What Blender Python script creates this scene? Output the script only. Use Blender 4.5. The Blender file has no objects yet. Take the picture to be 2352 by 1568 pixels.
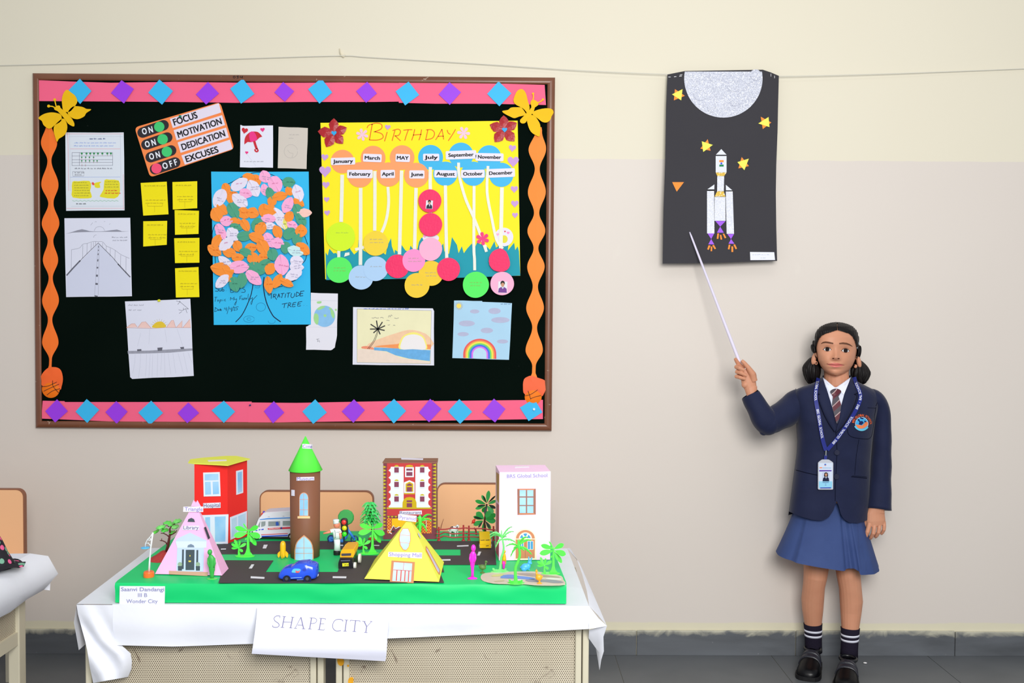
import bpy,math,random
import numpy as np
from mathutils import Vector,Matrix
random.seed(11)
SC=bpy.context.scene
C=SC.collection
# ------------------------------------------------------------------ camera, world, lights, exposure
F=2287.0
CAM=Vector((0.0,0.0,1.22))
ROT=(Matrix.Rotation(math.radians(-0.56),3,'Z') @ Matrix.Rotation(math.radians(90-1.7),3,'X')
       @ Matrix.Rotation(math.radians(0.33),3,'Z'))
cam=bpy.data.cameras.new('camera')
cam.sensor_width=36.0
cam.lens=36.0*F/2352.0
camo=bpy.data.objects.new('camera',cam)
camo.matrix_world=Matrix.Translation(CAM) @ ROT.to_4x4()
cam.clip_start=0.05
C.objects.link(camo)
SC.camera=camo

w=bpy.data.worlds.new('room_daylight')
SC.world=w
w.use_nodes=True
bg=w.node_tree.nodes['Background']
bg.inputs[0].default_value=(0.93,0.96,1.0,1)
bg.inputs[1].default_value=0.50

def area(name,loc,target,sx,sy,power,col):
    l=bpy.data.lights.new(name,'AREA')
    l.shape='RECTANGLE';l.size=sx;l.size_y=sy
    l.energy=power;l.color=col
    o=bpy.data.objects.new(name,l)
    o.location=loc
    d=Vector(target)-Vector(loc)
    o.rotation_euler=d.to_track_quat('-Z','Y').to_euler()
    C.objects.link(o)
    return o
area('bounced_flash',(0.50,-0.30,1.95),(0.40,3.5,0.85),1.5,1.1,106,(1.0,0.985,0.955))  # area lamp added near the camera, standing in for a bounced flash
area('ceiling_light',(0.75,1.9,3.0),(0.65,2.6,0.6),1.3,0.5,4,(1.0,0.97,0.92))
SC.view_settings.view_transform='Standard'
SC.view_settings.look='None'
SC.view_settings.gamma=1.0
SC.view_settings.use_curve_mapping=False
SC.view_settings.exposure=0.0
SC.cycles.max_bounces=6
SC.cycles.use_denoising=True

# ------------------------------------------------------------------ geometry helpers
def ray(px,py):
    return ROT @ Vector(((px-1176.0)/F,-(py-784.0)/F,-1.0))

class Surf:
    """A plane in the room; called with a sight line's pixel it gives the point of the plane met there, lifted by off."""
    def __init__(s,p,n):
        s.p=Vector(p);s.n=Vector(n).normalized()
    def __call__(s,px,py,off=0.0):
        d=ray(px,py);p=s.p+s.n*off
        return CAM+d*((p-CAM).dot(s.n)/d.dot(s.n))

def W(px,py,Y):
    d=ray(px,py)
    return CAM+d*((Y-CAM.y)/d.y)
def G(px,py,z):
    d=ray(px,py)
    return CAM+d*((z-CAM.z)/d.z)

def lin(c):
    return tuple(((v/255.0)/12.92 if v/255.0<=0.04045 else ((v/255.0+0.055)/1.055)**2.4) for v in c)

MATS={}
def mat(rgb,rough=0.65,spec=0.2,var=0.05,vs=9.0,bump=0.0,bs=60.0,metal=0.0,key='',trans=0.0,sss=0.0):
    k=(tuple(rgb),rough,spec,var,vs,bump,bs,metal,key,trans)
    if k in MATS:return MATS[k]
    m=bpy.data.materials.new('paint_%03d' %len(MATS));MATS[k]=m
    m.use_nodes=True
    nt=m.node_tree;b=nt.nodes['Principled BSDF']
    b.inputs['Roughness'].default_value=rough
    b.inputs['Specular IOR Level'].default_value=spec
    b.inputs['Metallic'].default_value=metal
    if trans:b.inputs['Transmission Weight'].default_value=trans
    if sss:
        b.inputs['Subsurface Weight'].default_value=sss
        b.inputs['Subsurface Radius'].default_value=(0.008,0.003,0.0015)
    L=lin(rgb)
    if var>0 or bump>0:
        tc=nt.nodes.new('ShaderNodeTexCoord')
        n=nt.nodes.new('ShaderNodeTexNoise');n.inputs['Scale'].default_value=vs;n.inputs['Detail'].default_value=3
        nt.links.new(tc.outputs['Object'],n.inputs['Vector'])
        r=nt.nodes.new('ShaderNodeMix');r.data_type='RGBA'
        nt.links.new(n.outputs['Fac'],r.inputs[0])
        r.inputs[6].default_value=(*[max(0,v*(1-var)) for v in L],1)
        r.inputs[7].default_value=(*[min(1,v*(1+var)) for v in L],1)
        nt.links.new(r.outputs[2],b.inputs['Base Color'])
        if bump>0:
            n2=nt.nodes.new('ShaderNodeTexNoise');n2.inputs['Scale'].default_value=bs
            nt.links.new(tc.outputs['Object'],n2.inputs['Vector'])
            bp=nt.nodes.new('ShaderNodeBump');bp.inputs['Strength'].default_value=bump;bp.inputs['Distance'].default_value=0.004
            nt.links.new(n2.outputs['Fac'],bp.inputs['Height'])
            nt.links.new(bp.outputs[0],b.inputs['Normal'])
    else:
        b.inputs['Base Color'].default_value=(*L,1)
    return m

WLOC={}
def wl(o):
    return WLOC.get(o.name,Vector((0,0,0))) if o else Vector((0,0,0))

def thing(name,label,cat,loc,group=None,kind=None):
    o=bpy.data.objects.new(name,None);C.objects.link(o)
    o.empty_display_size=0.02
    o.location=loc;WLOC[o.name]=Vector(loc)
    return tag(o,label,cat,group,kind)
def tag(o,label,cat,group=None,kind=None):
    o['label']=label;o['category']=cat
    if group:o['group']=group
    if kind:o['kind']=kind
    return o

def obj(name,vf,m,parent=None,smooth=False,label=None,mids=None):
    v=np.array([tuple(p) for p in vf[0]],dtype=float)
    loc=(v.min(0)+v.max(0))/2
    me=bpy.data.meshes.new(name)
    me.from_pydata((v-loc).tolist(),[],[list(f) for f in vf[1]])
    for mm in (m if isinstance(m,(list,tuple)) else [m]):me.materials.append(mm)
    if mids is not None:me.polygons.foreach_set('material_index',mids)
    if smooth:me.polygons.foreach_set('use_smooth',[True]*len(me.polygons))
    me.update()
    o=bpy.data.objects.new(name,me);C.objects.link(o)
    WLOC[o.name]=Vector(loc)
    if parent:o.parent=parent
    o.location=Vector(loc)-wl(parent)
    if label:o['label']=label
    return o

def join(*vfs):
    V=[];Fs=[]
    for v,f in vfs:
        n=len(V);V.extend([tuple(p) for p in v]);Fs.extend([[i+n for i in q] for q in f])
    return V,Fs

def xf(vf,M):
    return [M @ Vector(p) for p in vf[0]],vf[1]
def place(vf,loc=(0,0,0),rz=0.0,s=1.0,rx=0.0,ry=0.0):
    M=Matrix.Translation(Vector(loc)) @ Matrix.Rotation(rz,4,'Z') @ Matrix.Rotation(ry,4,'Y') @ Matrix.Rotation(rx,4,'X') @ Matrix.Scale(s,4)
    return xf(vf,M)

def box(x0,x1,y0,y1,z0,z1):
    v=[(x,y,z) for z in (z0,z1) for y in (y0,y1) for x in (x0,x1)]
    return v,[(0,2,3,1),(4,5,7,6),(0,1,5,4),(1,3,7,5),(3,2,6,7),(2,0,4,6)]

def bbox_(x0,x1,y0,y1,z0,z1,b):
    """box with its vertical and top edges rounded off by b"""
    pts=[]
    for cx,cy,a0 in ((x1-b,y1-b,0),(x0+b,y1-b,90),(x0+b,y0+b,180),(x1-b,y0+b,270)):
        for k in range(4):
            a=math.radians(a0+k*30);pts.append((math.cos(a),math.sin(a),cx,cy))
    V=[];Fs=[];n=len(pts)
    for r,z in ((b,z0),(b,z1-b),(b*0.7,z1-b*0.3),(0.0,z1)):
        V+=[(cx+c*r,cy+s*r,z) for c,s,cx,cy in pts]
    for k in range(3):
        for i in range(n):Fs.append((k*n+i,k*n+(i+1)%n,(k+1)*n+(i+1)%n,(k+1)*n+i))
    Fs.append(tuple(range(3*n,4*n)));Fs.append(tuple(range(n-1,-1,-1)))
    return V,Fs

def tube(P,Rr,n=10,caps=True,flat=None):
    """swept tube along points P with radii Rr (number or list; a pair gives an ellipse)"""
    P=[Vector(p) for p in P]
    if not isinstance(Rr,(list,tuple)):Rr=[Rr]*len(P)
    V=[];Fs=[]
    up=None
    for i,p in enumerate(P):
        t=(P[min(i+1,len(P)-1)]-P[max(i-1,0)]).normalized()
        if up is None:
            up=Vector(flat) if flat else (Vector((0,0,1)) if abs(t.z)<0.9 else Vector((0,1,0)))
        a=(up-t*up.dot(t)).normalized();b=t.cross(a);up=a
        r=Rr[i];ra,rb=r if isinstance(r,(tuple,list)) else (r,r)
        for k in range(n):
            th=2*math.pi*k/n
            V.append(p+a*(ra*math.cos(th))+b*(rb*math.sin(th)))
    for i in range(len(P)-1):
        for k in range(n):
            Fs.append((i*n+k,i*n+(k+1)%n,(i+1)*n+(k+1)%n,(i+1)*n+k))
    if caps:
        Fs.append(tuple(range(n-1,-1,-1)));Fs.append(tuple(range((len(P)-1)*n,len(P)*n)))
    return V,Fs

def ell(c,r,nu=14,nv=9,M=None):
    c=Vector(c);rx,ry,rz=r if isinstance(r,(tuple,list)) else (r,r,r)
    V=[Vector((0,0,rz))];Fs=[]
    for j in range(1,nv):
        a=math.pi*j/nv
        for i in range(nu):
            b=2*math.pi*i/nu
            V.append(Vector((rx*math.sin(a)*math.cos(b),ry*math.sin(a)*math.sin(b),rz*math.cos(a))))
    V.append(Vector((0,0,-rz)))
    if M is not None:V=[M @ v for v in V]
    V=[v+c for v in V]
    for i in range(nu):Fs.append((0,1+i,1+(i+1)%nu))
    for j in range(nv-2):
        for i in range(nu):
            Fs.append((1+j*nu+i,1+(j+1)*nu+i,1+(j+1)*nu+(i+1)%nu,1+j*nu+(i+1)%nu))
    e=len(V)-1
    for i in range(nu):Fs.append((1+(nv-2)*nu+i,e,1+(nv-2)*nu+(i+1)%nu))
    return V,Fs

def lathe(prof,c=(0,0,0),n=20,sx=1.0,sy=1.0):
    """profile of (r, z) turned about a vertical axis"""
    V=[];Fs=[];c=Vector(c)
    for r,z in prof:
        for k in range(n):
            a=2*math.pi*k/n;V.append(c+Vector((r*sx*math.cos(a),r*sy*math.sin(a),z)))
    for i in range(len(prof)-1):
        for k in range(n):Fs.append((i*n+k,i*n+(k+1)%n,(i+1)*n+(k+1)%n,(i+1)*n+k))
    Fs.append(tuple(range(n-1,-1,-1)));Fs.append(tuple(range((len(prof)-1)*n,len(prof)*n)))
    return V,Fs

def ext(pts,d):
    """polygon of 3D points pushed along d"""
    d=Vector(d);n=len(pts)
    V=[Vector(p) for p in pts]+[Vector(p)+d for p in pts]
    Fs=[tuple(range(n)),tuple(range(2*n-1,n-1,-1))]
    for i in range(n):Fs.append((i,i+n,(i+1)%n+n,(i+1)%n))
    return V,Fs

def sheet(S,pts,off=0.0,th=0.0006):
    """a piece of paper: outline in sight-line pixels on plane S, front face at off, th thick"""
    n=len(pts)
    V=[S(x,y,off) for x,y in pts]+[S(x,y,off)-S.n*th for x,y in pts]
    Fs=[tuple(range(n)),tuple(range(2*n-1,n-1,-1))]
    for i in range(n):Fs.append((i,i+n,(i+1)%n+n,(i+1)%n))
    return V,Fs

def strokes(S,lines,off,wd=1.0):
    """pen lines: flat ribbons; lines = [(points, width)] or [points]"""
    V=[];Fs=[]
    for L in lines:
        if isinstance(L,tuple) and len(L)==2 and isinstance(L[1],(int,float)) and not isinstance(L[0],(int,float)):P,ww=L
        else:P,ww=L,wd
        n=len(P)
        if n<2:continue
        for i,(x,y) in enumerate(P):
            x0,y0=P[max(i-1,0)];x1,y1=P[min(i+1,n-1)]
            dx,dy=x1-x0,y1-y0;l=math.hypot(dx,dy) or 1
            nx,ny=-dy/l*ww/2,dx/l*ww/2
            V.append(S(x+nx,y+ny,off));V.append(S(x-nx,y-ny,off))
        b=len(V)-2*n
        for i in range(n-1):Fs.append((b+2*i,b+2*i+1,b+2*i+3,b+2*i+2))
    return V,Fs

def circ(x,y,r,n=28,ry=None,a0=0.0,a1=360.0):
    ry=ry or r;full=abs(a1-a0)>=360
    k=n if full else n+1
    return [(x+r*math.cos(math.radians(a0+(a1-a0)*i/n)),y+ry*math.sin(math.radians(a0+(a1-a0)*i/n))) for i in range(k)]
def heart(x,y,s,rot=0.0,n=24):
    P=[]
    for i in range(n):
        t=2*math.pi*i/n
        hx=16*math.sin(t)**3;hy=-(13*math.cos(t)-5*math.cos(2*t)-2*math.cos(3*t)-math.cos(4*t))
        hx*=s/32.0;hy*=s/30.0
        P.append((x+hx*math.cos(rot)-hy*math.sin(rot),y+hx*math.sin(rot)+hy*math.cos(rot)))
    return P
def rquad(c,r,k=5):
    out=[];n=len(c)
    for i in range(n):
        p=Vector(c[i]);a=Vector(c[i-1]);b=Vector(c[(i+1)%n])
        p0=p+(a-p).normalized()*r;p1=p+(b-p).normalized()*r
        for j in range(k+1):
            t=j/k;q=p0*(1-t)**2+p*2*t*(1-t)+p1*t*t;out.append((q.x,q.y))
    return out
def Z(pts,ox,oy,s):
    return [(ox+x/s,oy+y/s) for x,y in pts]
def smooth2(P,k=4):
    """Catmull-Rom through 2D or 3D points"""
    out=[];n=len(P);P=[np.array(p,float) for p in P]
    for i in range(n-1):
        a,b,c,d=P[max(i-1,0)],P[i],P[i+1],P[min(i+2,n-1)]
        for j in range(k):
            t=j/k
            out.append(tuple(0.5*(2*b+(c-a)*t+(2*a-5*b+4*c-d)*t*t+(3*b-a-3*c+d)*t**3)))
    out.append(tuple(P[-1]));return out
def smoothc(P,k=3):
    out=[];n=len(P);P=[np.array(p,float) for p in P]
    for i in range(n):
        a,b,c,d=P[i-1],P[i],P[(i+1)%n],P[(i+2)%n]
        for j in range(k):
            t=j/k
            out.append(tuple(0.5*(2*b+(c-a)*t+(2*a-5*b+4*c-d)*t*t+(3*b-a-3*c+d)*t**3)))
    return out

TXT={}
def tmesh(s,bold):
    k=(s,bold)
    if k not in TXT:
        cu=bpy.data.curves.new('lettering','FONT');cu.body=s;cu.resolution_u=3
        o=bpy.data.objects.new('lettering',cu);C.objects.link(o)
        dg=bpy.context.evaluated_depsgraph_get();dg.update()
        me=bpy.data.meshes.new_from_object(o.evaluated_get(dg))
        V=np.array([(v.co[0],v.co[1],0.0) for v in me.vertices]).reshape(-1,3);Fs=[tuple(p.vertices) for p in me.polygons]
        if bold:
            V0,F0=V[:,:2],Fs;V=[];Fs=[]
            for k_,(dx,dy) in enumerate(((-1,-.6),(1,-.6),(-1,.6),(1,.6),(0,0))):
                n_=len(V);V+=[(x+dx*bold,y+dy*bold,k_*3e-5) for x,y in V0];Fs+=[tuple(i+n_ for i in f) for f in F0]
            V=np.array(V)
        bpy.data.objects.remove(o);bpy.data.curves.remove(cu);bpy.data.meshes.remove(me)
        TXT[k]=(V,Fs)
    return TXT[k]
CAPH=None
def text(S,s,x0,y0,x1,y1,h,off,bold=0.0,fn=None,shear=0.0):
    """lettering whose baseline runs from (x0,y0) to (x1,y1), capitals h tall"""
    global CAPH
    if CAPH is None:CAPH=float(tmesh('H',0.0)[0][:,1].max())
    V,Fs=tmesh(s,bold)
    xa,xb=V[:,0].min(),V[:,0].max()
    out=[]
    l=math.hypot(x1-x0,y1-y0);ux,uy=(x1-x0)/l,(y1-y0)/l
    for x,y,dz_ in V:
        u=(x-xa)/(xb-xa);v=y/CAPH
        if fn:px,py=fn(u,v)
        else:
            d=u*l+shear*v*h
            px=x0+ux*d+uy*v*h;py=y0+uy*d-ux*v*h
        out.append(S(px,py,off+dz_))
    return out,Fs

def scrawl(x0,y0,x1,h,seed,rows=1,gap=None,slope=0.0):
    """lines of an unreadable hand: little joined loops"""
    r=random.Random(seed);out=[]
    for k in range(rows):
        y=y0+k*(gap or h*1.6);x=x0+r.uniform(0,h);xe=x1-r.uniform(0,(x1-x0)*0.25)
        while x<xe:
            P=[];m=r.randint(3,6)
            for i in range(m*2):
                P.append((x,y+slope*(x-x0)+(-h*r.uniform(0.4,1.0) if i%2 else h*r.uniform(-0.1,0.15))))
                x+=h*r.uniform(0.15,0.4)
            out.append(smooth2(P,2));x+=h*0.55
    return out

# ------------------------------------------------------------------ the room
WALL_Y=3.52
def node_mat(name):
    m=bpy.data.materials.new(name);m.use_nodes=True
    nt=m.node_tree;return m,nt,nt.nodes['Principled BSDF']
def nd(nt,t,**kw):
    n=nt.nodes.new(t)
    for k,v in kw.items():setattr(n,k,v)
    return n
def mathn(nt,op,a,b=None,c=None):
    n=nd(nt,'ShaderNodeMath',operation=op)
    for i,q in enumerate((a,b,c)):
        if q is None:continue
        if isinstance(q,(int,float)):n.inputs[i].default_value=q
        else:nt.links.new(q,n.inputs[i])
    return n.outputs[0]
def mixc(nt,f,a,b):
    n=nd(nt,'ShaderNodeMix',data_type='RGBA')
    for i,q in ((0,f),(6,a),(7,b)):
        if isinstance(q,(int,float)):n.inputs[i].default_value=q
        elif isinstance(q,tuple):n.inputs[i].default_value=(*q,1)
        else:nt.links.new(q,n.inputs[i])
    return n.outputs[2]
def noise(nt,scale,detail=3,vec=None,dist=0.0):
    n=nd(nt,'ShaderNodeTexNoise');n.inputs['Scale'].default_value=scale;n.inputs['Detail'].default_value=detail
    n.inputs['Distortion'].default_value=dist
    if vec is None:vec=nd(nt,'ShaderNodeNewGeometry').outputs['Position']
    nt.links.new(vec,n.inputs['Vector']);return n.outputs['Fac']
def ramp01(nt,x,lo,hi):
    n=nd(nt,'ShaderNodeMapRange');n.inputs[1].default_value=lo;n.inputs[2].default_value=hi
    nt.links.new(x,n.inputs[0]);return n.outputs[0]

m_wall,nt,b=node_mat('two_tone_wall_paint')
geo=nd(nt,'ShaderNodeNewGeometry');sep=nd(nt,'ShaderNodeSeparateXYZ');nt.links.new(geo.outputs['Position'],sep.inputs[0])
zz=sep.outputs['Z']
zedge=mathn(nt,'ADD',zz,mathn(nt,'MULTIPLY',mathn(nt,'SUBTRACT',noise(nt,14,4),0.5),0.006))
top=ramp01(nt,zedge,1.7585,1.7605)
low=ramp01(nt,mathn(nt,'ADD',zz,mathn(nt,'MULTIPLY',mathn(nt,'SUBTRACT',noise(nt,9,3),0.5),0.012)),0.118,0.112)
cA=mixc(nt,noise(nt,1.3,2),lin((221,212,204)),lin((227,219,211)))
cB=mixc(nt,noise(nt,1.7,2),lin((229,222,202)),lin((232,226,207)))
cC=lin((228,222,197))
col=mixc(nt,low,mixc(nt,top,cA,cB),cC)
scuff=ramp01(nt,noise(nt,7,6,dist=0.4),0.70,0.78)
col=mixc(nt,mathn(nt,'MULTIPLY',scuff,0.25),col,lin((232,226,216)))
nt.links.new(col,b.inputs['Base Color']);b.inputs['Roughness'].default_value=0.55;b.inputs['Specular IOR Level'].default_value=0.25
bp=nd(nt,'ShaderNodeBump');bp.inputs['Strength'].default_value=0.12;bp.inputs['Distance'].default_value=0.003
nt.links.new(noise(nt,25,4),bp.inputs['Height']);nt.links.new(bp.outputs[0],b.inputs['Normal'])
o=obj('wall_back',box(-3.2,3.2,WALL_Y,WALL_Y+0.12,-0.02,3.1),m_wall);o['kind']='structure'

m_slab,nt,b=node_mat('dark_slate')
geo=nd(nt,'ShaderNodeNewGeometry');sep=nd(nt,'ShaderNodeSeparateXYZ');nt.links.new(geo.outputs['Position'],sep.inputs[0])
mapv=nd(nt,'ShaderNodeMapping');mapv.inputs['Scale'].default_value=(0.6,1.5,2.5);nt.links.new(geo.outputs['Position'],mapv.inputs[0])
base=mixc(nt,noise(nt,5,6,mapv.outputs[0],0.6),lin((58,60,62)),lin((122,127,134)))
sp=ramp01(nt,noise(nt,55,4),0.70,0.80)
base=mixc(nt,mathn(nt,'MULTIPLY',sp,0.45),base,lin((170,172,178)))
edge=ramp01(nt,mathn(nt,'ADD',sep.outputs['Z'],mathn(nt,'MULTIPLY',mathn(nt,'SUBTRACT',noise(nt,13,8,dist=1.5),0.5),0.055)),0.070,0.090)
base=mixc(nt,mathn(nt,'MULTIPLY',edge,0.9),base,lin((198,195,176)))
nt.links.new(base,b.inputs['Base Color']);b.inputs['Roughness'].default_value=0.5;b.inputs['Specular IOR Level'].default_value=0.3

bb=bpy.data.objects.new('baseboard_back',None);C.objects.link(bb);bb.location=(0,WALL_Y,0);bb['kind']='structure';WLOC[bb.name]=Vector(bb.location)
xj=[W(1461+365*k,1480,WALL_Y).x for k in range(-8,6)]
for i in range(len(xj)-1):
    h=0.088+random.uniform(-0.002,0.002)
    obj('skirting_slab',bbox_(xj[i]+0.001,xj[i+1]-0.001,WALL_Y-0.010,WALL_Y-0.001,0.0,h,0.003),m_slab,bb)

m_tile,nt,b=node_mat('grey_floor_stone')
oi=nd(nt,'ShaderNodeObjectInfo')
base=mixc(nt,noise(nt,2.6,7,dist=0.8),lin((80,84,87)),lin((118,121,124)))
base=mixc(nt,mathn(nt,'MULTIPLY',oi.outputs['Random'],0.25),base,lin((95,99,106)))
sp=ramp01(nt,noise(nt,40,4),0.72,0.80)
base=mixc(nt,mathn(nt,'MULTIPLY',sp,0.35),base,lin((165,168,172)))
nt.links.new(base,b.inputs['Base Color']);b.inputs['Roughness'].default_value=0.38;b.inputs['Specular IOR Level'].default_value=0.35
fl=obj('floor',box(-3.2,3.2,-1.0,WALL_Y,-0.03,-0.002),mat((120,118,112),0.9),None);fl['kind']='structure'
xt=[W(1412+359*k,1511,WALL_Y-0.01).x for k in range(-8,7)]
for j in range(6):
    y1=WALL_Y-0.010-0.553*j;y0=y1-0.553
    for i in range(len(xt)-1):
        obj('floor_tile',box(xt[i]+0.0012,xt[i+1]-0.0012,y0+0.0012,y1-0.0012,-0.0019,0.0),m_tile,fl)

# ------------------------------------------------------------------ the notice board
SB=Surf((0,3.505,0),(0,-1,0))
WHITE=mat((236,238,250),0.7,var=0.02)
INK=mat((30,30,36),0.6,var=0)
PENC=mat((150,152,168),0.7,var=0)
PENCD=mat((105,106,120),0.7,var=0)
brown=None
m_rail,nt,b=node_mat('scratched_brown_paint')
tc=nd(nt,'ShaderNodeNewGeometry').outputs['Position']
base=mixc(nt,noise(nt,6,4),lin((98,58,40)),lin((140,88,62)))
sc1=ramp01(nt,noise(nt,45,6,dist=1.0),0.69,0.73)
base=mixc(nt,mathn(nt,'MULTIPLY',sc1,0.6),base,lin((222,205,185)))
nt.links.new(base,b.inputs['Base Color']);b.inputs['Roughness'].default_value=0.3;b.inputs['Specular IOR Level'].default_value=0.5
m_felt,nt,b=node_mat('black_felt')
base=mixc(nt,noise(nt,3,5),lin((5,13,11)),lin((13,22,17)))
lint=ramp01(nt,noise(nt,60,3),0.77,0.82)
base=mixc(nt,mathn(nt,'MULTIPLY',lint,0.25),base,lin((90,95,95)))
nt.links.new(base,b.inputs['Base Color']);b.inputs['Roughness'].default_value=1.0;b.inputs['Specular IOR Level'].default_value=0.0

board=thing('notice_board','large black felt notice board in a scratched brown wooden frame on the wall','notice board',SB(675,575))
OUT=[(75,168),(1275,178),(1267,989),(82,982)]
INN=[(90,184),(1257,194),(1250,972),(97,966)]
n=4
obj('felt_panel',(lambda P:ext(P,(0,0.013,0)))([SB(x,y,0.0002) for x,y in [(84,177),(1266,187),(1259,981),(90,975)]]),m_felt,board)
for i in range(4):
    o0,o1,n0,n1=OUT[i],OUT[(i+1)%4],INN[i],INN[(i+1)%4]
    V=[];Fs=[]
    prof=[(0.0,-0.0148),(0.0,0.001)]+[(0.5-0.5*math.cos(math.pi*k/8),0.001+0.0075*math.sin(math.pi*k/8)) for k in range(1,8)]+[(1.0,0.0005),(1.0,-0.0148)]
    for a,bb_ in ((o0,n0),(o1,n1)):
        for t,h in prof:V.append(SB(a[0]+(bb_[0]-a[0])*t,a[1]+(bb_[1]-a[1])*t,h))
    k=len(prof)
    Fs=[(j,j+1,k+j+1,k+j) for j in range(k-1)]
    obj('frame_rail',(V,Fs),m_rail,board,smooth=True)
obj('pencilled_number',strokes(SB,[smooth2(Z(p,460,160,6.03),3) for p in ([(455,92),(475,88),(485,105),(465,118),(455,95)],[(500,92),(530,85),(515,102),(530,112),(505,120)],[(560,88),(548,105),(590,100)],[(585,85),(580,120)])],0.0088,1.2),INK,board)

PINK=mat((255,104,142),0.6,0.25,0.04,6);BLUE=mat((58,190,248),0.55,0.3,0.04);PURP=mat((160,58,238),0.5,0.4,0.05)
def border(label,polys,dia):
    t=thing('border_strip',label,'paper border',SB(*polys[0][0]))
    for k,p in enumerate(polys):
        obj('pink_paper',sheet(SB,p,0.0035+0.0008*k,0.0006),PINK,t)
    for k,(c,p) in enumerate(dia):
        q=[Vector(v) for v in p];S2=SB
        # one corner of each diamond lifts off a little
        V,Fs=sheet(SB,p,0.0078,0.0005)
        o_=obj('paper_diamond',(V,Fs),BLUE if c else PURP,t,label='sky blue paper diamond' if c else 'shiny purple paper diamond')
border('pink paper border strip with purple and blue diamonds along the top of the board',
    [[(89,184),(160,187),(255,190),(400,188),(560,190),(700,190),(860,189),(997,186),(997,232),(860,234),(700,234),(540,236),(400,234),(255,233),(90,232)],
     [(916,189),(997,189),(1120,191),(1251,195),(1254,241),(1120,238),(1000,238),(916,236)]],
    [(1,[(183.4,180.6),(210,208.9),(184,238.9),(157.6,207)]),(0,[(279,184),(307.4,204),(284.8,237.6),(254.8,213.3)]),
     (1,[(366,182.5),(397.3,208.9),(372.2,240.4),(340.3,212.7)]),(0,[(477.7,187.9),(503,214.4),(473.3,240),(450,216.5)]),
     (1,[(557.8,180.2),(584.4,215.6),(553.7,238),(528.5,203.5)]),(0,[(650.4,188.2),(675.6,209.4),(654.4,233.3),(630.3,212)]),
     (1,[(737.8,179.6),(763,212.3),(733.6,238),(707.6,204.8)]),(0,[(843.4,187.6),(865.8,214.3),(840.8,236),(817.9,209.2)]),
     (1,[(938.5,187.3),(962.8,218),(930.4,242),(908.7,209.7)]),(0,[(1032.4,188.6),(1059,211.8),(1033,241),(1007.4,216.6)]),
     (1,[(1145,186.8),(1174.5,214.3),(1147,244),(1119,215.6)])])
border('pink paper border strip with purple and blue diamonds along the bottom of the board',
    [[(98,920),(148,921),(149,923),(320,923),(578,922),(578,970),(268,968),(95,961)],
     [(570,924),(680,925),(996,919),(996,965),(680,969),(570,971)],[(985,921),(1247,918),(1247,962),(985,966)]],
    [(0,[(131,916.5),(155.8,944),(126.6,970),(103.8,944)]),(1,[(199,916),(228,940.8),(200.3,971),(173.4,945)]),
     (0,[(267,920.8),(293,945),(268,973),(242,946)]),(1,[(347.3,919.8),(374.4,948),(344.5,975.5),(317.6,947.3)]),
     (0,[(432.5,923.9),(457.4,948),(430,971.6),(408,948.4)]),(1,[(514,920),(540,945),(514,971),(486,942)]),
     (0,[(629,921),(653,947),(627,972),(606,944)]),(1,[(724,916.7),(750.8,947),(719.4,973.3),(694.3,944.7)]),
     (0,[(813,916.7),(838,941.4),(811.7,970.7),(785,944.5)]),(1,[(905,915.7),(932.8,943.4),(904.3,972.5),(877.9,940.8)]),
     (0,[(988,915.7),(1013.8,938.8),(985.5,969.4),(962,947)]),(1,[(1055,916.2),(1084.6,945.3),(1056.8,973.3),(1028.8,944.5)]),
     (0,[(1134.4,915),(1161,938.8),(1137.2,970),(1108.4,946.6)]),(1,[(1227,915.4),(1245.9,946.6),(1214.2,966.8),(1194,935.7)])])

# wavy orange garlands, folded along the middle
ORAN=mat((255,122,45),0.6,0.2,0.03,6);ORAN2=mat((255,145,60),0.6,0.2,0.03,6)
def garland(label,nodes,m):
    ys=[q[0] for q in nodes];V=[];Fs=[]
    N=150
    for i in range(N+1):
        y=ys[0]+(ys[-1]-ys[0])*i/N
        k=max(j for j in range(len(ys)) if ys[j]<=y+1e-6);k=min(k,len(ys)-2)
        t=(y-ys[k])/(ys[k+1]-ys[k]);s=0.5-0.5*math.cos(math.pi*t)
        x=nodes[k][1]+(nodes[k+1][1]-nodes[k][1])*t;hw=nodes[k][2]+(nodes[k+1][2]-nodes[k][2])*s
        for u,h in ((-1,0.0018),(0,0.0034),(1,0.0018)):V.append(SB(x+u*hw,y,h))
    for i in range(N):
        for j in (0,1):Fs.append((i*3+j,i*3+3+j,i*3+4+j,i*3+1+j))
    o=obj('garland',(V,Fs),m,None)
    tag(o,label,'paper garland')
garland('wavy orange paper garland running down beside the pencil road drawing',
    [(286,112,6),(328,112.6,18.6),(369,113.5,4.6),(424,114.5,19.7),(467,117,6),(513,116,20.2),(553,116,6.4),(597,116,17.5),(638,116.5,4.7),(690,116,19.3),(734,115,5),(786,115.5,18.8),(826,116,3),(838,115.5,3),(850,114,5)],ORAN)
garland('wavy orange paper garland running down beside the birthday chart',
    [(292,1240,4),(300,1238,7),(343,1234,20),(388,1234,5.6),(441,1233,20.5),(489,1232.5,6),(530,1232,20.5),(570,1231,5.5),(612,1231,20),(658,1229.5,6),(707,1229,20.3),(752,1228,5.5),(804,1227,19.8),(841,1226.5,4),(855,1226,4),(868,1226,8)],ORAN2)
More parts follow.
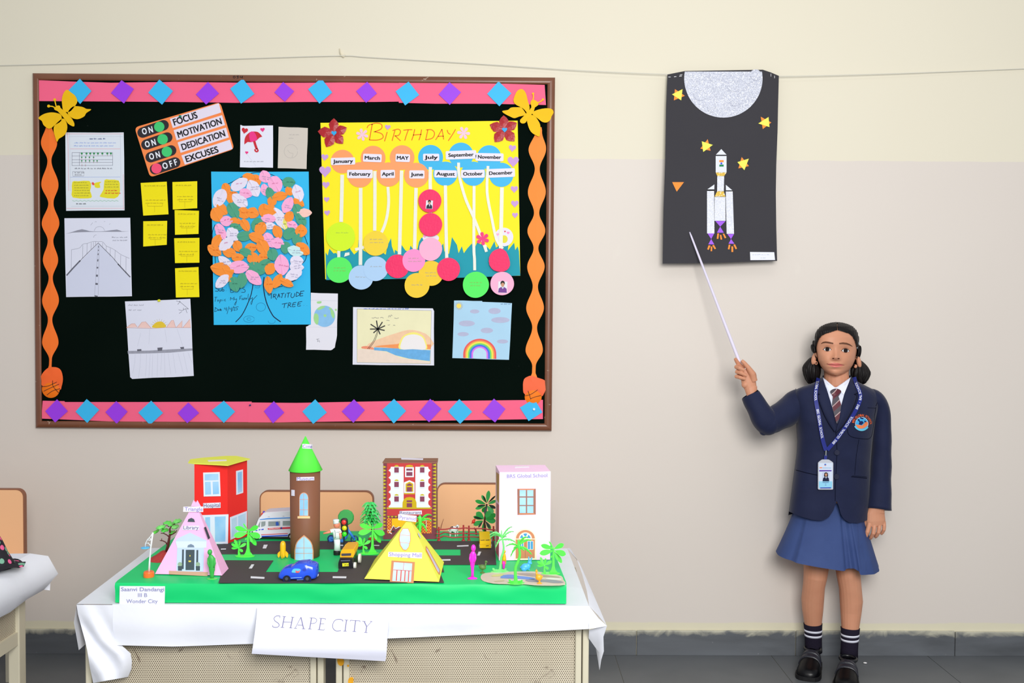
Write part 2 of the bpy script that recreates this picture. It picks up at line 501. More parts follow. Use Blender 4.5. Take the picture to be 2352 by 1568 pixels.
# paper ball ornaments that end the garlands
def ball_orn(label,flap,ball,lines,ox,oy,s,m1,m2):
    t=thing('ball_ornament',label,'paper ornament',SB(*ball[:2]))
    f=smoothc(Z(flap,ox,oy,s),3);cx=sum(p[0] for p in f)/len(f);cy=sum(p[1] for p in f)/len(f)
    V=[SB(x,y,0.0038+0.003*(0.5+0.5*math.sin(i*0.7))) for i,(x,y) in enumerate(f)]+[SB(cx,cy,0.009)]
    k=len(f)
    obj('backing_flap',(V,[(i,(i+1)%k,k) for i in range(k)]),m1,t,smooth=True)
    bx,by,br=ball
    nn=24;V=[];Fs=[]
    for rr,h in ((1.0,0.0045),(0.75,0.0075),(0.4,0.0095)):V+=[SB(x,y,h) for x,y in circ(bx,by,br*rr,nn)]
    V.append(SB(bx,by,0.0102))
    for j in range(2):
        for i in range(nn):Fs.append((j*nn+i,j*nn+(i+1)%nn,(j+1)*nn+(i+1)%nn,(j+1)*nn+i))
    for i in range(nn):Fs.append((2*nn+i,2*nn+(i+1)%nn,3*nn))
    obj('ball_disc',(V,Fs),m2,t,smooth=True)
    obj('seam_lines',strokes(SB,[smooth2(Z(p,ox,oy,s),4) for p in lines],0.0108,1.1),INK,t)
ball_orn('orange paper basketball ornament at the foot of the garland near the sunrise pencil drawing',
    [(235,850),(300,843),(345,855),(375,890),(390,970),(375,1050),(350,1085),(200,1060),(152,1010),(150,960),(180,900)],(60+262/4.612,660+1075/4.612,20.5),
    [[(165,1048),(225,1045),(285,1020),(325,1000)],[(185,1098),(255,1065),(350,1022)],[(220,1138),(280,1095),(360,1070)],[(280,985),(285,1045),(345,1115)]],60,660,4.612,
    mat((255,108,50),0.6,0.2,0.05),mat((250,122,22),0.6,0.2,0.03))
ball_orn('orange paper basketball ornament under a coral heart, tucked behind the bottom border strip',
    [(2085,782),(2145,800),(2205,825),(2217,880),(2195,940),(2165,965),(2030,950),(2010,880),(2018,815),(2050,790)],(680+2100/3.856,660+970/3.856,19.5),
    [[(2030,958),(2075,948),(2120,920),(2140,905)],[(2055,915),(2070,960),(2078,990)],[(2075,985),(2120,968),(2172,955)]],680,660,3.856,
    mat((255,112,72),0.6,0.2,0.05),mat((252,128,25),0.6,0.2,0.03))

# butterflies
YEL=mat((246,194,14),0.6,0.2,0.08,14,bump=0.4,bs=40)
def butterfly(label,wings,tail,head,ants,ox,oy,s,off):
    t=thing('paper_butterfly',label,'paper butterfly',SB(ox+head[0][0]/s,oy+head[0][1]/s))
    for wg in wings:
        f=smoothc(Z(wg,ox,oy,s),3)
        V,Fs=sheet(SB,f,off,0.0006)
        obj('wing',(V,Fs),YEL,t)
    obj('body',sheet(SB,smoothc(Z(tail,ox,oy,s),2),off+0.0006,0.0012),YEL,t)
    for p,r in ants:
        P=Z(p,ox,oy,s)
        obj('antenna',join(strokes(SB,[(P,2.6)],off+0.0008),sheet(SB,circ(P[-1][0],P[-1][1],r,12),off+0.0009,0.0005)),YEL,t)
butterfly('yellow paper butterfly at the corner above the pictograph worksheet',
    [[(450,600),(432,520),(430,450),(450,385),(490,345),(540,378),(590,420),(614,485),(580,548),(520,610)],
     [(560,548),(640,545),(690,557),(725,575),(775,578),(772,592),(722,625),(700,662),(650,690),(600,698),(540,676),(500,620)],
     [(420,650),(370,625),(300,617),(230,630),(180,655),(147,688),(188,720),(205,762),(235,792),(270,812),(305,803),(340,772),(420,720)],
     [(440,690),(345,770),(330,830),(345,900),(370,970),(392,935),(440,905),(475,868),(494,800),(482,735)]],
    [(375,535),(405,540),(412,562),(470,610),(530,670),(560,710),(578,750),(575,784),(545,778),(500,748),(450,680),(395,620),(375,600),(350,590),(335,570)],
    [(375,560)],[([(362,548),(350,500),(343,465)],3.4),([(345,560),(315,545),(270,541)],3.4)],60,140,5.227,0.0105)
butterfly('yellow paper butterfly at the corner above the second dark red flower, overlapping the frame',
    [[(2025,345),(2008,280),(1990,210),(1955,174),(1910,195),(1880,268),(1895,310),(1955,345),(2000,400)],
     [(1960,345),(1900,338),(1855,342),(1830,362),(1778,372),(1800,396),(1850,422),(1888,436),(1930,422),(2000,400)],
     [(2000,420),(2010,500),(2038,560),(2085,592),(2112,600),(2120,560),(2120,500),(2100,455),(2060,410)],
     [(2050,400),(2100,440),(2140,470),(2180,474),(2210,452),(2222,420),(2240,385),(2225,355),(2180,347),(2120,355),(2062,375)]],
    [(2040,278),(2062,270),(2095,288),(2102,318),(2072,340),(2060,380),(2010,440),(1990,474),(1968,484),(1945,478),(1940,450),(1990,400),(2040,340),(2032,305)],
    [(2065,300)],[([(2052,280),(2060,245),(2056,215)],2.6),([(2095,300),(2125,285),(2145,268)],2.6)],700,160,3.92,0.0112)

# push pins
def pin(label,x,y,r,rgb,off=0.004):
    c=SB(x,y,off);d=SB.n
    o=obj('push_pin',join(tube([c,c+d*0.002,c+d*0.0025,c+d*0.007,c+d*0.0085],[r,r,r*0.6,r*0.6,r*0.85],12)),mat(rgb,0.3,0.5,0.0),None,smooth=False)
    tag(o,label,'push pin')
pin('small green push pin in the orange switch sign',414.5,267.5,0.0042,(0,130,105),0.0058)
pin('small yellow push pin at the top of the sunrise pencil drawing',366,690,0.0045,(225,225,30),0.0025)
pin('tiny navy blue push pin in the bottom pink border strip',575,930,0.0030,(30,40,120),0.0052)
pin('small white push pin in the last blue diamond of the bottom border strip',1226.5,939.5,0.0042,(232,240,248),0.0080)

# ---- switch sign
t=thing('switch_sign','tilted orange cardboard sign of four switches reading focus, motivation, dedication, excuses','sign',SB(423,320))
z5=lambda P:Z(P,300,230,8.712)
obj('backing_card',sheet(SB,z5(rquad([(78,545),(1790,38),(2075,975),(390,1545)],90)),0.0035,0.0025),mat((255,142,80),0.6,0.2,0.03),t)
CARD=mat((234,226,245),0.6,var=0.02);DARK=mat((42,38,46),0.55,0.3,0.03)
for q,word,b0,b1,hh in (([(785,372),(1765,60),(1815,245),(845,558)],'FOCUS',(875,508),(1350,350),128),
        ([(860,600),(1830,300),(1890,498),(920,803)],'MOTIVATION',(958,755),(1835,470),122),
        ([(940,845),(1910,548),(1965,745),(1000,1052)],'DEDICATION',(1040,1000),(1903,715),122),
        ([(1015,1105),(1985,790),(2040,975),(1085,1290)],'EXCUSES',(1118,1242),(1770,1035),122)):
    st=obj('word_strip',sheet(SB,z5(q),0.0042,0.0005),CARD,t)
    a,b_=z5([b0,b1])
    obj('lettering',text(SB,word,*a,*b_,hh/8.712,0.0045,0.03),INK,st)
for (p0,p1,r),(cx,cy,cr),(b0,b1),word,cc in (
        (((240,648),(660,500),104),(573,533,103),((243,690),(455,638)),'O N',(70,205,120)),
        (((315,888),(733,745),103),(640,782,105),((303,948),(515,890)),'O N',(70,205,120)),
        (((402,1140),(810,1005),105),(725,1030,104),((388,1193),(600,1138)),'O N',(70,205,120)),
        (((488,1380),(890,1246),105),(518,1365,103),((658,1382),(945,1290)),'O F F',(255,85,125))):
    a=math.degrees(math.atan2(p1[1]-p0[1],p1[0]-p0[0]))
    P=circ(p1[0],p1[1],r,10,None,a-90,a+90)+circ(p0[0],p0[1],r,10,None,a+90,a+270)
    sw=obj('switch',sheet(SB,z5(P),0.0042,0.0005),DARK,t)
    obj('knob_disc',sheet(SB,z5(circ(cx,cy,cr,24)),0.0050,0.0006),mat(cc,0.6,0.2,0.05),sw)
    q0,q1=z5([b0,b1])
    obj('lettering',text(SB,word,*q0,*q1,118/8.712,0.0045,0.03),mat((240,244,255),0.5,var=0),sw)

# ---- drawings and worksheets
def drawing(label,quad,off=0.0022,m=None,cat='drawing',name='drawing'):
    q=[]
    for i in range(len(quad)):
        (x0,y0),(x1,y1)=quad[i],quad[(i+1)%len(quad)]
        q.append((x0,y0))
        for s in (0.33,0.66):q.append((x0+(x1-x0)*s+random.uniform(-.5,.5),y0+(y1-y0)*s+random.uniform(-.5,.5)))
    cx=sum(p[0] for p in quad)/len(quad);cy=sum(p[1] for p in quad)/len(quad)
    t=thing(name,label,cat,SB(cx,cy))
    obj('paper',sheet(SB,q,off,0.0006),m or WHITE,t)
    return t
def pen(t,name,lines,wd,m,off=0.0024):return obj(name,strokes(SB,lines,off,wd),m,t)
def fill(t,name,pts,m,off=0.0023):
    return obj(name,([SB(x,y,off) for x,y in pts],[tuple(range(len(pts)))]),m,t)

t=drawing('handwritten pictograph worksheet with rows of small trees and two yellow notes',[(150,304),(284,304),(286,483),(152,484)],cat='worksheet',name='worksheet',m=mat((226,234,246),0.7,var=0.02))
z1=lambda P:Z(P,60,140,5.227);z4=lambda P:Z(P,60,400,5.226)
REDP=mat((235,150,160),0.7,var=0);BLUP=mat((150,175,235),0.7,var=0);GRNP=mat((110,190,130),0.7,var=0)
pen(t,'red_rules',[z1([(475,875),(1165,875)]),z1([(500,860),(512,1560)]),z1([(530,1055),(1130,1055)]),z4([(485,410),(1175,408)]),z4([(1165,0),(1170,425)])],0.7,REDP)
pen(t,'grey_rules',[z1([(520,905),(1165,905)]),z1([(520,860),(535,1560)]),z1([(1130,880),(1140,1560)]),z4([(540,385),(1170,383)])],0.5,mat((190,198,214),0.7,var=0))
pen(t,'title',scrawl(205,320,248,3.4,3),0.9,mat((80,95,150),0.7,var=0))
pen(t,'blue_writing',scrawl(170,329,268,3,4,2,7)+[z1([(530,1395),(1130,1393)])],0.7,BLUP)
gx=[550,640,1038];gy=[1100,1140,1185,1218,1255]
pen(t,'table_grid',[z1([(550,y),(1038,y-2)]) for y in gy]+[z1([(x,1100),(x,1255)]) for x in gx]+[z1(p) for p in ([(560,1328),(693,1325),(693,1380),(560,1384),(560,1328)],)],0.7,mat((120,120,140),0.7,var=0))
sp=[(668,1110),(725,1110),(770,1110),(815,1110),(862,1110),(915,1110),(975,1110),(1018,1110),(668,1155),(715,1155),(760,1155),(810,1155),(668,1198),(715,1198),(762,1198),(812,1198),(852,1198),(672,1238),(712,1238)]
pen(t,'tree_stems',[z1([(x,y),(x,y+26)]) for x,y in sp],0.7,mat((190,90,90),0.7,var=0))
for k,(x,y) in enumerate(sp[:17]):
    cx,cy=z1([(x,y)])[0]
    obj('tree_crown',([SB(a,b_,0.0025) for a,b_ in circ(cx,cy,2.6 if k<8 else 1.8,8)],[tuple(range(8))]),mat((70,150,100),0.7,var=0),t)
pen(t,'grey_writing',scrawl(170,388,262,3.2,9)+scrawl(170,397.5,190,2.4,10)+scrawl(171,402,188,1.6,12),0.7,PENCD)
YNOTE=mat((236,226,50),0.7,var=0.03)
for k,P in enumerate(([(555,90),(620,85),(760,80),(780,150),(768,200),(790,270),(740,290),(560,280),(550,200)],[(940,70),(1000,65),(1110,75),(1125,150),(1120,240),(1060,292),(900,275),(890,250),(930,180)])):
    fill(t,'yellow_note',smoothc(z4(P),2),YNOTE)
fill(t,'small_fish',smoothc(z4([(820,110),(860,95),(905,92),(880,115),(890,160),(830,160)]),2),YNOTE,0.0025)
fill(t,'red_flower',smoothc(z4([(785,105),(800,95),(815,105),(820,125),(800,132)]),2),mat((235,90,80),0.7,var=0),0.0025)
pen(t,'note_writing',scrawl(170,420,206,2.2,21,6,6)+scrawl(240,418,272,2.2,22,3,6),0.5,mat((150,150,60),0.7,var=0),0.0026)
pen(t,'red_writing',scrawl(240,438.5,276,2.8,23,2,6),0.8,mat((225,60,50),0.7,var=0),0.0026)
pen(t,'green_wave',[z4([(555+24*i,318+(7 if i%2 else-4)) for i in range(24)])],0.8,GRNP)
pen(t,'signature',scrawl(174,469,206,3,25),0.8,INK)

t=drawing('pencil drawing of a straight road running to the hills, below the pictograph worksheet',[(148,501),(299,500),(303,680),(152,682)],m=mat((226,229,247),0.7,var=0.02))
fill(t,'shaded_road',z4([(870,830),(1250,1235),(1262,1455),(490,1465),(485,1215)]),mat((214,219,241),0.7,var=0.03))
fill(t,'hills',smoothc(z4([(470,718),(560,690),(670,660),(760,682),(860,686),(950,682),(1090,664),(1150,685),(1240,682),(1150,690),(950,690),(780,692),(560,700)]),2),PENC)
pen(t,'road_edges',[(z4([(870,820),(760,925),(670,1015),(640,1050)]),1.1),(z4([(650,1035),(560,1130),(485,1215)]),3.2),(z4([(870,830),(1040,1000),(1120,1095)]),1.2),(z4([(1100,1075),(1170,1150),(1250,1235)]),2.6)],1,PENCD)
pen(t,'centre_line',[z4([(866,850),(838,1200),(822,1460)]),z4([(878,860),(872,1200),(864,1450)])],0.5,PENC)
pen(t,'lane_marks',[(z4([(x,y),(x-3,y+l)]),wd) for x,y,l,wd in ((870,860,20,1.2),(869,905,15,1.6),(866,950,20,2),(862,1020,26,2.4),(858,1112,18,3.6),(852,1205,24,4.4),(848,1305,22,5.4),(842,1455,14,7.5))],1,PENCD,0.0026)
fence=[(545,905,1145),(680,850,1010),(733,830,955),(783,820,900),(810,812,870),(835,808,850),(920,820,870),(962,860,920),(1010,885,985),(1068,915,1040),(1135,970,1110),(1200,995,1190)]
pen(t,'fence_posts',[z4([(x,y0),(x-3,y1)]) for x,y0,y1 in fence],0.7,PENC)
pen(t,'fence_rails',[smooth2(z4([(545,905),(640,885),(680,840),(733,830),(800,808),(870,808),(920,812),(962,860),(1010,880),(1068,912),(1135,962),(1200,992),(1240,1010)]),3)],0.7,PENC)
pen(t,'sun_and_birds',[smooth2(z4([(815,680),(840,640),(880,628),(920,640),(945,678)]),4),z4([(775,612),(800,580)]),z4([(825,575),(838,565),(845,575)]),z4([(935,570),(948,565)]),z4([(1000,605),(1008,590)]),smooth2(z4([(810,760),(820,735),(845,728)]),3)]+scrawl(257,546,292,3,31,2,7),0.6,PENC)

def note(label,quad,seed,off=0.0020):
    cx=sum(p[0] for p in quad)/4;cy=sum(p[1] for p in quad)/4
    t=thing('sticky_note',label,'sticky note',SB(cx,cy),'yellow family tree notes')
    xs=[p[0] for p in quad];ys=[p[1] for p in quad]
    # the note curls away from the board towards its lower edge
    V=[];Fs=[]
    for i in range(5):
        s=i/4
        for j in range(2):
            a,d=quad[0 if j==0 else 1],quad[3 if j==0 else 2]
            V.append(SB(a[0]+(d[0]-a[0])*s,a[1]+(d[1]-a[1])*s,off+0.004*s*s))
    Fs=[(2*i,2*i+2,2*i+3,2*i+1) for i in range(4)]
    obj('note_paper',(V,Fs),mat((248,232,26),0.7,0.15,0.05,12),t,smooth=True)
    y0,y1,x0,x1=min(ys),max(ys),min(xs),max(xs);r=random.Random(seed)
    Sx=Surf(SB.p,SB.n)
    L=scrawl(x0+8,y0+10,x1-4,2.4,seed,1)+scrawl(x0+10,y0+(y1-y0)*.55,x1-6,2.4,seed+1,2,7)
    mx=(x0+x1)/2;my=y0+(y1-y0)*.72
    L+=[[(mx,my),(mx,my+14)],[(x0+16,my),(x1-14,my)],[(x0+16,my-8),(x0+16,my)],[(x1-14,my-7),(x1-14,my)]]
    obj('pencil_writing',strokes(SB,[l for l in L],off+0.0046,0.6),mat((196,184,40),0.7,var=0),t)
note('tall yellow sticky note, first of the two beside the tilted switch sign',[(323,420),(383,417),(387,492),(329,495)],41)
note('small yellow sticky note topmost in the column beside the blue tree poster',[(396,418),(453,416),(453,478),(397,481)],43)
note('yellow sticky note second from the top in the column beside the blue tree poster',[(401,482),(457,484),(456,537),(402,539)],45)
note('square yellow sticky note alone below the tall sticky note',[(329,508),(384,507),(383,562),(329,566)],47)
note('yellow sticky note third down in the column beside the blue tree poster',[(400,547),(458,546),(458,603),(402,604)],49)
note('yellow sticky note lowest in the column, above the sunrise pencil drawing',[(402,616),(456,613),(458,682),(404,683)],51)

t=drawing('pencil drawing of a sunrise over peach mountains with a grey road, pinned below the notes',[(287,692),(437,686),(445,863),(304,870),(299,866)],m=mat((226,229,247),0.7,var=0.02))
z7=lambda P:Z(P,60,660,4.612)
PEACH=mat((243,206,200),0.7,var=0.06,vs=60)
for P in ([(1062,425),(1115,385),(1150,382),(1178,420)],[(1182,425),(1225,368),(1265,362),(1325,430)],[(1485,425),(1540,350),(1560,345),(1585,425)],[(1590,425),(1655,350),(1650,425)],[(1660,425),(1735,335),(1745,425)]):
    fill(t,'mountain',z7(P),PEACH)
pen(t,'mountain_outlines',[z7(P) for P in ([(1062,425),(1115,385),(1150,382),(1178,420)],[(1182,425),(1225,368),(1265,362),(1325,430)],[(1485,425),(1540,350),(1560,345),(1585,425)],[(1590,425),(1655,350),(1650,425)],[(1660,425),(1735,335)],[(1062,426),(1320,434),(1480,424),(1748,425)])],0.7,mat((205,150,140),0.7,var=0),0.0025)
fill(t,'sun',smoothc(z7([(1335,425),(1370,375),(1410,360),(1450,368),(1480,420)]),3),mat((232,200,60),0.7,var=0.1,vs=80))
pen(t,'sun_rays',[z7([(1410+60*math.cos(a),420-62*math.sin(a)),(1410+95*math.cos(a),420-88*math.sin(a))]) for a in [0.35+0.3*i for i in range(9)]],0.6,mat((190,180,140),0.7,var=0))
fill(t,'grey_road',z7([(1075,672),(1300,668),(1530,655),(1762,645),(1762,668),(1530,690),(1300,698),(1078,702)]),mat((160,162,178),0.7,var=0.15,vs=90))
for P in ([(1175,655),(1220,652),(1222,672),(1178,675)],[(1390,638),(1445,634),(1440,668),(1395,672)],[(1630,632),(1672,628),(1672,650),(1640,652)]):
    fill(t,'car',z7(P),PENCD,0.0026)
pen(t,'field_lines',[z7(p) for p in ([(1155,705),(1150,800),(1130,910)],[(1215,705),(1205,850),(1190,955)],[(1275,705),(1272,850),(1262,945)],[(1315,705),(1305,860),(1300,955)],[(1342,705),(1335,950)],[(1395,700),(1388,945)],[(1438,700),(1425,880)],[(1465,690),(1470,950)],[(1505,700),(1532,920)],[(1555,695),(1585,910)],[(1610,695),(1665,910)],[(1665,690),(1710,900)],[(1715,690),(1760,800)],
    [(1215,480),(1180,620)],[(1310,440),(1300,600)],[(1470,440),(1490,580)],[(1600,440),(1660,620)])],0.45,mat((196,199,216),0.7,var=0))
pen(t,'branch',[z7(p) for p in ([(1590,142),(1630,152),(1720,228)],[(1605,180),(1630,152)],[(1615,235),(1650,245),(1690,225),(1720,228)],[(1620,275),(1650,255)],[(1665,215),(1670,240)],[(1690,225),(1705,270)],[(1625,140),(1632,152)])],0.8,PENCD)
pen(t,'pencil_writing',scrawl(292,702,338,4,61)+scrawl(292,713,318,4,62),0.6,PENC)

t=drawing('white card with a red paper umbrella and small hearts',[(552,287),(560,289),(627,288),(627,385),(551,384)],cat='card',name='craft_card',m=mat((232,234,250),0.7,var=0.02))
z2=lambda P:Z(P,460,160,6.03)
RED=mat((205,35,52),0.5,0.3,0.12,60);MAG=mat((240,60,140),0.6,0.2,0.05)
obj('umbrella_panel',sheet(SB,smooth2(z2([(610,1035),(615,960),(640,905),(690,862)]),3)+smooth2(z2([(685,880),(680,930),(700,1003)]),2)+z2([(655,1000)]),0.0031,0.0005),RED,t)
obj('umbrella_panel',sheet(SB,smooth2(z2([(730,855),(790,860),(830,890),(858,925)]),3)+z2([(820,940),(788,970)])+smooth2(z2([(780,960),(770,905),(735,860)]),2),0.0031,0.0005),RED,t)
obj('umbrella_middle',sheet(SB,smoothc(z2([(688,866),(735,856),(772,905),(788,975),(745,985),(702,1003),(678,930)]),2),0.0035,0.0005),MAG,t)
obj('umbrella_handle',strokes(SB,[(z2([(745,985),(765,1050),(782,1100)]),5.5),(smooth2(z2([(782,1090),(800,1120),(780,1135),(760,1120),(758,1100)]),3),3.4)],0.0031),RED,t)
for x,y,s,m_,r in ((615,842,88,RED,0.2),(862,830,62,MAG,-0.1),(643,1147,44,MAG,0.1)):
    hx,hy=z2([(x,y)])[0];obj('paper_heart',sheet(SB,heart(hx,hy,s/6.03,r),0.0031,0.0005),m_,t)
pen(t,'pencil_writing',scrawl(560,372,608,2.6,71),0.5,PENC)
pen(t,'fold_crease',[z2([(640,1160),(770,1330)])],0.5,mat((205,208,228),0.7,var=0))

t=drawing('plain beige sheet with faint pencil writing and a traced circle',[(640,291),(707,294),(704,388),(638,386)],cat='sheet',name='paper_sheet',m=mat((212,204,195),0.7,var=0.03))
pen(t,'pencil_circle',[circ(*z2([(1255,1130)])[0],15.5,30)+[],smooth2(z2([(1210,1110),(1240,1150),(1285,1160),(1270,1215)]),3)]+scrawl(664,310,690,2.4,73)+scrawl(662,318,676,1.6,74),0.5,mat((172,168,166),0.7,var=0))

t=drawing('tall white sheet with a crayon globe, half hidden by the blue tree poster',[(714,672),(776,674),(774,770),(769,798),(760,804),(703,803),(703,750),(714,745)],off=0.0016,m=mat((232,232,244),0.7,var=0.02))
z8=lambda P:Z(P,680,660,3.856)
GL=mat((140,195,240),0.7,var=0.12,vs=50);GG=mat((165,220,150),0.7,var=0.12,vs=50)
cx,cy=z8([(252,255)])[0]
fill(t,'globe',circ(cx,cy,24.5,32),GL,0.0018)
for P in ([(185,190),(220,165),(260,165),(240,185),(200,200)],[(165,230),(195,240),(200,290),(190,330),(165,310),(155,270)],[(305,195),(330,205),(342,250),(330,275),(310,240)],[(245,240),(268,240),(265,260),(248,258)],[(290,180),(320,185),(300,200)]):
    fill(t,'continent',smoothc(z8(P),2),GG,0.0020)
for P in ([(185,125),(225,122),(220,140),(190,142)],[(345,190),(358,190),(360,205),(346,206)]):fill(t,'tree_sprig',smoothc(z8(P),2),GG,0.0020)
pen(t,'pencil_mark',[smooth2(z8(p),3) for p in ([(178,460),(205,455)],[(192,458),(190,480),(205,470),(210,485)])],0.7,PENCD,0.0019)
pen(t,'fold_crease',[z8([(130,112),(370,118)]),z8([(92,350),(362,352)])],0.6,mat((208,208,224),0.7,var=0),0.0018)

t=drawing('crayon drawing of a sunset beach with a leaning palm tree',[(811,705),(994,708),(997,714),(997,839),(810,837)],m=mat((228,230,244),0.7,var=0.02))
fill(t,'yellow_sky',z8([(540,190),(1198,205),(1190,675),(540,662)]),mat((240,236,196),0.7,var=0.06,vs=20),0.00225)
fill(t,'peach_glow',smoothc(z8([(640,500),(750,450),(900,400),(1000,375),(1100,390),(1185,440),(1185,545),(690,530)]),2),mat((248,205,170),0.7,var=0.12,vs=60),0.00235)
fill(t,'orange_band',smoothc(z8([(690,525),(760,512),(900,500),(925,490),(915,540),(800,530)]),2),mat((250,155,95),0.7,var=0.1,vs=50),0.00245)
fill(t,'orange_band',z8([(1155,505),(1195,505),(1193,548),(1155,545)]),mat((250,155,95),0.7,var=0.1,vs=50),0.00245)
cx,cy=z8([(1040,500)])[0]
fill(t,'sun_halo',smoothc(z8([(915,545),(920,480),(955,425),(1040,395),(1120,425),(1150,480),(1155,548),(1040,545)]),3),mat((250,240,130),0.7,var=0.05),0.00255)
fill(t,'sun',smoothc(z8([(930,545),(935,480),(970,430),(1045,415),(1110,435),(1138,480),(1145,548),(1040,546)]),3),mat((242,238,240),0.7,var=0.02),0.00265)
fill(t,'sand',smoothc(z8([(545,545),(690,548),(830,580),(930,625),(1185,660),(1188,672),(545,660)]),1),mat((240,222,208),0.7,var=0.07,vs=60),0.0024)
fill(t,'sea',smoothc(z8([(690,530),(800,535),(1000,545),(1190,555),(1185,652),(1000,630),(880,600),(800,565),(690,555)]),1),mat((110,178,232),0.7,var=0.2,vs=70),0.0025)
fill(t,'rocks',smoothc(z8([(580,525),(620,518),(680,530),(690,550),(640,545),(585,540)]),2),mat((242,150,120),0.7,var=0.15,vs=80),0.0026)
pen(t,'palm_trunk',[smooth2(z8([(632,545),(680,480),(708,420),(722,370)]),4),smooth2(z8([(645,545),(692,480),(718,420),(728,370)]),4)],0.9,INK,0.0028)
pen(t,'palm_fronds',[(z8([(725,368),(x,y)]),2.6) for x,y in ((660,325),(655,368),(685,402),(745,415),(785,380),(788,338),(765,305),(712,292))],1,mat((60,60,62),0.7,var=0),0.0028)
pen(t,'birds',[smooth2(z8(p),2) for p in ([(670,268),(685,272),(700,264),(715,272),(735,268)],[(745,268),(760,264),(775,272)],[(818,265),(825,245),(835,262),(842,242),(852,250)],[(870,270),(890,275),(910,268)],[(800,292),(812,290),(828,295)],[(812,330),(822,333),(832,328)],[(860,335),(870,333),(878,338)])],0.8,PENCD,0.0027)
pen(t,'pencil_frame',[z8([(540,190),(1198,205),(1190,676),(540,664),(540,190)])],0.6,PENCD,0.0027)
pen(t,'blue_writing',scrawl(834,710,945,2.8,81),0.8,mat((90,120,205),0.7,var=0),0.0027)

t=drawing('crayon drawing of a rainbow under a cloudy blue sky with a small sun',[(1043,690),(1107,691),(1108,693),(1176,696),(1169,826),(1039,822)],m=mat((176,216,243),0.7,var=0.08,vs=9))
cx,cy=z8([(1627,590)])[0]
yb=lambda x:822+(x-1039)/130*4-1
for k,(r,rgb) in enumerate(((38,(238,96,96)),(34,(245,160,90)),(31,(246,232,90)),(27,(120,225,110)),(23.5,(80,120,235)),(19,(225,120,240)),(15.5,(190,225,246)))):
    P=[(x,min(y,yb(x))) for x,y in circ(cx,cy,r,24,r*0.93,180,360)]
    P=[(cx-r,yb(cx-r))]+P+[(cx+r,yb(cx+r))]
    fill(t,'rainbow_band',P,mat(rgb,0.7,var=0.06,vs=60),0.00235+0.00012*k)
for x,y,a,b_ in ((1582,212,42,18),(1758,208,55,27),(1810,288,82,26),(1512,318,72,26),(1690,380,55,24),(1480,413,50,19),(1828,478,50,18)):
    px,py=z8([(x,y)])[0];fill(t,'cloud',circ(px,py,a/3.856,16,b_/3.856),mat((183,188,218),0.7,var=0.1,vs=60),0.0024)
px,py=z8([(1442,163)])[0]
pen(t,'sun_rays',[[(px+5*math.cos(a),py+5*math.sin(a)),(px+9.5*math.cos(a),py+9.5*math.sin(a))] for a in [i*0.42 for i in range(15)]],0.9,mat((190,165,110),0.7,var=0))
fill(t,'sun',circ(px,py,5.4,16),mat((250,225,110),0.7,var=0.05),0.0025)
pen(t,'pencil_writing',scrawl(1150,699,1174,2.6,91),0.7,mat((110,140,180),0.7,var=0))

# ---- gratitude tree poster
tp=thing('tree_poster','blue gratitude tree poster covered with orange, pink, white and green paper leaves','poster',SB(600,570))
obj('blue_sheet',sheet(SB,[(485,394),(560,394.5),(709,394),(711,520),(714,745),(600,745.5),(491,746),(488,560)],0.0030,0.0006),mat((50,190,245),0.6,0.25,0.03,4),tp)
zt=lambda P:Z(P,480,640,9.408)
MARK=mat((14,34,70),0.5,var=0)
zu=lambda P:Z(P,470,380,8.711);zl=lambda P:Z(P,470,520,8.711)
obj('trunk_lines',strokes(SB,[(smooth2(zt([(955,90),(930,250),(890,400),(800,620),(700,800),(575,935)]),4),2.0),(smooth2(zt([(1190,-40),(1175,130),(1200,340),(1260,560),(1370,780),(1450,860),(1550,930)]),4),2.3)],0.0033),MARK,tp)
obj('crown_outline',strokes(SB,[smooth2(zu([(430,385),(540,335),(710,245),(940,155),(1110,135),(1330,180),(1460,240),(1560,300)]),3),smooth2(zu([(210,1180),(165,1290),(150,1370)]),3),smooth2(zl([(150,100),(155,240)]),3),smooth2(zl([(210,590),(215,740)]),3),smooth2(zl([(2000,190),(2050,330),(2060,360)]),3),smooth2(zl([(2040,570),(2010,680),(1920,770)]),3),smooth2(zl([(1820,1070),(1740,1110)]),3),zu([(1585,435),(1620,430)]),zl([(1440,1215),(1560,1195)])],0.0033,1.5),MARK,tp)
for P in (circ(*zt([(1120,610)])[0],10.8,26,9.6)+[zt([(1120,610)])[0] and (zt([(1120,610)])[0][0]+10.8,zt([(1120,610)])[0][1])],circ(*zt([(865,872)])[0],12.5,26,7.4,10,350),circ(*zt([(865,870)])[0],5,20,2.8,10,330),circ(*zt([(1355,915)])[0],8,20,5.5,-20,190),circ(*zt([(1045,165)])[0],6,16,3.6,-120,150)):obj('bark_ring',strokes(SB,[P],0.0033,0.7),mat((22,110,160),0.5,var=0),tp)
def hand(lines,k=3):return [smooth2(zt(l),k) if len(l)>2 else zt(l) for l in lines]
obj('lettering',strokes(SB,hand([
    # Sub: EVS
    [(205,180),(150,178),(150,205),(205,235),(190,268),(130,265)],[(222,215),(222,260),(245,268),(262,250),(265,215)],[(265,215),(268,270)],[(288,180),(292,270)],[(292,235),(320,232),(325,262),(292,270)],
    [(375,190),(377,194)],[(368,252),(370,256)],
    [(470,200),(468,295),(535,288)],[(472,245),(525,240)],[(560,190),(612,290),(690,180)],[(770,180),(715,195),(780,245),(770,290),(700,292)]],3),0.0034,1.15),MARK,tp)
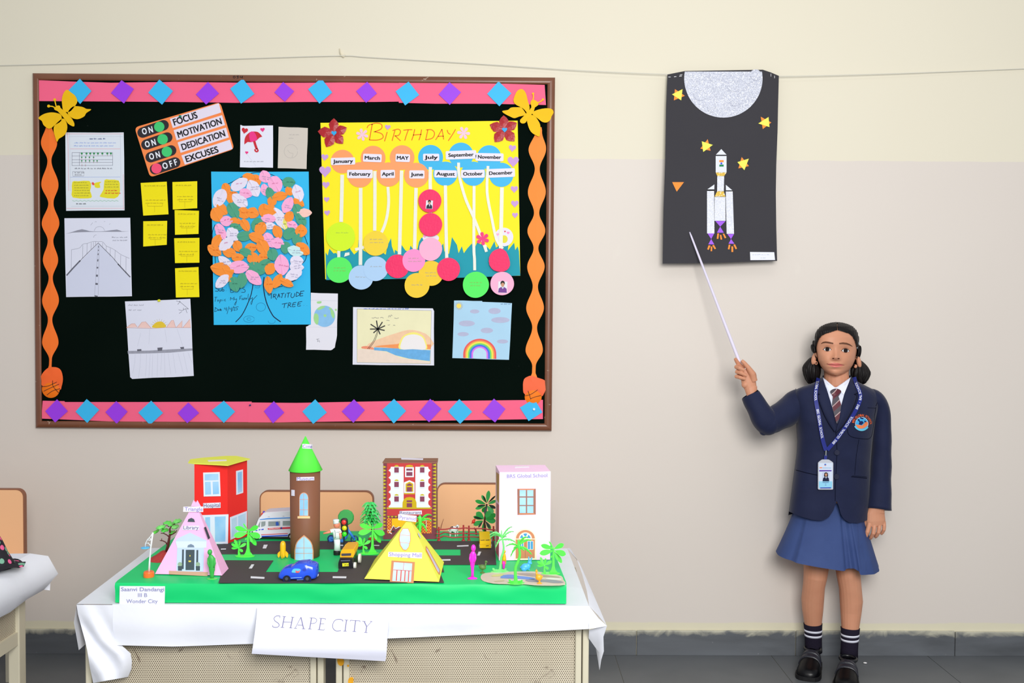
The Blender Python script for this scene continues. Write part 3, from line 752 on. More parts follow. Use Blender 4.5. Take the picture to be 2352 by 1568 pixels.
obj('lettering',strokes(SB,hand([
    # Topic : My Family / Date : 4/4/25
    [(118,402),(180,395)],[(148,400),(132,495)],[(190,455),(182,480),(200,485),(212,465),(190,455)],[(238,455),(228,530)],[(240,458),(268,450),(262,480),(238,482)],[(300,450),(298,482)],[(304,430),(305,433)],[(362,440),(335,452),(338,478),(365,472)],
    [(425,415),(427,418)],[(420,470),(422,473)],
    [(468,400),(458,465)],[(468,400),(500,440),(545,390),(530,465)],[(545,430),(560,455),(595,430)],[(598,430),(590,500),(565,570),(552,545),(600,480)],
    [(668,375),(662,455)],[(668,378),(715,370)],[(666,418),(700,412)],[(735,415),(712,430),(715,455),(740,440),(742,455)],[(752,455),(755,415),(775,420),(778,455)],[(778,420),(800,415),(802,450)],[(815,410),(816,445)],[(850,325),(845,430),(880,465)],[(890,415),(900,440),(940,405)],[(940,405),(935,500),(915,560),(905,510),(960,440),(1040,355)],
    [(145,615),(120,710)],[(125,620),(185,655),(175,690),(120,712)],[(215,660),(195,672),(205,690),(220,668),(225,690)],[(245,640),(240,690)],[(230,662),(258,655)],[(250,680),(270,665),(255,660),(252,688),(275,685)],
    [(312,635),(313,638)],[(308,680),(309,683)],
    [(345,620),(335,655),(380,650)],[(378,615),(370,700)],[(430,595),(390,760)],[(455,620),(445,655),(490,650)],[(492,615),(480,715)],[(535,590),(495,700)],[(530,625),(560,612),(562,635),(535,685),(570,680)],[(640,605),(590,608),(588,635),(615,640),(612,668),(575,672)]],2),0.0034,1.0),MARK,tp)
obj('lettering',strokes(SB,hand([
    # GRATITUDE TREE ..
    [(1290,290),(1270,320),(1290,355),(1330,345)],[(1310,330),(1360,320)],[(1352,325),(1345,430)],
    [(1395,335),(1385,415)],[(1390,335),(1450,335),(1440,370),(1395,378)],[(1410,378),(1465,450)],[(1510,320),(1480,415)],[(1510,320),(1535,405)],[(1490,375),(1530,370)],
    [(1550,325),(1630,312)],[(1592,320),(1570,415)],[(1660,320),(1640,410)],[(1680,312),(1760,300)],[(1722,308),(1705,405)],[(1785,310),(1770,380),(1800,410),(1840,380),(1855,310)],
    [(1895,290),(1880,385)],[(1890,285),(1960,320),(1940,360),(1880,385)],[(1985,270),(1965,375)],[(1975,272),(2060,262)],[(1975,325),(2035,315)],[(1965,375),(2035,365)],
    [(1575,548),(1700,525)],[(1640,540),(1620,630)],[(1725,520),(1700,630)],[(1720,518),(1770,525),(1755,560),(1715,570)],[(1730,570),(1780,610)],[(1820,520),(1800,605),(1870,595)],[(1820,520),(1885,508)],[(1812,560),(1870,552)],[(1930,505),(1915,590),(1985,580)],[(1930,505),(2012,490)],[(1922,548),(1980,540)],
    [(2050,575),(2053,578)],[(2115,578),(2118,581)]],2),0.0034,1.4),MARK,tp)
LC={'O':mat((255,150,62),0.65,0.15,0.05,20),'P':mat((255,178,222),0.65,0.15,0.03),'W':mat((234,228,248),0.65,0.15,0.02),'G':mat((82,165,135),0.65,0.15,0.06,20),'Y':mat((240,235,120),0.65,0.15,0.03),'S':mat((255,205,195),0.65,0.15,0.06,30),'B':mat((205,240,245),0.65,0.15,0.04)}
U=[('O',1040,280,115,90,60),('O',880,230,118,85,190),('P',1200,480,120,85,80),('P',1410,370,165,145,60),('P',1205,225,125,118,250),('O',1690,510,95,75,60),('G',1680,335,128,105,0),
     ('O',430,460,115,88,70),('O',500,620,150,75,80),('W',690,375,185,112,-32),('W',975,450,180,130,62),('O',330,870,150,110,40),('O',580,545,80,28,5),('W',300,650,195,125,118),
     ('W',710,700,185,125,218),('P',820,555,128,95,20),('G',1310,560,125,92,250),('O',1880,735,125,80,35),('W',1865,545,175,115,72),('O',1510,610,142,92,-10),('O',1350,710,105,98,110),
     ('O',780,950,125,112,45),('O',240,980,150,130,60),('G',575,900,170,118,62),('O',960,945,125,115,20),('O',1180,890,130,105,100),('W',1500,1050,235,118,62),('Y',1605,1175,115,62,84),
     ('P',1660,795,172,112,-62),('O',1310,890,125,108,20),('P',430,1110,125,105,0),('O',620,1110,115,72,10),('P',1270,1060,148,92,5),('G',1050,1180,140,115,120),('W',1300,1210,125,75,0),
     ('O',810,1190,130,92,60),('P',1750,1190,118,90,30),('O',1690,1020,108,95,-60),('G',1870,920,160,105,70),('G',1930,1080,145,100,60),('S',1990,945,148,88,0),('P',310,1290,140,95,60),
     ('G',630,1230,125,68,20),('O',1120,1260,135,120,-60)]
Lw=[('W',560,150,150,130,50),('P',330,130,140,100,60),('G',800,190,155,105,-5),('O',240,290,138,95,-60),('O',200,480,158,112,215),('O',660,390,115,95,70),('O',490,520,135,100,10),('W',430,350,168,112,138),
      ('G',1690,140,138,112,-45),('G',1850,250,115,105,110),('O',1930,90,125,118,-90),('P',1290,270,160,105,60),('O',1460,110,138,100,-115),('P',1460,330,125,112,10),('G',1620,420,120,100,95),
      ('O',1040,220,155,105,200),('O',935,420,120,92,180),('O',1165,410,150,128,60),('G',820,520,125,92,200),('O',1160,620,125,90,130),('O',965,630,125,118,80),('G',1360,560,120,112,80),
      ('O',1960,440,165,112,40),('W',1840,690,130,118,0),('B',1810,490,165,105,20),('O',660,620,122,85,0),('W',425,730,185,92,222),('G',1030,845,185,130,20),('G',1190,770,150,102,-40),
      ('O',360,860,235,140,192),('O',440,960,160,100,60),('P',690,810,188,132,0),('O',1310,850,125,112,-60),('W',1840,810,140,92,5),('P',1545,775,205,148,-96),('W',1780,960,185,112,150),
      ('W',355,1090,172,105,135),('G',600,1150,150,112,75),('G',750,1075,150,105,100),('P',980,1020,192,115,42),('O',1280,1160,172,92,82),('O',1640,1125,140,80,25),('O',1460,1085,155,92,118)]
idx=0
PINKPEN=mat((205,110,160),0.7,var=0);GREYPEN=mat((165,160,190),0.7,var=0)
for tab,conv in ((U,zu),(Lw,zl)):
    for c,x,y,a,b_,ang in tab:
        r=random.Random(idx*7+1);th=math.radians(ang)
        both=c in 'PWOSB' and idx%2==0
        pts=[]
        for i in range(16):
            tt=2*math.pi*i/16
            u=math.cos(tt);q=abs(math.sin(tt))
            if u>0:v=math.copysign(q**1.45,math.sin(tt));u*=1.08
            else:v=math.copysign(q**(1.45 if both else 0.9),math.sin(tt))
            u=u*a*1.0;v=v*b_*(1.0 if not both else 1.0)*r.uniform(0.94,1.06)
            pts.append(conv([(x+u*math.cos(th)-v*math.sin(th),y+u*math.sin(th)+v*math.cos(th))])[0])
        off=0.0040+0.00016*idx
        cpt=conv([(x,y)])[0]
        V=[SB(px,py,off+(0.0004 if i%8 else 0.0030)*r.uniform(0.4,1.2)) for i,(px,py) in enumerate(pts)]+[SB(*cpt,off+0.0010)]
        lf=obj('paper_leaf',(V,[(i,(i+1)%16,16) for i in range(16)]),LC[c],tp)
        if c in 'PWB':
            cx,cy=cpt;obj('scribble',strokes(SB,scrawl(cx-7,cy,cx+8,3.2,idx+300,2 if idx%3 else 1,5,slope=r.uniform(-.3,.3)),off+0.0024,0.55),PINKPEN if idx%3==0 else GREYPEN,lf)
        elif idx%3==0:
            cx,cy=cpt;obj('scribble',strokes(SB,scrawl(cx-6,cy,cx+6,2.6,idx+300,1),off+0.0024,0.5),mat((215,105,30),0.7,var=0) if c=='O' else mat((45,110,90),0.7,var=0),lf)
        idx+=1

# ---- birthday chart
ch=thing('birthday_chart','bright yellow birthday chart with month discs, white ribbons and hanging paper circles','chart',SB(966,460))
z3=lambda P:Z(P,700,160,3.92);z6=lambda P:Z(P,720,320,4.126)
obj('yellow_sheet',sheet(SB,[(736,282),(960,280),(1189,277),(1192,450),(1195,633),(980,637),(747,641),(741,450)],0.0030,0.0008),mat((253,238,36),0.6,0.2,0.02,4),ch)
gr=[(115,1070),(135,1100),(150,1035),(190,1080),(215,1075),(235,1110),(260,1060),(300,1040),(335,1010),(355,1050),(385,1090),(420,1060),(428,950),(470,1050),(520,1080),(600,1100),(660,1075),(685,1092),(700,1010),(735,935),(742,1010),(768,1085),(772,1045),(828,1085),(836,1000),(870,1050),(905,1070),(920,1005),(945,1045),(985,1040),(1000,970),(1025,928),(1048,945),(1060,1000),(1190,1045),(1230,985),(1240,1060),(1285,1085),(1300,1000),(1312,925),(1360,1000),(1375,1078),(1406,1012),(1425,1078),(1460,1030),(1502,985),(1510,1062),(1550,980),(1640,1010),(1672,1045),(1715,965),(1730,1025),(1790,985),(1855,930),(1842,1052),(1902,978),(1912,1048),(1935,1012),(1948,1060),(1960,1290),(1400,1310),(800,1322),(120,1332)]
obj('paper_grass',sheet(SB,z6(gr),0.0036,0.0005),mat((30,158,178),0.6,0.2,0.03,4),ch)
OD=mat((255,160,100),0.5,0.35,0.03);BD=mat((46,182,235),0.5,0.35,0.03);TAG=mat((236,232,248),0.6,var=0.01)
months=[('January',275,210,112,0,280,207,230,68,-1.5),('March',565,178,118,0,558,176,176,76,2),('MAY',840,172,117,0,846,176,136,74,2),('July',1110,170,118,1,1115,170,154,68,0),('September',1398,148,118,1,1398,147,290,80,-2),('November',1665,170,115,1,1668,168,266,74,1),
          ('February',440,335,120,0,440,328,243,80,0),('April',712,332,115,0,704,328,136,78,-1),('June',975,338,117,0,980,332,144,78,0),('August',1250,325,115,1,1252,327,214,70,1),('October',1515,325,115,1,1510,326,224,76,-1),('December',1780,335,115,1,1775,318,268,82,-2)]
for k,(nm,dx,dy,dr,bl,lx,ly,lw,lh,an) in enumerate(months):
    px,py=z6([(dx,dy)])[0]
    of=0.0040+(0.0006 if k>=6 else 0)
    d=obj('month_disc',sheet(SB,circ(px,py,dr/4.126,36),of,0.0005),BD if bl else OD,ch,label='blue month disc' if bl else 'orange month disc')
    a=math.radians(an);ca,sa=math.cos(a),math.sin(a)
    R_=lambda u,v:z6([(lx+u*ca-v*sa,ly+u*sa+v*ca)])[0]
    obj('name_tag',sheet(SB,rquad([R_(-lw/2,-lh/2),R_(lw/2,-lh/2),R_(lw/2,lh/2),R_(-lw/2,lh/2)],3.0,3),0.0058,0.0004),TAG,d)
    tw=lw*0.83;desc=any(c in nm for c in 'yptg')
    obj('lettering',text(SB,nm,*R_(-tw/2,15),*R_(tw/2,15),32/4.126,0.0060,0.035),INK,d)
RIB=mat((238,238,226),0.5,0.3,0.05,60)
ribs=[([(272,335),(268,560),(262,782)],8.4),([(447,460),(447,800),(445,1190)],8.2),([(582,300),(582,600),(580,865)],7.6),([(705,450),(712,600),(690,760),(640,890),(560,985),(480,1020),(395,1045)],6.6),([(835,295),(825,700),(815,1090)],8),([(972,460),(965,750),(958,1040)],7.8),([(1108,262),(1106,400),(1108,480)],7.6),([(1108,688),(1108,705)],7.6),([(1250,435),(1255,780),(1263,1125)],7.4),([(1375,220),(1382,350),(1440,560),(1510,720),(1570,870),(1640,1065)],6.6),([(1522,440),(1520,1000),(1526,1130),(1528,1240)],6.6),([(1654,252),(1645,500),(1690,750),(1735,950),(1795,1035)],6.2),([(1786,455),(1780,750),(1775,1032)],8.6),([(240,1055),(240,1120)],7)]
for k,(P,wd) in enumerate(ribs):
    obj('ribbon',strokes(SB,[(smooth2(z6(P),4),wd)],0.0063+0.00009*k),RIB,ch)
for q in ([(775,1135),(812,1092),(822,1105),(790,1142)],[(1618,1000),(1640,1000),(1648,1060),(1630,1068)],[(300,1075),(340,1070),(342,1095),(290,1112)]):
    obj('ribbon_end',sheet(SB,z6(q),0.0072,0.0004),RIB,ch)
for x in (335,447,582,708,838,860,975):pass
RP=mat((246,44,105),0.55,0.3,0.06,40,bump=0.3,bs=120);LB=mat((178,212,248),0.6,0.2,0.02);YD=mat((246,208,60),0.6,0.2,0.03);PK=mat((255,152,210),0.6,0.2,0.03);PK2=mat((255,182,215),0.6,0.2,0.03);GD=mat((92,242,105),0.6,0.2,0.03);YG=mat((214,248,44),0.6,0.2,0.03)
discs=[(258,922,137,YG,'yellow green'),(245,1237,123,GD,'bright green'),(450,1308,116,LB,'light blue'),(590,985,118,mat((246,214,52),0.5,0.3,0.03),'amber'),(590,1225,117,LB,'light blue'),(1115,1268,118,YD,'yellow'),(795,1203,112,RP,'crimson'),(950,1147,108,PK,'pink'),
         (980,1383,118,YD,'yellow'),(1110,1040,109,PK2,'pale pink'),(1280,1231,109,RP,'crimson'),(1103,583,109,RP,'crimson'),(1110,808,110,RP,'crimson'),(1538,1377,124,GD,'bright green'),(1788,1365,112,PK2,'pale pink')]
obj('round_sticker',sheet(SB,circ(*z6([(1805,925)])[0],21.5,24),0.0058,0.0004),TAG,ch)
for x,y,s,m_ in ((1745,900,30,PK2),(1845,885,28,PK),(1815,872,18,mat((225,70,70),0.6,var=0))):
    hx,hy=z6([(x,y)])[0];obj('sticker_heart',sheet(SB,heart(hx,hy,s/4.126),0.0061,0.0002),m_,ch)
obj('sticker_blob',sheet(SB,circ(*z6([(1808,945)])[0],8,16,9),0.0060,0.0002),mat((232,225,70),0.6,var=0.02),ch)
obj('round_sticker',sheet(SB,circ(*z6([(1112,935)])[0],19,24,10),0.0058,0.0004),TAG,ch)
hx,hy=z6([(1055,915)])[0];obj('sticker_heart',sheet(SB,heart(hx,hy,8),0.0061,0.0002),PK,ch)
for k,(x,y,r,m_,nm) in enumerate(discs):
    px,py=z6([(x,y)])[0];of=0.0078+0.0005*k
    rr=random.Random(k);ph=rr.uniform(0,6)
    P=[(px+r/4.126*(1+0.012*math.sin(3*t_+ph))*math.cos(t_),py+r/4.126*(1+0.012*math.cos(2*t_+ph))*math.sin(t_)) for t_ in [2*math.pi*i/36 for i in range(36)]]
    d=obj('name_disc',sheet(SB,P,of,0.0005),m_,ch,label=nm+' hanging paper disc')
    if m_ is not RP and nm not in ('pale pink',):
        obj('pencil_writing',strokes(SB,scrawl(px-14,py-8+(k%3)*4,px+15,3,500+k,1+k%2,7),of+0.0002,0.5),mat((150,180,90),0.7,var=0) if nm in ('yellow green','bright green') else mat((170,165,150),0.7,var=0),d)
    if (x,y)==(1103,583) or (x,y)==(1788,1365):
        if y<1000:
            q=[(1068,577),(1133,580),(1128,660),(1062,656)];suit=[(1068,655),(1072,628),(1092,612),(1108,612),(1124,630),(1125,657)];sc=(36,40,58);fc=(1099,598,13,17);shirt=[(1093,613),(1107,613),(1101,640)]
        else:
            q=[(1752,1345),(1838,1348),(1834,1458),(1748,1452)];suit=[(1750,1450),(1756,1412),(1778,1398),(1808,1398),(1830,1415),(1832,1453)];sc=(120,62,150);fc=(1793,1374,18,24);shirt=[(1782,1400),(1806,1400),(1794,1418)]
        ph_=obj('photo',sheet(SB,z6(q),of+0.0006,0.0003),mat((228,230,238),0.4,var=0.01),d)
        fx,fy=z6([fc[:2]])[0]
        obj('printed_suit',([SB(a,b_,of+0.0008) for a,b_ in z6(suit)],[tuple(range(6))]),mat(sc,0.5,var=0.03),d)
        obj('printed_shirt',([SB(a,b_,of+0.0009) for a,b_ in z6(shirt)],[(0,1,2)]),mat((215,222,240),0.5,var=0),d)
        obj('printed_hair',([SB(a,b_,of+0.0009) for a,b_ in circ(fx,fy-fc[3]*.12/1,fc[2]/4.126*1.15,16,fc[3]/4.126)],[tuple(range(16))]),mat((28,24,26),0.5,var=0),d)
        obj('printed_face',([SB(a,b_,of+0.0010) for a,b_ in circ(fx,fy+0.8,fc[2]/4.126*0.86,16,fc[3]/4.126*0.82)],[tuple(range(16))]),mat((205,150,120),0.5,var=0),d)
d=obj('name_disc',sheet(SB,smoothc(z6([(1780,1035),(1825,1062),(1855,1130),(1862,1195),(1830,1240),(1775,1254),(1710,1240),(1668,1190),(1664,1120),(1695,1065),(1740,1040)]),2),0.0157,0.0005),RP,ch,label='crimson hanging paper disc with a folded edge')
HT=mat((206,162,224),0.6,0.2,0.05,30)
for x,y,s,rt in ((107,168,68,0.1),(110,300,112,0),(118,430,70,0),(125,568,54,0),(130,695,56,-.1),(1885,82,70,.1),(1893,207,108,0),(1903,470,70,0),(1908,608,72,0),(1910,717,56,0)):
    hx,hy=z6([(x,y)])[0];obj('paper_heart',sheet(SB,heart(hx,hy,s/4.126,rt),0.0044,0.0005),HT,ch)
hx,hy=z3([(747,517)])[0];obj('paper_heart',sheet(SB,heart(hx,hy,13,0.1),0.0044,0.0005),HT,ch)
def flower(x,y,r,npet,m_,a0,off,wd=0.34):
    P=[]
    for k in range(npet):
        a=a0+2*math.pi*k/npet
        for u,v in ((0.25,-wd*0.5),(0.6,-wd),(0.9,-wd*0.85),(1.0,0),(0.9,wd*0.85),(0.6,wd),(0.25,wd*0.5)):
            P.append((x+r*(u*math.cos(a)-v*math.sin(a)),y+r*(u*math.sin(a)+v*math.cos(a))))
    obj('paper_flower',sheet(SB,P,off,0.0005),m_,ch)
fx,fy=z3([(517,585)])[0];flower(fx,fy,14.5,6,mat((246,200,222),0.5,0.4,0.1,90),0.3,0.0044,0.24)
fx,fy=z3([(1430,570)])[0];flower(fx,fy,15.2,6,mat((246,200,222),0.5,0.4,0.1,90),0.1,0.0044,0.24)
fx,fy=z6([(1603,940)])[0];flower(fx,fy,15.5,6,mat((255,70,135),0.6,0.2,0.04),0.4,0.0074,0.27)
RF=mat((178,26,36),0.4,0.5,0.25,40,bump=0.5,bs=90)
for cx,cy,tips in ((260,570,[(262,437),(380,522),(345,667),(193,697),(117,555)]),(1797,540,[(1790,410),(1910,478),(1888,645),(1710,652),(1665,495)])):
    fl_=thing('paper_flower','dark red paper flower on the birthday chart, %s' %('before the title' if cx<1000 else 'under the butterfly on the frame'),'paper flower',SB(*z3([(cx,cy)])[0]))
    for k,(tx,ty) in enumerate(tips):
        dx,dy=tx-cx,ty-cy;nx,ny=-dy,dx
        pts=[(cx+dx*u+nx*v,cy+dy*u+ny*v) for u,v in ((0.02,-0.06),(0.3,-0.26),(0.6,-0.34),(0.82,-0.2),(1,0),(0.82,0.2),(0.6,0.34),(0.3,0.26),(0.02,0.06))]
        q=z3(pts);nq=len(q);c_=z3([(cx+dx*.5,cy+dy*.5)])[0]
        V=[SB(a,b_,0.0050+0.0003*k) for a,b_ in q]+[SB(*c_,0.0085+0.0003*k)]
        obj('petal',(V,[(i,(i+1)%nq,nq) for i in range(nq)]),RF,fl_)
    hx,hy=z3([(cx+3,cy)])[0];obj('heart_centre',sheet(SB,heart(hx,hy,12),0.0095,0.0005),mat((40,170,235),0.5,0.3,0.02),fl_)
obj('title_lettering',strokes(SB,[(smooth2(z3(p),4),wd) for p,wd in (
    ([(560,525),(575,500),(610,488)],1.8),([(608,490),(595,560),(582,632)],2.0),([(600,495),(640,480),(690,492),(690,530),(640,555),(620,560)],2.0),([(630,558),(690,575),(705,610),(660,632),(580,632)],2.0),
    ([(742,560),(730,605),(718,645)],2.0),([(812,545),(800,590),(786,640)],2.0),([(790,548),(840,535),(862,555),(845,590),(808,595)],2.0),([(815,595),(840,620),(862,640)],2.0),
    ([(888,545),(930,540),(968,540)],2.0),([(932,542),(915,590),(900,638)],2.0),([(990,535),(978,590),(962,636)],2.0),([(1052,538),(1042,590),(1028,634)],2.0),([(975,588),(1010,585),(1050,582)],2.0),
    ([(1108,540),(1098,590),(1088,632)],2.0),([(1092,542),(1140,540),(1168,570),(1150,615),(1088,632)],2.0),([(1235,535),(1205,590),(1178,632)],2.0),([(1235,535),(1245,590),(1250,628)],2.0),([(1200,600),(1225,598),(1250,598)],2.0),
    ([(1282,542),(1292,570),(1312,582)],2.0),([(1358,535),(1335,575),(1292,640)],2.0))],0.0034),mat((240,105,30),0.5,var=0.05),ch)

# ------------------------------------------------------------------ string, hook and space poster on the wall
STR=mat((222,220,208),0.6,var=0.0)
sp=[(-40,151,3.508),(300,142.5,3.508),(600,133,3.508),(783,128,3.509),(850,131.5,3.508),(1100,146.5,3.506),(1330,161.5,3.502),(1535,170.5,3.498),(1660,173,3.497),(1790,175,3.498),(2000,170.5,3.503),(2200,163.5,3.508),(2400,155.5,3.51)]
o=obj('string',tube([W(*p) for p in smooth2(sp,5)],0.0013,6),STR);tag(o,'thin white string strung across the cream wall above the notice board','string')
t=thing('wall_hook','small cream painted hook in the wall holding the string above the board','hook',W(785,126,3.52))
obj('hook_stem',tube([W(780,112,3.519),W(781,120,3.514),W(784,128,3.5105),W(789,131,3.509),W(793,126,3.512)],0.0022,8),mat((216,208,182),0.4,0.4),t)
obj('hook_plate',tube([W(784,122,3.5195),W(784,122,3.517)],0.006,10),mat((228,220,196),0.4,0.4),t)

SPn=Surf((0,3.494,2.07),(0,-1,0.038))
tp=thing('space_poster','black paper poster of a silver rocket, stars and half moon hanging on the string','poster',SPn(1655,380))
outl=[(1533,171),(1573,163),(1752,160),(1770,166),(1789,174),(1787,250),(1786,300),(1783,380),(1782,440),(1783,520),(1785,599),(1740,600),(1650,603.5),(1580,604.5),(1522,605),(1523,540),(1524,480),(1527,400),(1528,370),(1530,250)]
# the sheet hangs slightly bowed; its lower corners stand off the wall
obj('black_sheet',sheet(SPn,outl,0.0,0.0009),mat((64,63,68),0.8,0.1,0.06,5),tp)
obj('folded_flap',sheet(SPn,[(1533,171),(1573,163),(1752,160),(1789,174),(1787,205),(1532,200)],-0.006,0.0008),mat((64,63,68),0.8,0.1,0.06,5),tp)
m_glit,nt,b=node_mat('silver_glitter')
vo=nd(nt,'ShaderNodeTexVoronoi');vo.inputs['Scale'].default_value=420
nt.links.new(nd(nt,'ShaderNodeNewGeometry').outputs['Position'],vo.inputs['Vector'])
sepc=nd(nt,'ShaderNodeSeparateColor');nt.links.new(vo.outputs['Color'],sepc.inputs[0])
base=mixc(nt,sepc.outputs[0],lin((176,180,198)),lin((222,226,240)))
base=mixc(nt,ramp01(nt,sepc.outputs[1],0.9,0.93),base,lin((252,253,255)))
nt.links.new(base,b.inputs['Base Color']);b.inputs['Roughness'].default_value=0.4;b.inputs['Specular IOR Level'].default_value=0.5
def glit(rgb0,rgb1,nm):
    m=m_glit.copy();m.name=nm
    for n_ in m.node_tree.nodes:
        if n_.type=='MIX' and not n_.inputs[6].is_linked and not n_.inputs[7].is_linked:
            n_.inputs[6].default_value=(*lin(rgb0),1);n_.inputs[7].default_value=(*lin(rgb1),1)
    return m
m_silv=glit((205,208,222),(228,232,244),'pale_silver_glitter');m_gold=glit((205,160,20),(240,205,50),'gold_glitter')
MP=[(x,y) for x,y in circ(1661.5,180,90,72) if y>=158.5]
MP=sorted(MP,key=lambda p:math.atan2(p[1]-215,p[0]-1661.5))
moon=obj('moon',sheet(SPn,MP,0.0022,0.0014),m_glit,tp,label='glittering silver half moon')
m_edge=mat((150,153,170),0.6,var=0)
for x,y,r in ((1608.6,215,15.5),(1685.7,194,16),(1687,232,11),(1637,246,11.5),(1735.5,171.5,12.5),(1641,176,11)):
    P=[(a,max(b_,159.5)) for a,b_ in circ(x,y,r,24)]
    obj('crater',sheet(SPn,P,0.0050,0.0028),m_glit,moon)
z6p=lambda P:Z(P,1500,140,6.031);z7p=lambda P:Z(P,1500,380,6.031)
OT=mat((255,150,62),0.6,0.2,0.03);YT=mat((244,238,100),0.6,0.2,0.04)
for a,b_ in (([(303,390),(440,482),(288,545)],[(408,390),(262,462),(390,545)]),([(1492,772),(1638,852),(1520,942)],[(1600,775),(1457,865),(1613,915)]),
              ([(757,1083),(655,1213),(797,1243)],[(675,1112),(828,1162),(695,1260)]),([(1228,1330),(1328,1455),(1182,1487)],[(1327,1352),(1168,1400),(1265,1512)])):
    st=obj('star',sheet(SPn,z6p(a),0.0012,0.0005),OT,tp)
    obj('yellow_triangle',sheet(SPn,z6p(b_),0.0020,0.0005),YT,st)
obj('orange_triangle',sheet(SPn,z7p([(265,230),(428,230),(328,362)]),0.0012,0.0005),OT,tp)
PV=mat((166,92,240),0.55,0.3,0.04);SILV=m_silv
def bit(name,P,m,conv=z7p,off=0.0014):return obj(name,sheet(SPn,conv(P),off,0.0006),m,tp)
PALE=mat((226,230,240),0.5,0.3,0.02);BLK=mat((14,14,18),0.6,var=0)
bit('rocket_nose',[(945,1220),(1018,1298),(870,1298)],PALE,z6p)
bit('nose_line',[(868,1300),(1020,1300),(1020,1312),(868,1312)],BLK,z6p)
cap=bit('rocket_capsule',[(868,1315),(1018,1315),(1018,1542),(868,1542)],PALE,z6p)
for P,m_ in (([(918,1372),(978,1372),(978,1401),(918,1401)],OT),([(918,1434),(978,1434),(978,1462),(918,1462)],mat((30,135,85),0.6,var=0.02)),(circ(946,1418,14,16),mat((55,85,230),0.6,var=0))):
    obj('flag_piece',sheet(SPn,z6p(P),0.0019,0.0004),m_,cap)
bit('gold_band',[(868,97),(1018,97),(985,145),(890,145)],m_gold)
bit('rocket_stage',[(890,147),(985,147),(980,355),(888,355)],SILV)
bit('gold_band',[(888,357),(978,357),(1003,430),(853,430)],m_gold)
bit('rocket_stage',[(853,435),(1003,435),(1005,765),(852,765)],SILV)
for a in ([(862,768),(1005,768),(930,846)],[(930,846),(980,930),(885,930)],[(755,940),(848,940),(805,1018)],[(805,1018),(848,1092),(765,1092)],[(1028,948),(1122,948),(1080,1018)],[(1080,1018),(1128,1083),(1045,1083)]):
    bit('purple_nozzle',a,PV)
bit('booster_nose',[(850,262),(848,330),(752,330)],PALE);bit('booster_nose',[(1008,267),(1098,343),(1010,343)],PALE)
bit('nose_line',[(748,333),(846,333),(846,347),(748,347)],BLK);bit('nose_line',[(1008,345),(1103,345),(1103,356),(1008,356)],BLK)
bit('booster',[(748,352),(845,352),(850,940),(748,940)],SILV);bit('booster',[(1008,358),(1103,358),(1122,945),(1020,945)],SILV)
for a in ([(890,940),(915,940),(905,1015),(882,1015)],[(925,962),(945,960),(958,1025),(935,1025)],[(965,945),(985,943),(1015,1000),(992,1008)],[(768,1105),(797,1108),(772,1167),(750,1160)],[(800,1122),(822,1122),(817,1186),(797,1186)],[(820,1105),(843,1098),(873,1150),(852,1160)],[(1048,1095),(1072,1098),(1058,1162),(1036,1158)],[(1085,1120),(1110,1120),(1110,1197),(1086,1197)],[(1112,1095),(1136,1091),(1163,1150),(1143,1160)]):
    bit('flame',a,OT)
lb=bit('name_label',[(1343,1197),(1678,1200),(1690,1308),(1348,1310)],WHITE,z7p,0.0012)
obj('pencil_writing',strokes(SPn,scrawl(1728,585.5,1765,2.4,700)+scrawl(1746,593,1756,2,701),0.0014,0.5),mat((190,200,215),0.7,var=0),lb)
obj('staples',strokes(SPn,[(z6p(P),1.1) for P in ([(212,222),(243,222)],[(290,220),(322,216)],[(362,210),(398,208)],[(370,194),(405,190)],[(1632,175),(1632,215)],[(1683,203),(1683,238)])],0.0006),mat((215,215,220),0.3,0.5,metal=0.6),tp)

# ------------------------------------------------------------------ desks, benches, table cloths
ZT=0.585  # cloth on the desks
ZP=0.631  # top of the green model base
CREAM=mat((206,200,178),0.45,0.35,0.08,6)
m_perf,nt,b=node_mat('perforated_cream_steel')
pos=nd(nt,'ShaderNodeTexCoord').outputs['Object']
sep=nd(nt,'ShaderNodeSeparateXYZ');nt.links.new(pos,sep.inputs[0])
PITCH=0.0046
def dots(ox,oz):
    u=mathn(nt,'FRACT',mathn(nt,'ADD',mathn(nt,'DIVIDE',sep.outputs[0],PITCH),ox))
    v=mathn(nt,'FRACT',mathn(nt,'ADD',mathn(nt,'DIVIDE',sep.outputs[2],PITCH*1.732),oz))
    du=mathn(nt,'MULTIPLY',mathn(nt,'SUBTRACT',u,0.5),1.0);dv=mathn(nt,'MULTIPLY',mathn(nt,'SUBTRACT',v,0.5),1.732)
    return mathn(nt,'ADD',mathn(nt,'MULTIPLY',du,du),mathn(nt,'MULTIPLY',dv,dv))
hole=mathn(nt,'MINIMUM',dots(0.0,0.0),dots(0.5,0.5))
hm=ramp01(nt,hole,0.085,0.055)
base=mixc(nt,noise(nt,7,5,pos),lin((196,184,158)),lin((214,206,186)))
grime=ramp01(nt,noise(nt,26,6,pos,1.2),0.66,0.74)
base=mixc(nt,mathn(nt,'MULTIPLY',grime,0.7),base,lin((88,62,48)))
base=mixc(nt,hm,base,lin((62,46,36)))
nt.links.new(base,b.inputs['Base Color']);b.inputs['Roughness'].default_value=0.5
LAM=mat((254,196,148),0.35,0.4,0.06,3)
EDGE=mat((150,98,72),0.45,0.3,0.1,20)
def xat(px,Y):return W(px,1450,Y).x
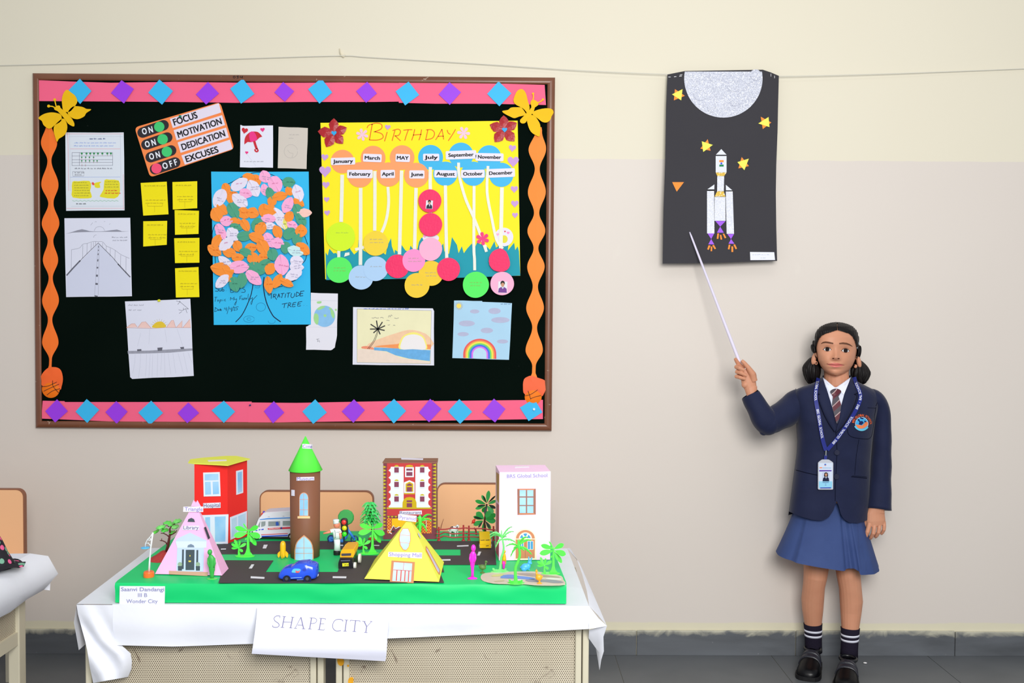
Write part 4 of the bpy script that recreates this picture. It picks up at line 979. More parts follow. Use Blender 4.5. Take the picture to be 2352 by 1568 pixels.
def desk(label,x0,x1,y0,y1,h,axis='x',front=True):
    """a steel school desk: four posts, perforated modesty panel, laminate top"""
    t=thing('school_desk',label,'desk',((x0+x1)/2,(y0+y1)/2,0))
    obj('desk_top',bbox_(x0-0.004,x1-0.012,y0-0.002,y1-0.01,h-0.022,h,0.006),LAM,t)
    pw=0.030
    for px_ in (x0,x1-pw):
        for py_ in (y0,y1-pw):
            obj('leg',join(bbox_(px_,px_+pw*0.46,py_,py_+pw,0.0,h-0.022,0.003),bbox_(px_+pw*0.54,px_+pw,py_,py_+pw,0.0,h-0.022,0.003)),CREAM,t)
    if axis=='x':
        obj('perforated_panel',box(x0+pw,x1-pw,y0+0.010,y0+0.013,0.16,h-0.022),m_perf,t)
        obj('panel_rail',box(x0+pw,x1-pw,y0+0.004,y0+0.024,0.13,0.16),CREAM,t)
    obj('side_rail',box(x0+0.004,x0+0.026,y0+pw,y1-pw,h-0.06,h-0.03),CREAM,t)
    obj('side_rail',box(x1-0.026,x1-0.004,y0+pw,y1-pw,h-0.06,h-0.03),CREAM,t)
    return t
YD=2.165
dA=desk('cream steel school desk with a grimy perforated front, under the hospital half',xat(195,YD),xat(743,YD),YD,YD+0.40,ZT-0.003)
dB=desk('cream steel school desk with a rust stained post, under the school half',xat(771,YD),xat(1353,YD),YD,YD+0.40,ZT-0.003)
SF=Surf((0,YD,0),(0,-1,0))
RUST=mat((224,160,40),0.8,0.1,0.3,80)
for P in ([(775,1512),(784,1511),(790,1516),(789,1525),(783,1529),(776,1524)],[(803,1556),(811,1555),(811,1568),(800,1568),(800,1561)],[(797,1527),(801,1526),(802,1530),(798,1531)]):
    q=smoothc(P,2);obj('rust_spot',([SF(x,y,0.0006) for x,y in q],[tuple(range(len(q)))]),RUST,dB)

def bench(label,pl,pr,ptop,Y,edge_w=0.012):
    """a school bench: laminate back rest with dark edging, seat, posts"""
    a=W(pl,ptop,Y);c=W(pr,ptop,Y);x0,x1,zt=a.x,c.x,(a.z+c.z)/2
    t=thing('school_bench',label,'bench',((x0+x1)/2,Y,0))
    r=0.026;zb=zt-0.27
    def outline(i):
        P=[]
        for cx,cz,s0 in ((x1-r,zt-r,0),(x0+r,zt-r,90),(x0+r,zb+r,180),(x1-r,zb+r,270)):
            for k in range(7):
                an=math.radians(s0+15*k);P.append((cx+(r-i)*math.cos(an),cz+(r-i)*math.sin(an)))
        return P
    O,I=outline(0),outline(0.0035);n=len(O)
    V=[(x,Y,z) for x,z in O]+[(x,Y+0.018,z) for x,z in O]+[(x,Y,z) for x,z in I]+[(x,Y+0.018,z) for x,z in I]
    Fs=[]
    for i in range(n):
        j=(i+1)%n
        Fs+=[(i,j,n+j,n+i),(i,2*n+i,2*n+j,j),(n+i,n+j,3*n+j,3*n+i)]
    obj('edging',(V,Fs),EDGE,t)
    obj('back_rest',ext([(x,Y+0.0005,z) for x,z in I],(0,0.017,0)),LAM,t)
    for x in (x0+0.05,x1-0.075):
        obj('post',bbox_(x,x+0.025,Y+0.018,Y+0.043,0.0,zt-0.05,0.003),CREAM,t)
        obj('front_leg',bbox_(x,x+0.025,Y-0.26,Y-0.235,0.0,0.33,0.003),CREAM,t)
    obj('seat',bbox_(x0,x1,Y-0.28,Y-0.01,0.33,0.35,0.008),LAM,t)
bench('wooden school bench with a peach laminate back, behind the museum tower',596,858,1127,3.18)
bench('wooden school bench with a peach laminate back, behind the toy fence and pink school',1003,1262,1110,3.16)
bench('wooden school bench with a peach laminate back behind the side desk at the picture edge',-230,55,1122,3.22)

m_cloth,nt,b=node_mat('white_table_sheet')
base=mixc(nt,noise(nt,5,3),lin((226,229,240)),lin((236,239,248)))
nt.links.new(base,b.inputs['Base Color']);b.inputs['Roughness'].default_value=0.6;b.inputs['Specular IOR Level'].default_value=0.25
bp=nd(nt,'ShaderNodeBump');bp.inputs['Strength'].default_value=0.25;bp.inputs['Distance'].default_value=0.01
nt.links.new(noise(nt,9,3,dist=0.5),bp.inputs['Height']);nt.links.new(bp.outputs[0],b.inputs['Normal'])
YF=2.138
V=[];Fs=[]
def grid(rows):
    """rows of 3D points -> quads, appended to the cloth"""
    n0=len(V);m=len(rows[0])
    for r in rows:V.extend(r)
    for i in range(len(rows)-1):
        for j in range(m-1):Fs.append((n0+i*m+j,n0+i*m+j+1,n0+(i+1)*m+j+1,n0+(i+1)*m+j))
def lerp(a,b_,t):return a+(b_-a)*t
NX=48
backL,backR=G(345,1258,ZT),G(1303,1259,ZT);frL,frR=W(176,1393,YF),W(1353,1400,YF)
frL.z=ZT;frR.z=ZT-0.001
rows=[[lerp(lerp(backL,backR,j/NX),lerp(frL,frR,j/NX),i/10) for j in range(NX+1)] for i in range(11)]
grid(rows)
hemx=[176,258,400,580,890,1180,1353];hemy=[1481,1481,1484.5,1478,1466,1453,1444]
rows=[]
for i in range(7):
    s=i/6;row=[]
    for j in range(NX+1):
        px=258+(1353-258)*j/NX;py=1397+(np.interp(px,hemx,hemy)-1397)*s
        Y=YF-0.004*math.sin(math.pi*min(1,s*1.2))-0.004*s*math.sin(px*0.023)-(0.010*s if px>1250 else 0)
        p=W(px,py,Y)
        if i==0:p=lerp(frL,frR,(px-176)/(1353-176));p.y=YF
        row.append(p)
    rows.append(row)
grid(rows)
# corner at the left: gathered folds hanging lower
ys=[1393,1408,1425,1445,1465,1482,1500,1518,1536,1554]
lx=[176,179,184,190,196,200,203,206,210,214];rx_=[259,259,259,260,264,280,300,303,302,294];dyl=[0,2,4,6,8,9,10,12,13,14]
rows=[]
for i in range(10):
    row=[]
    for j in range(15):
        u=j/14;px=lx[i]+(rx_[i]-lx[i])*u;py=ys[i]+dyl[i]*(1-u)*(1 if i else 0)
        fold=0.011*math.sin(u*9.0-i*0.9)*min(1,i/3)*(1-u*0.6)
        curl=0.03*max(0,u-0.75)*4*max(0,i-4)/5
        row.append(W(px,py,YF-0.004-fold+curl))
    rows.append(row)
for j in range(15):rows[0][j].z=ZT
grid(rows)
# side drop at the left end and the flaring edge at the right end
grid([[lerp(backL,frL,t/8) for t in range(9)],[lerp(backL,frL,t/8)+Vector((-0.006,0,-0.04)) for t in range(9)],[lerp(backL,frL,t/8)+Vector((0.004,0,-0.10)) for t in range(9)]])
outR=[G(1311,1260,ZT-0.002),G(1336,1303,ZT-0.012),W(1362,1362,2.31),W(1380,1404,2.19),W(1394,1437,YF-0.012)]
inR=[backR,G(1325,1284,ZT),W(1337,1330,2.40),W(1348,1372,2.25),frR]
inR[2].z=inR[3].z=ZT
grid([inR,[lerp(a,c,0.5)+Vector((0,0,0.002)) for a,c in zip(inR,outR)],outR])
grid([[frR,W(1375,1420,YF-0.01),outR[-1]],[W(1353,1444,YF-0.012),W(1372,1441,YF-0.012),outR[-1]]])
grid([[W(1353,1446,YF+0.006),W(1372,1441,YF),outR[-1]],[W(1352,1465,YF+0.02),W(1374,1480,YF+0.012),W(1386,1462,YF+0.004)],[W(1366,1474,YF+0.03),W(1377,1500,YF+0.02),W(1387,1495,YF+0.01)],[W(1372,1505,YF+0.03),W(1375,1525,YF+0.02),W(1381,1515,YF+0.012)],[W(1376,1536,YF+0.025),W(1377,1539,YF+0.022),W(1378,1535,YF+0.018)]])
cl=obj('tablecloth',(V,Fs),m_cloth,None,smooth=True)
tag(cl,'white sheet spread over the two desks under the green model city','tablecloth')
V2=V;

# the sign hanging from the front of the table
def YS(py):
    s=(py-1397)/115.0
    return YF-0.010-0.030*math.sin(max(0,min(1,s))*math.pi*0.62)+(0.05*max(0,s-0.85) if s>0.85 else 0)
class SignS:
    n=Vector((0,-1,0))
    def __call__(s,px,py,off=0.0):return W(px,py,YS(py)-off)
SG=SignS()
rows=[]
for i in range(15):
    s=i/14;row=[]
    for j in range(9):
        u=j/8
        px=lerp(lerp(590.6,578,s**1.4),lerp(895,885,s),u);py=lerp(1394,lerp(1501,1518,u),s)
        row.append(SG(px,py))
    rows.append(row)
V=[];Fs=[];grid(rows)
tail=[[p+Vector((0,0.014*k,0.004*k*k)) for p in rows[-1]] for k in range(1,4)]
grid([rows[-1]]+tail)
sg=obj('paper_sign',(V,Fs),mat((232,234,252),0.6,0.2,0.01),None,smooth=True)
tag(sg,'white curled paper sign reading shape city, hung at the front of the table','sign')
zs=lambda P:Z(P,560,1360,5.88)
TH,TN=2.0,1.0
shape=[]
def L_(pts,wd,curve=False):shape.append((smooth2(zs(pts),5) if curve else zs(pts),wd))
L_([(490,320),(450,315),(412,340),(418,380),(465,415),(478,445),(455,468),(415,470),(388,460)],1.3,True);L_([(490,318),(484,345)],TN);L_([(388,462),(394,440)],TN)
L_([(548,325),(520,470)],TH);L_([(660,335),(632,478)],TH);L_([(535,398),(645,402)],TN);L_([(525,322),(572,328)],TN);L_([(640,332),(680,338)],TN);L_([(498,470),(545,474)],TN);L_([(612,478),(655,480)],TN)
L_([(770,335),(695,482)],TN);L_([(772,335),(808,490)],TH);L_([(728,440),(795,442)],TN);L_([(678,482),(718,485)],TN);L_([(785,490),(830,492)],TN)
L_([(915,345),(890,492)],TH);L_([(890,342),(950,345),(985,370),(965,410),(905,420)],TN,True);L_([(868,492),(915,495)],TN)
L_([(1045,350),(1020,500)],TH);L_([(1020,348),(1105,355)],TN);L_([(1035,425),(1085,425)],TN);L_([(998,500),(1082,508),(1092,492)],TN);L_([(1103,355),(1100,372)],TN)
L_([(1338,378),(1300,362),(1240,372),(1205,420),(1205,480),(1245,518),(1312,515)],1.3,True);L_([(1340,372),(1335,395)],TN)
L_([(1388,372),(1368,520)],TH);L_([(1365,370),(1410,375)],TN);L_([(1345,520),(1390,523)],TN)
L_([(1510,380),(1492,526)],TH);L_([(1440,375),(1570,382)],TN);L_([(1438,375),(1436,392)],TN);L_([(1570,382),(1570,400)],TN);L_([(1468,525),(1515,529)],TN)
L_([(1625,390),(1660,460)],TH);L_([(1725,392),(1662,462)],TN);L_([(1660,458),(1648,538)],TH);L_([(1600,388),(1645,392)],TN);L_([(1705,390),(1738,394)],TN);L_([(1625,538),(1670,541)],TN)
obj('lettering',strokes(SG,shape,0.0016),mat((126,124,162),0.6,var=0),sg)

# the side desk at the left edge: its perforated side faces us
xs=xat(62,2.42)
td=thing('school_desk','cream steel school desk at the picture edge, turned sideways to the others','desk',(xs-0.25,2.1,0))
ptop=W(60,1290,2.52).z
hD=0.600
x1=W(64,1450,2.50).x
obj('desk_top',bbox_(x1-0.46,x1+0.004,1.90,2.50,hD-0.022,hD,0.006),LAM,td)
for px_ in (x1-0.44,x1-0.028):
    for py_ in (1.92,2.455):obj('leg',bbox_(px_,px_+0.028,py_,py_+0.035,0,hD-0.022,0.003),CREAM,td)
PP=m_perf.copy();PP.name='perforated_cream_steel_side'
for l in list(PP.node_tree.links):
    if l.from_node.type=='SEPXYZ' and l.from_socket.name=='X':PP.node_tree.links.new(l.from_node.outputs['Y'],l.to_socket)
zr=W(40,1487,2.40).z
obj('perforated_panel',box(x1-0.012,x1-0.009,1.955,2.455,zr+0.02,hD-0.022),PP,td)
obj('panel_rail',box(x1-0.024,x1-0.003,1.955,2.455,zr-0.012,zr+0.02),CREAM,td)
V=[];Fs=[]
cor=W(122,1290,2.53);zc=hD+0.004
P_top=[[Vector((x1-0.5+(x1+0.008-(x1-0.5))*i/6,1.88+0.62*j/8,zc+0.002*math.sin(i+j))) for j in range(9)] for i in range(7)]
grid(P_top)
edge_row=P_top[-1]
outer=[]
for j in range(9):
    t=j/8;outer.append(edge_row[j]+Vector((0.010+0.030*t,0.01*t,-0.010-0.004*t+0.006*math.sin(j*1.7))))
mid=[p+Vector((0.006+0.014*(j/8)-0.006*math.sin(j*1.3),0,-0.045)) for j,p in enumerate(outer)]
hem=[p+Vector((-0.012,0,-0.095+0.014*(j/8)+0.006*math.sin(j*2.1))) for j,p in enumerate(outer)]
grid([edge_row,outer,mid,hem])
bk=[r[-1] for r in P_top]+[outer[-1]]
grid([bk,[p+Vector((0.0,0.014,-0.05)) for p in bk],[p+Vector((0,0.008,-0.09)) for p in bk]])
o=obj('tablecloth',(V,Fs),m_cloth,None,smooth=True);tag(o,'white sheet over the sideways desk at the picture edge','tablecloth')
# a bit of flowered cloth on it
m_flor,nt,b=node_mat('floral_print')
vo=nd(nt,'ShaderNodeTexVoronoi');vo.inputs['Scale'].default_value=70
nt.links.new(nd(nt,'ShaderNodeNewGeometry').outputs['Position'],vo.inputs['Vector'])
sc_=nd(nt,'ShaderNodeSeparateColor');nt.links.new(vo.outputs['Color'],sc_.inputs[0])
dm=ramp01(nt,vo.outputs['Distance'],0.5,0.42)
fc=mixc(nt,ramp01(nt,sc_.outputs[0],0.5,0.52),lin((236,95,150)),lin((120,175,150)))
on=mathn(nt,'MULTIPLY',dm,ramp01(nt,sc_.outputs[1],0.45,0.47))
nt.links.new(mixc(nt,on,lin((24,24,34)),fc),b.inputs['Base Color']);b.inputs['Roughness'].default_value=0.8
fp=thing('floral_doll_dress','black and pink floral doll dress with a frilled hem, cut off by the picture edge','doll dress',W(10,1295,2.3))
yb=2.36;pts=[W(-14,1215,yb),W(-8,1235,yb),W(0,1258,yb),W(8,1283,yb)]
zb=hD+0.006
prof=[(0.014,0.070),(0.022,0.052),(0.030,0.030),(0.040,0.010),(0.046,0.001)]
cx=W(-22,1290,yb).x
obj('skirt',lathe([(r*1.25,zb+z*1.15) for r,z in prof[::-1]],(cx,yb,0),24),m_flor,fp,smooth=True)
V=[];Fs=[]
for k in range(49):
    a=2*math.pi*k/48;w_=0.004*math.sin(k*2.6)
    for r,z in ((0.055,0.010+w_*0.3),(0.068+w_,0.004+abs(w_)),(0.078,0.002+abs(w_)*1.5)):V.append((cx+r*math.cos(a),yb+r*0.8*math.sin(a),zb+z))
for k in range(48):
    for j in (0,1):Fs.append((3*k+j,3*k+3+j,3*k+4+j,3*k+1+j))
obj('hem_frill',(V,Fs),m_flor,fp)
obj('bodice',lathe([(0.018,zb+0.078),(0.020,zb+0.095),(0.016,zb+0.105),(0.010,zb+0.11)],(cx,yb,0),16),mat((245,110,165),0.8,0.1,0.1,60),fp,smooth=True)

# ------------------------------------------------------------------ the model city: green base with roads
GREEN=mat((16,204,114),0.45,0.35,0.06,5,bump=0.5,bs=7);GREEN2=mat((48,190,120),0.55,0.3,0.05,5)
a0,a1=W(264.5,1344,YF+0.008),W(1301,1345,YF+0.008)
c0,c1=G(420,1219,ZP),G(1253.5,1219.5,ZP)
mb=thing('model_base','green paper covered board carrying the model city roads and pond, on the table','model base',((a0.x+a1.x)/2,2.4,ZT))
N=90;rows=[]
zb_=ZT+0.0015
def fr(t,z,dy=0.0):p=lerp(a0,a1,t);return Vector((p.x,YF+0.008-dy,z))
wav=[math.sin(j*0.55)*0.6+math.sin(j*0.23+1)*0.8 for j in range(N+1)]
V=[];Fs=[]
rows=[[lerp(Vector((c0.x,c0.y,ZP)),Vector((c1.x,c1.y,ZP)),j/N) for j in range(N+1)],[Vector((p.x,p.y+0.012,ZP)) for p in [fr(j/N,ZP) for j in range(N+1)]],
        [fr(j/N,ZP-0.0025+0.0008*wav[j],0.000) for j in range(N+1)],[fr(j/N,ZP-0.008,0.002+0.0010*wav[j]) for j in range(N+1)],
        [fr(j/N,ZP-0.02,0.0015+0.0022*wav[(j+17)%N]) for j in range(N+1)],[fr(j/N,ZP-0.034,0.001+0.0016*wav[(j+40)%N]) for j in range(N+1)],[fr(j/N,zb_,0.0) for j in range(N+1)]]
grid(rows[:3]);grid(rows[2:])
grid([[rows[k][0] for k in (0,1,2)],[Vector((rows[k][0].x,rows[k][0].y,zb_)) for k in (0,1,2)]])
grid([[rows[k][-1] for k in (0,1,2)],[Vector((rows[k][-1].x,rows[k][-1].y,zb_)) for k in (0,1,2)]])
grid([[rows[0][0],rows[0][-1]],[Vector((rows[0][0].x,rows[0][0].y,zb_)),Vector((rows[0][-1].x,rows[0][-1].y,zb_))]])
obj('green_board',(V,Fs),GREEN,mb,smooth=True)
STOP=Surf((0,0,ZP),(0,0,1))
ROAD=mat((78,72,74),0.75,0.15,0.05,8);DASH=mat((226,228,236),0.6,var=0)
def road(P,k):obj('road_strip',sheet(STOP,P,0.0010+0.00025*k,0.0008),ROAD,mb)
zq=lambda P:Z(P,480,1200,5.6);zr3=lambda P:Z(P,880,1180,8.4);zr4=lambda P:Z(P,1000,1040,4.9)
road([(490,1250),(600,1242),(800,1241.5),(1135,1242),(1137,1261),(735,1260.5),(690,1271),(505,1272)],0)
road([(517,1286),(628,1286.5),(610,1313),(606,1338),(502,1337.5)],1)
road([(600,1313),(1010,1313),(1020,1337),(600,1338)],0)
road([(792,1275),(1010,1275),(1020,1313),(775,1313.5)],2)
road([(1058,1242),(1135,1242),(1140,1296),(1012,1296),(1005,1275),(1058,1275)],3)
for P in (zq([(705,283),(755,283),(735,328),(690,328)]),zq([(155,333),(220,331),(218,341),(152,343)]),zq([(547,535),(583,535),(553,585),(513,585)]),zq([(537,688),(715,698),(712,718),(535,710)]),zq([(1592,688),(1768,690),(1766,710),(1590,708)]),zq([(1690,283),(1755,284),(1755,296),(1690,295)]),zq([(2110,285),(2190,286),(2190,296),(2110,295)]),
          zr3([(1425,608),(1648,598),(1648,616),(1425,626)]),zr3([(1843,725),(1893,725),(1862,795),(1812,795)]),zr3([(1105,874),(1300,870),(1300,892),(1105,895)])):
    obj('lane_mark',sheet(STOP,P,0.0026,0.0006),DASH,mb)
pond=smoothc(zr4([(510,1390),(530,1362),(600,1345),(800,1336),(1000,1330),(1150,1335),(1300,1356),(1418,1384),(1440,1425),(1462,1478),(1300,1488),(1120,1484),(1000,1472),(800,1470),(650,1464),(545,1440),(514,1415)]),2)
obj('pond_picture',sheet(STOP,pond,0.0014,0.0008),mat((214,200,184),0.5,0.2,0.12,40),mb)
z7b=lambda P:Z(P,1120,1190,9.8)
for P,c in (([(290,1345),(360,1275),(560,1265),(640,1290),(870,1310),(1060,1345),(1040,1375),(800,1365),(600,1350)],(112,150,226)),([(850,1385),(1000,1365),(1500,1385),(1720,1440),(1500,1455),(1300,1430),(1000,1430),(880,1410)],(150,152,165)),([(650,1240),(1000,1235),(1450,1290),(1640,1330),(1300,1320),(900,1290)],(178,158,146)),([(80,1290),(220,1255),(350,1250),(330,1290),(150,1310)],(212,212,140)),([(400,1400),(600,1370),(820,1375),(700,1400)],(226,226,226)),([(1300,1350),(1420,1330),(1640,1350),(1640,1390),(1400,1375)],(228,226,220)),([(150,1410),(350,1385),(370,1410),(200,1430)],(196,186,150))):
    q=smoothc(z7b(P),2);obj('printed_patch',([STOP(x,y,0.0018) for x,y in q],[tuple(range(len(q)))]),mat(c,0.5,0.2,0.06,60),mb)
SFB=Surf((0,YF+0.006,0),(0,-1,0))
card=obj('name_card',sheet(SFB,[(275,1345.5),(379,1346),(378,1389.5),(274,1388.5)],0.003,0.0008),WHITE,mb)
TXT2=mat((140,142,186),0.6,var=0)
obj('lettering',join(text(SFB,'Saanvi Dandangi',278,1357,377,1357.3,8.5,0.0034,0.012),text(SFB,'III B',317,1370.5,338,1370.5,8.6,0.0034,0.005),text(SFB,'Wonder City',290,1384.8,362,1384.8,9,0.0034,0.005)),TXT2,card)

# ------------------------------------------------------------------ paper buildings
LBL=mat((232,228,246),0.6,var=0.01);LTX=mat((150,140,200),0.6,var=0);LTXd=mat((112,108,150),0.6,var=0)
def m_glass(c0,c1,key):
    m,nt,b=node_mat('printed_glass_' +key)
    nt.links.new(mixc(nt,noise(nt,22,2),lin(c0),lin(c1)),b.inputs['Base Color']);b.inputs['Roughness'].default_value=0.4
    return m
GLS=m_glass((90,175,240),(200,230,250),'blue');GLP=m_glass((150,205,245),(222,238,252),'pale')
def label_on(S,quad,word,base,h,parent,m=LTX,off=0.0012,bold=0.010):
    l=obj('name_label',sheet(S,quad,off,0.0005),LBL,parent)
    (x0,y0),(x1,y1)=base
    obj('lettering',text(S,word,x0,y0,x1,y1,h,off+0.0003,bold),m,l)
def shape_on(name,S,P,m,parent,off=0.001,th=0.0005):return obj(name,sheet(S,P,off,th),m,parent)
def facing(p,q,up=(0,0,1)):
    n=(Vector(q)-Vector(p)).cross(Vector(up))
    if n.dot(CAM-Vector(p))<0:n=-n
    return Surf(p,n)
def vert(P,Q):
    return Surf(P,(Vector((Q.y-P.y,P.x-Q.x,0))*(1 if Vector((Q.y-P.y,P.x-Q.x,0)).dot(CAM-P)>0 else-1)))
def zat(px,py,Y):return W(px,py,Y).z

zh=lambda P:Z(P,240,1030,4.126)
A,B,Cc=G(447,1248,ZP),G(523,1249,ZP),G(568,1231.5,ZP);D=A+Cc-B
ztop=zat(523,1066.5,B.y)
hos=thing('paper_hospital','red paper block with a yellow roof, the hospital of the model city','model building',(A+Cc)/2)
RED2=mat((240,42,38),0.55,0.25,0.03)
up=Vector((0,0,ztop-ZP))
def prism4(a,b_,c,d,h):
    b0=[Vector((p.x,p.y,ZP+0.0012)) for p in (a,b_,c,d)]
    return ext(b0,h-Vector((0,0,0.0012)))
obj('red_walls',prism4(A,B,Cc,D,up),RED2,hos)
ST=Surf((0,0,ztop),(0,0,1))
obj('yellow_roof',sheet(ST,zh([(793,130),(812,100),(930,85),(1150,68),(1250,68),(1380,95),(1262,128),(1170,155),(1050,148),(845,138)]),0.0028,0.0022),mat((240,244,92),0.6,0.2,0.03),hos)
obj('roof_label',sheet(ST,zh([(975,108),(1155,103),(1158,114),(985,120)]),0.0034,0.0005),LBL,hos)
S1,S2=vert(A,B),vert(B,Cc)
WF=mat((226,232,250),0.5,var=0.01)
wn=shape_on('printed_window',S1,zh([(935,227),(1092,222),(1100,450),(940,453)]),WF,hos)
for P in ([(950,242),(1078,238),(1080,298),(950,302)],[(952,315),(1005,313),(1010,432),(955,436)],[(1025,313),(1080,311),(1086,428),(1028,432)]):shape_on('pane',S1,zh(P),GLS,wn,0.0015)
wn=shape_on('printed_window',S2,zh([(1248,212),(1313,197),(1315,418),(1250,438)]),WF,hos)
shape_on('pane',S2,zh([(1262,225),(1303,215),(1305,405),(1264,420)]),GLS,wn,0.0015)
label_on(S1,zh([(935,517),(1100,510),(1100,560),(935,565)]),'Hospital',zh([(940,557),(1096,551)]),36/4.126,hos,LTXd)
dr=shape_on('printed_door',S1,zh([(860,632),(1175,622),(1170,903),(870,900)]),WF,hos)
for P in ([(880,650),(935,648),(935,880),(885,880)],[(955,650),(1000,648),(1005,880),(958,880)],[(1045,645),(1148,640),(1146,880),(1048,882)]):shape_on('pane',S1,zh(P),GLS,dr,0.0015)
dr=shape_on('printed_shop_front',S2,zh([(1190,650),(1350,590),(1348,790),(1195,865)]),WF,hos)
for P in ([(1203,665),(1255,645),(1255,820),(1206,840)],[(1265,640),(1340,608),(1338,780),(1266,815)]):shape_on('pane',S2,zh(P),GLP,dr,0.0015)

# library: pink triangular tent
A,B,Cc=G(356,1320,ZP),G(510,1323.5,ZP),G(525,1307.5,ZP);D=A+Cc-B
ctr=(A+Cc)/2;AP=W(448,1150,ctr.y)
lib=thing('paper_library','pink paper pyramid with a printed doorway, the library of the model city','model building',ctr)
PNK=mat((250,188,232),0.6,0.2,0.02)
eps=Vector((0,0,0.0022))
obj('pink_walls',([A+eps,B+eps,Cc+eps,D+eps,AP],[(0,1,4),(1,2,4),(2,3,4),(3,0,4),(3,2,1,0)]),PNK,lib)
S1=Surf(A+eps,(B-A).cross(AP-A));S1.n=S1.n if S1.n.dot(CAM-A)>0 else-S1.n
S2=Surf(B+eps,(Cc-B).cross(AP-B));S2.n=S2.n if S2.n.dot(CAM-B)>0 else-S2.n
shape_on('paper_tip',S1,zh([(820,545),(845,485),(862,520),(880,488),(915,550)]),PNK,lib,0.002)
label_on(S1,zh([(748,550),(935,548),(935,600),(745,598)]),'Triangle',zh([(760,588),(930,590)]),33/4.126,lib,off=0.003)
label_on(S1,zh([(742,732),(897,730),(895,770),(740,772)]),'Library',zh([(748,764),(892,764)]),33/4.126,lib,LTXd)
PORT=mat((196,214,246),0.5,0.2,0.03,30)
shape_on('printed_portal',S1,zh([(675,875),(690,850),(810,795),(965,868),(970,890),(945,900),(937,1165),(680,1165),(690,900)]),PORT,lib)
shape_on('printed_cornice',S1,zh([(672,878),(968,878),(965,940),(690,940)]),mat((214,226,250),0.5,var=0.02),lib,0.0013)
DKD=mat((72,84,92),0.5,0.2,0.05)
for P in ([(770,958),(853,958),(850,1150),(768,1150)],[(736,955),(752,955),(750,1140),(732,1140)],[(872,960),(888,960),(886,1140),(868,1140)]):shape_on('printed_door',S1,zh(P),DKD,lib,0.0016)
shape_on('printed_fanlight',S1,zh([(785,935),(790,915),(818,903),(845,915),(852,935)]),mat((120,138,160),0.5,var=0.05),lib,0.0016)
shape_on('printed_vent',S1,zh([(787,693),(795,668),(823,655),(848,668),(857,695)]),DKD,lib)
shape_on('printed_step',S1,zh([(612,1157),(980,1170),(975,1207),(612,1190)]),mat((206,160,140),0.6,0.1,0.08,40),lib,0.0014)
for x in (715,885):
    shape_on('printed_bush',S1,circ(*zh([(x,1095)])[0],5.0,14),mat((150,175,150),0.6,0.1,0.1,80),lib,0.0017)
    shape_on('printed_pot',S1,zh([(x-20,1112),(x+20,1112),(x+18,1155),(x-18,1155)]),DKD,lib,0.0019)
for P in ([(795,1060),(820,1060),(818,1074),(797,1074)],[(806,1008),(814,1008),(814,1022),(806,1022)]):shape_on('door_fitting',S1,zh(P),mat((226,206,90),0.4,var=0),lib,0.0019)
shape_on('printed_strip',S2,zh([(945,745),(962,740),(1002,845),(985,858)]),mat((70,72,84),0.6,0.1,0.4,120),lib)

# museum: brown tube with a green cone
cB=G(700.8,1277.5,ZP);r_=33.6/F*cB.y*1.0
class CylS:
    def __init__(s,c,r):s.c=c;s.r=r;s.n=Vector((0,-1,0))
    def __call__(s,px,py,off=0.0):
        d=ray(px,py);r=s.r+off
        ox,oy=CAM.x-s.c.x,CAM.y-s.c.y
        a=d.x**2+d.y**2;b_=2*(ox*d.x+oy*d.y);c=ox*ox+oy*oy-r*r
        q=max(b_*b_-4*a*c,0);t=(-b_-math.sqrt(q))/(2*a)
        return CAM+d*t
zcone=zat(704,1079,cB.y);zap=zat(706.5,1001.5,cB.y)
mus=thing('paper_museum','tall brown paper tube with a bright green cone roof, the museum of the model city','model building',cB)
m_br,nt,b=node_mat('brown_card')
nt.links.new(mixc(nt,noise(nt,9,3),lin((120,74,52)),lin((138,88,62))),b.inputs['Base Color']);b.inputs['Roughness'].default_value=0.6
obj('brown_tube',lathe([(r_*0.985,ZP+0.0015),(r_,ZP+0.06),(r_*1.03,zcone+0.003)],(cB.x,cB.y,0),48),m_br,mus,smooth=True)
rc=38.6/F*cB.y
obj('cone_roof',lathe([(rc*0.97,zcone-0.001),(rc,zcone),(rc*0.5,zcone+(zap-zcone)*0.5),(0.0008,zap)],(cB.x+0.001,cB.y,0),48),mat((92,240,76),0.6,0.2,0.03),mus,smooth=True)
CY=CylS(cB,r_*1.02);zm=lambda P:Z(P,580,990,4.357)
def dens(P,k=6):
    out=[]
    for i in range(len(P)):
        a,c=P[i],P[(i+1)%len(P)]
        for j in range(k):out.append((a[0]+(c[0]-a[0])*j/k,a[1]+(c[1]-a[1])*j/k))
    return out
def gridon(S,x0,x1,ylo,yhi,off,nx=10,ny=2):
    """a curved patch between two height functions"""
    V=[];Fs=[]
    for i in range(nx+1):
        x=x0+(x1-x0)*i/nx
        for j in range(ny+1):V.append(S(x,ylo(x)+(yhi(x)-ylo(x))*j/ny,off))
    for i in range(nx):
        for j in range(ny):Fs.append((i*(ny+1)+j,(i+1)*(ny+1)+j,(i+1)*(ny+1)+j+1,i*(ny+1)+j+1))
    return V,Fs
def rect_on(name,S,x0,y0,x1,y1,m,par,off,slope=0.0,nx=8):return obj(name,gridon(S,x0,x1,lambda x:y0+slope*(x-x0),lambda x:y1+slope*(x-x0),off,nx),m,par)
(ax,ay),(bx,by)=zm([(440,455),(618,495)])
l=rect_on('name_label',CY,ax,ay+1,bx,by,LBL,mus,0.0012,-0.02)
obj('lettering',text(CY,'Museum',ax+1.2,by-0.6,bx-1.2,by-1.6,7.6,0.0018,0.008),LTX,l)
(ax,ay),(bx,by)=zm([(388,585),(422,645)]);rect_on('side_label',CY,ax,ay,bx,by,LBL,mus,0.0015,0.1,4)
BRF=mat((214,152,112),0.5,0.2,0.05);SIL=mat((240,200,150),0.5,0.2,0.08,40)
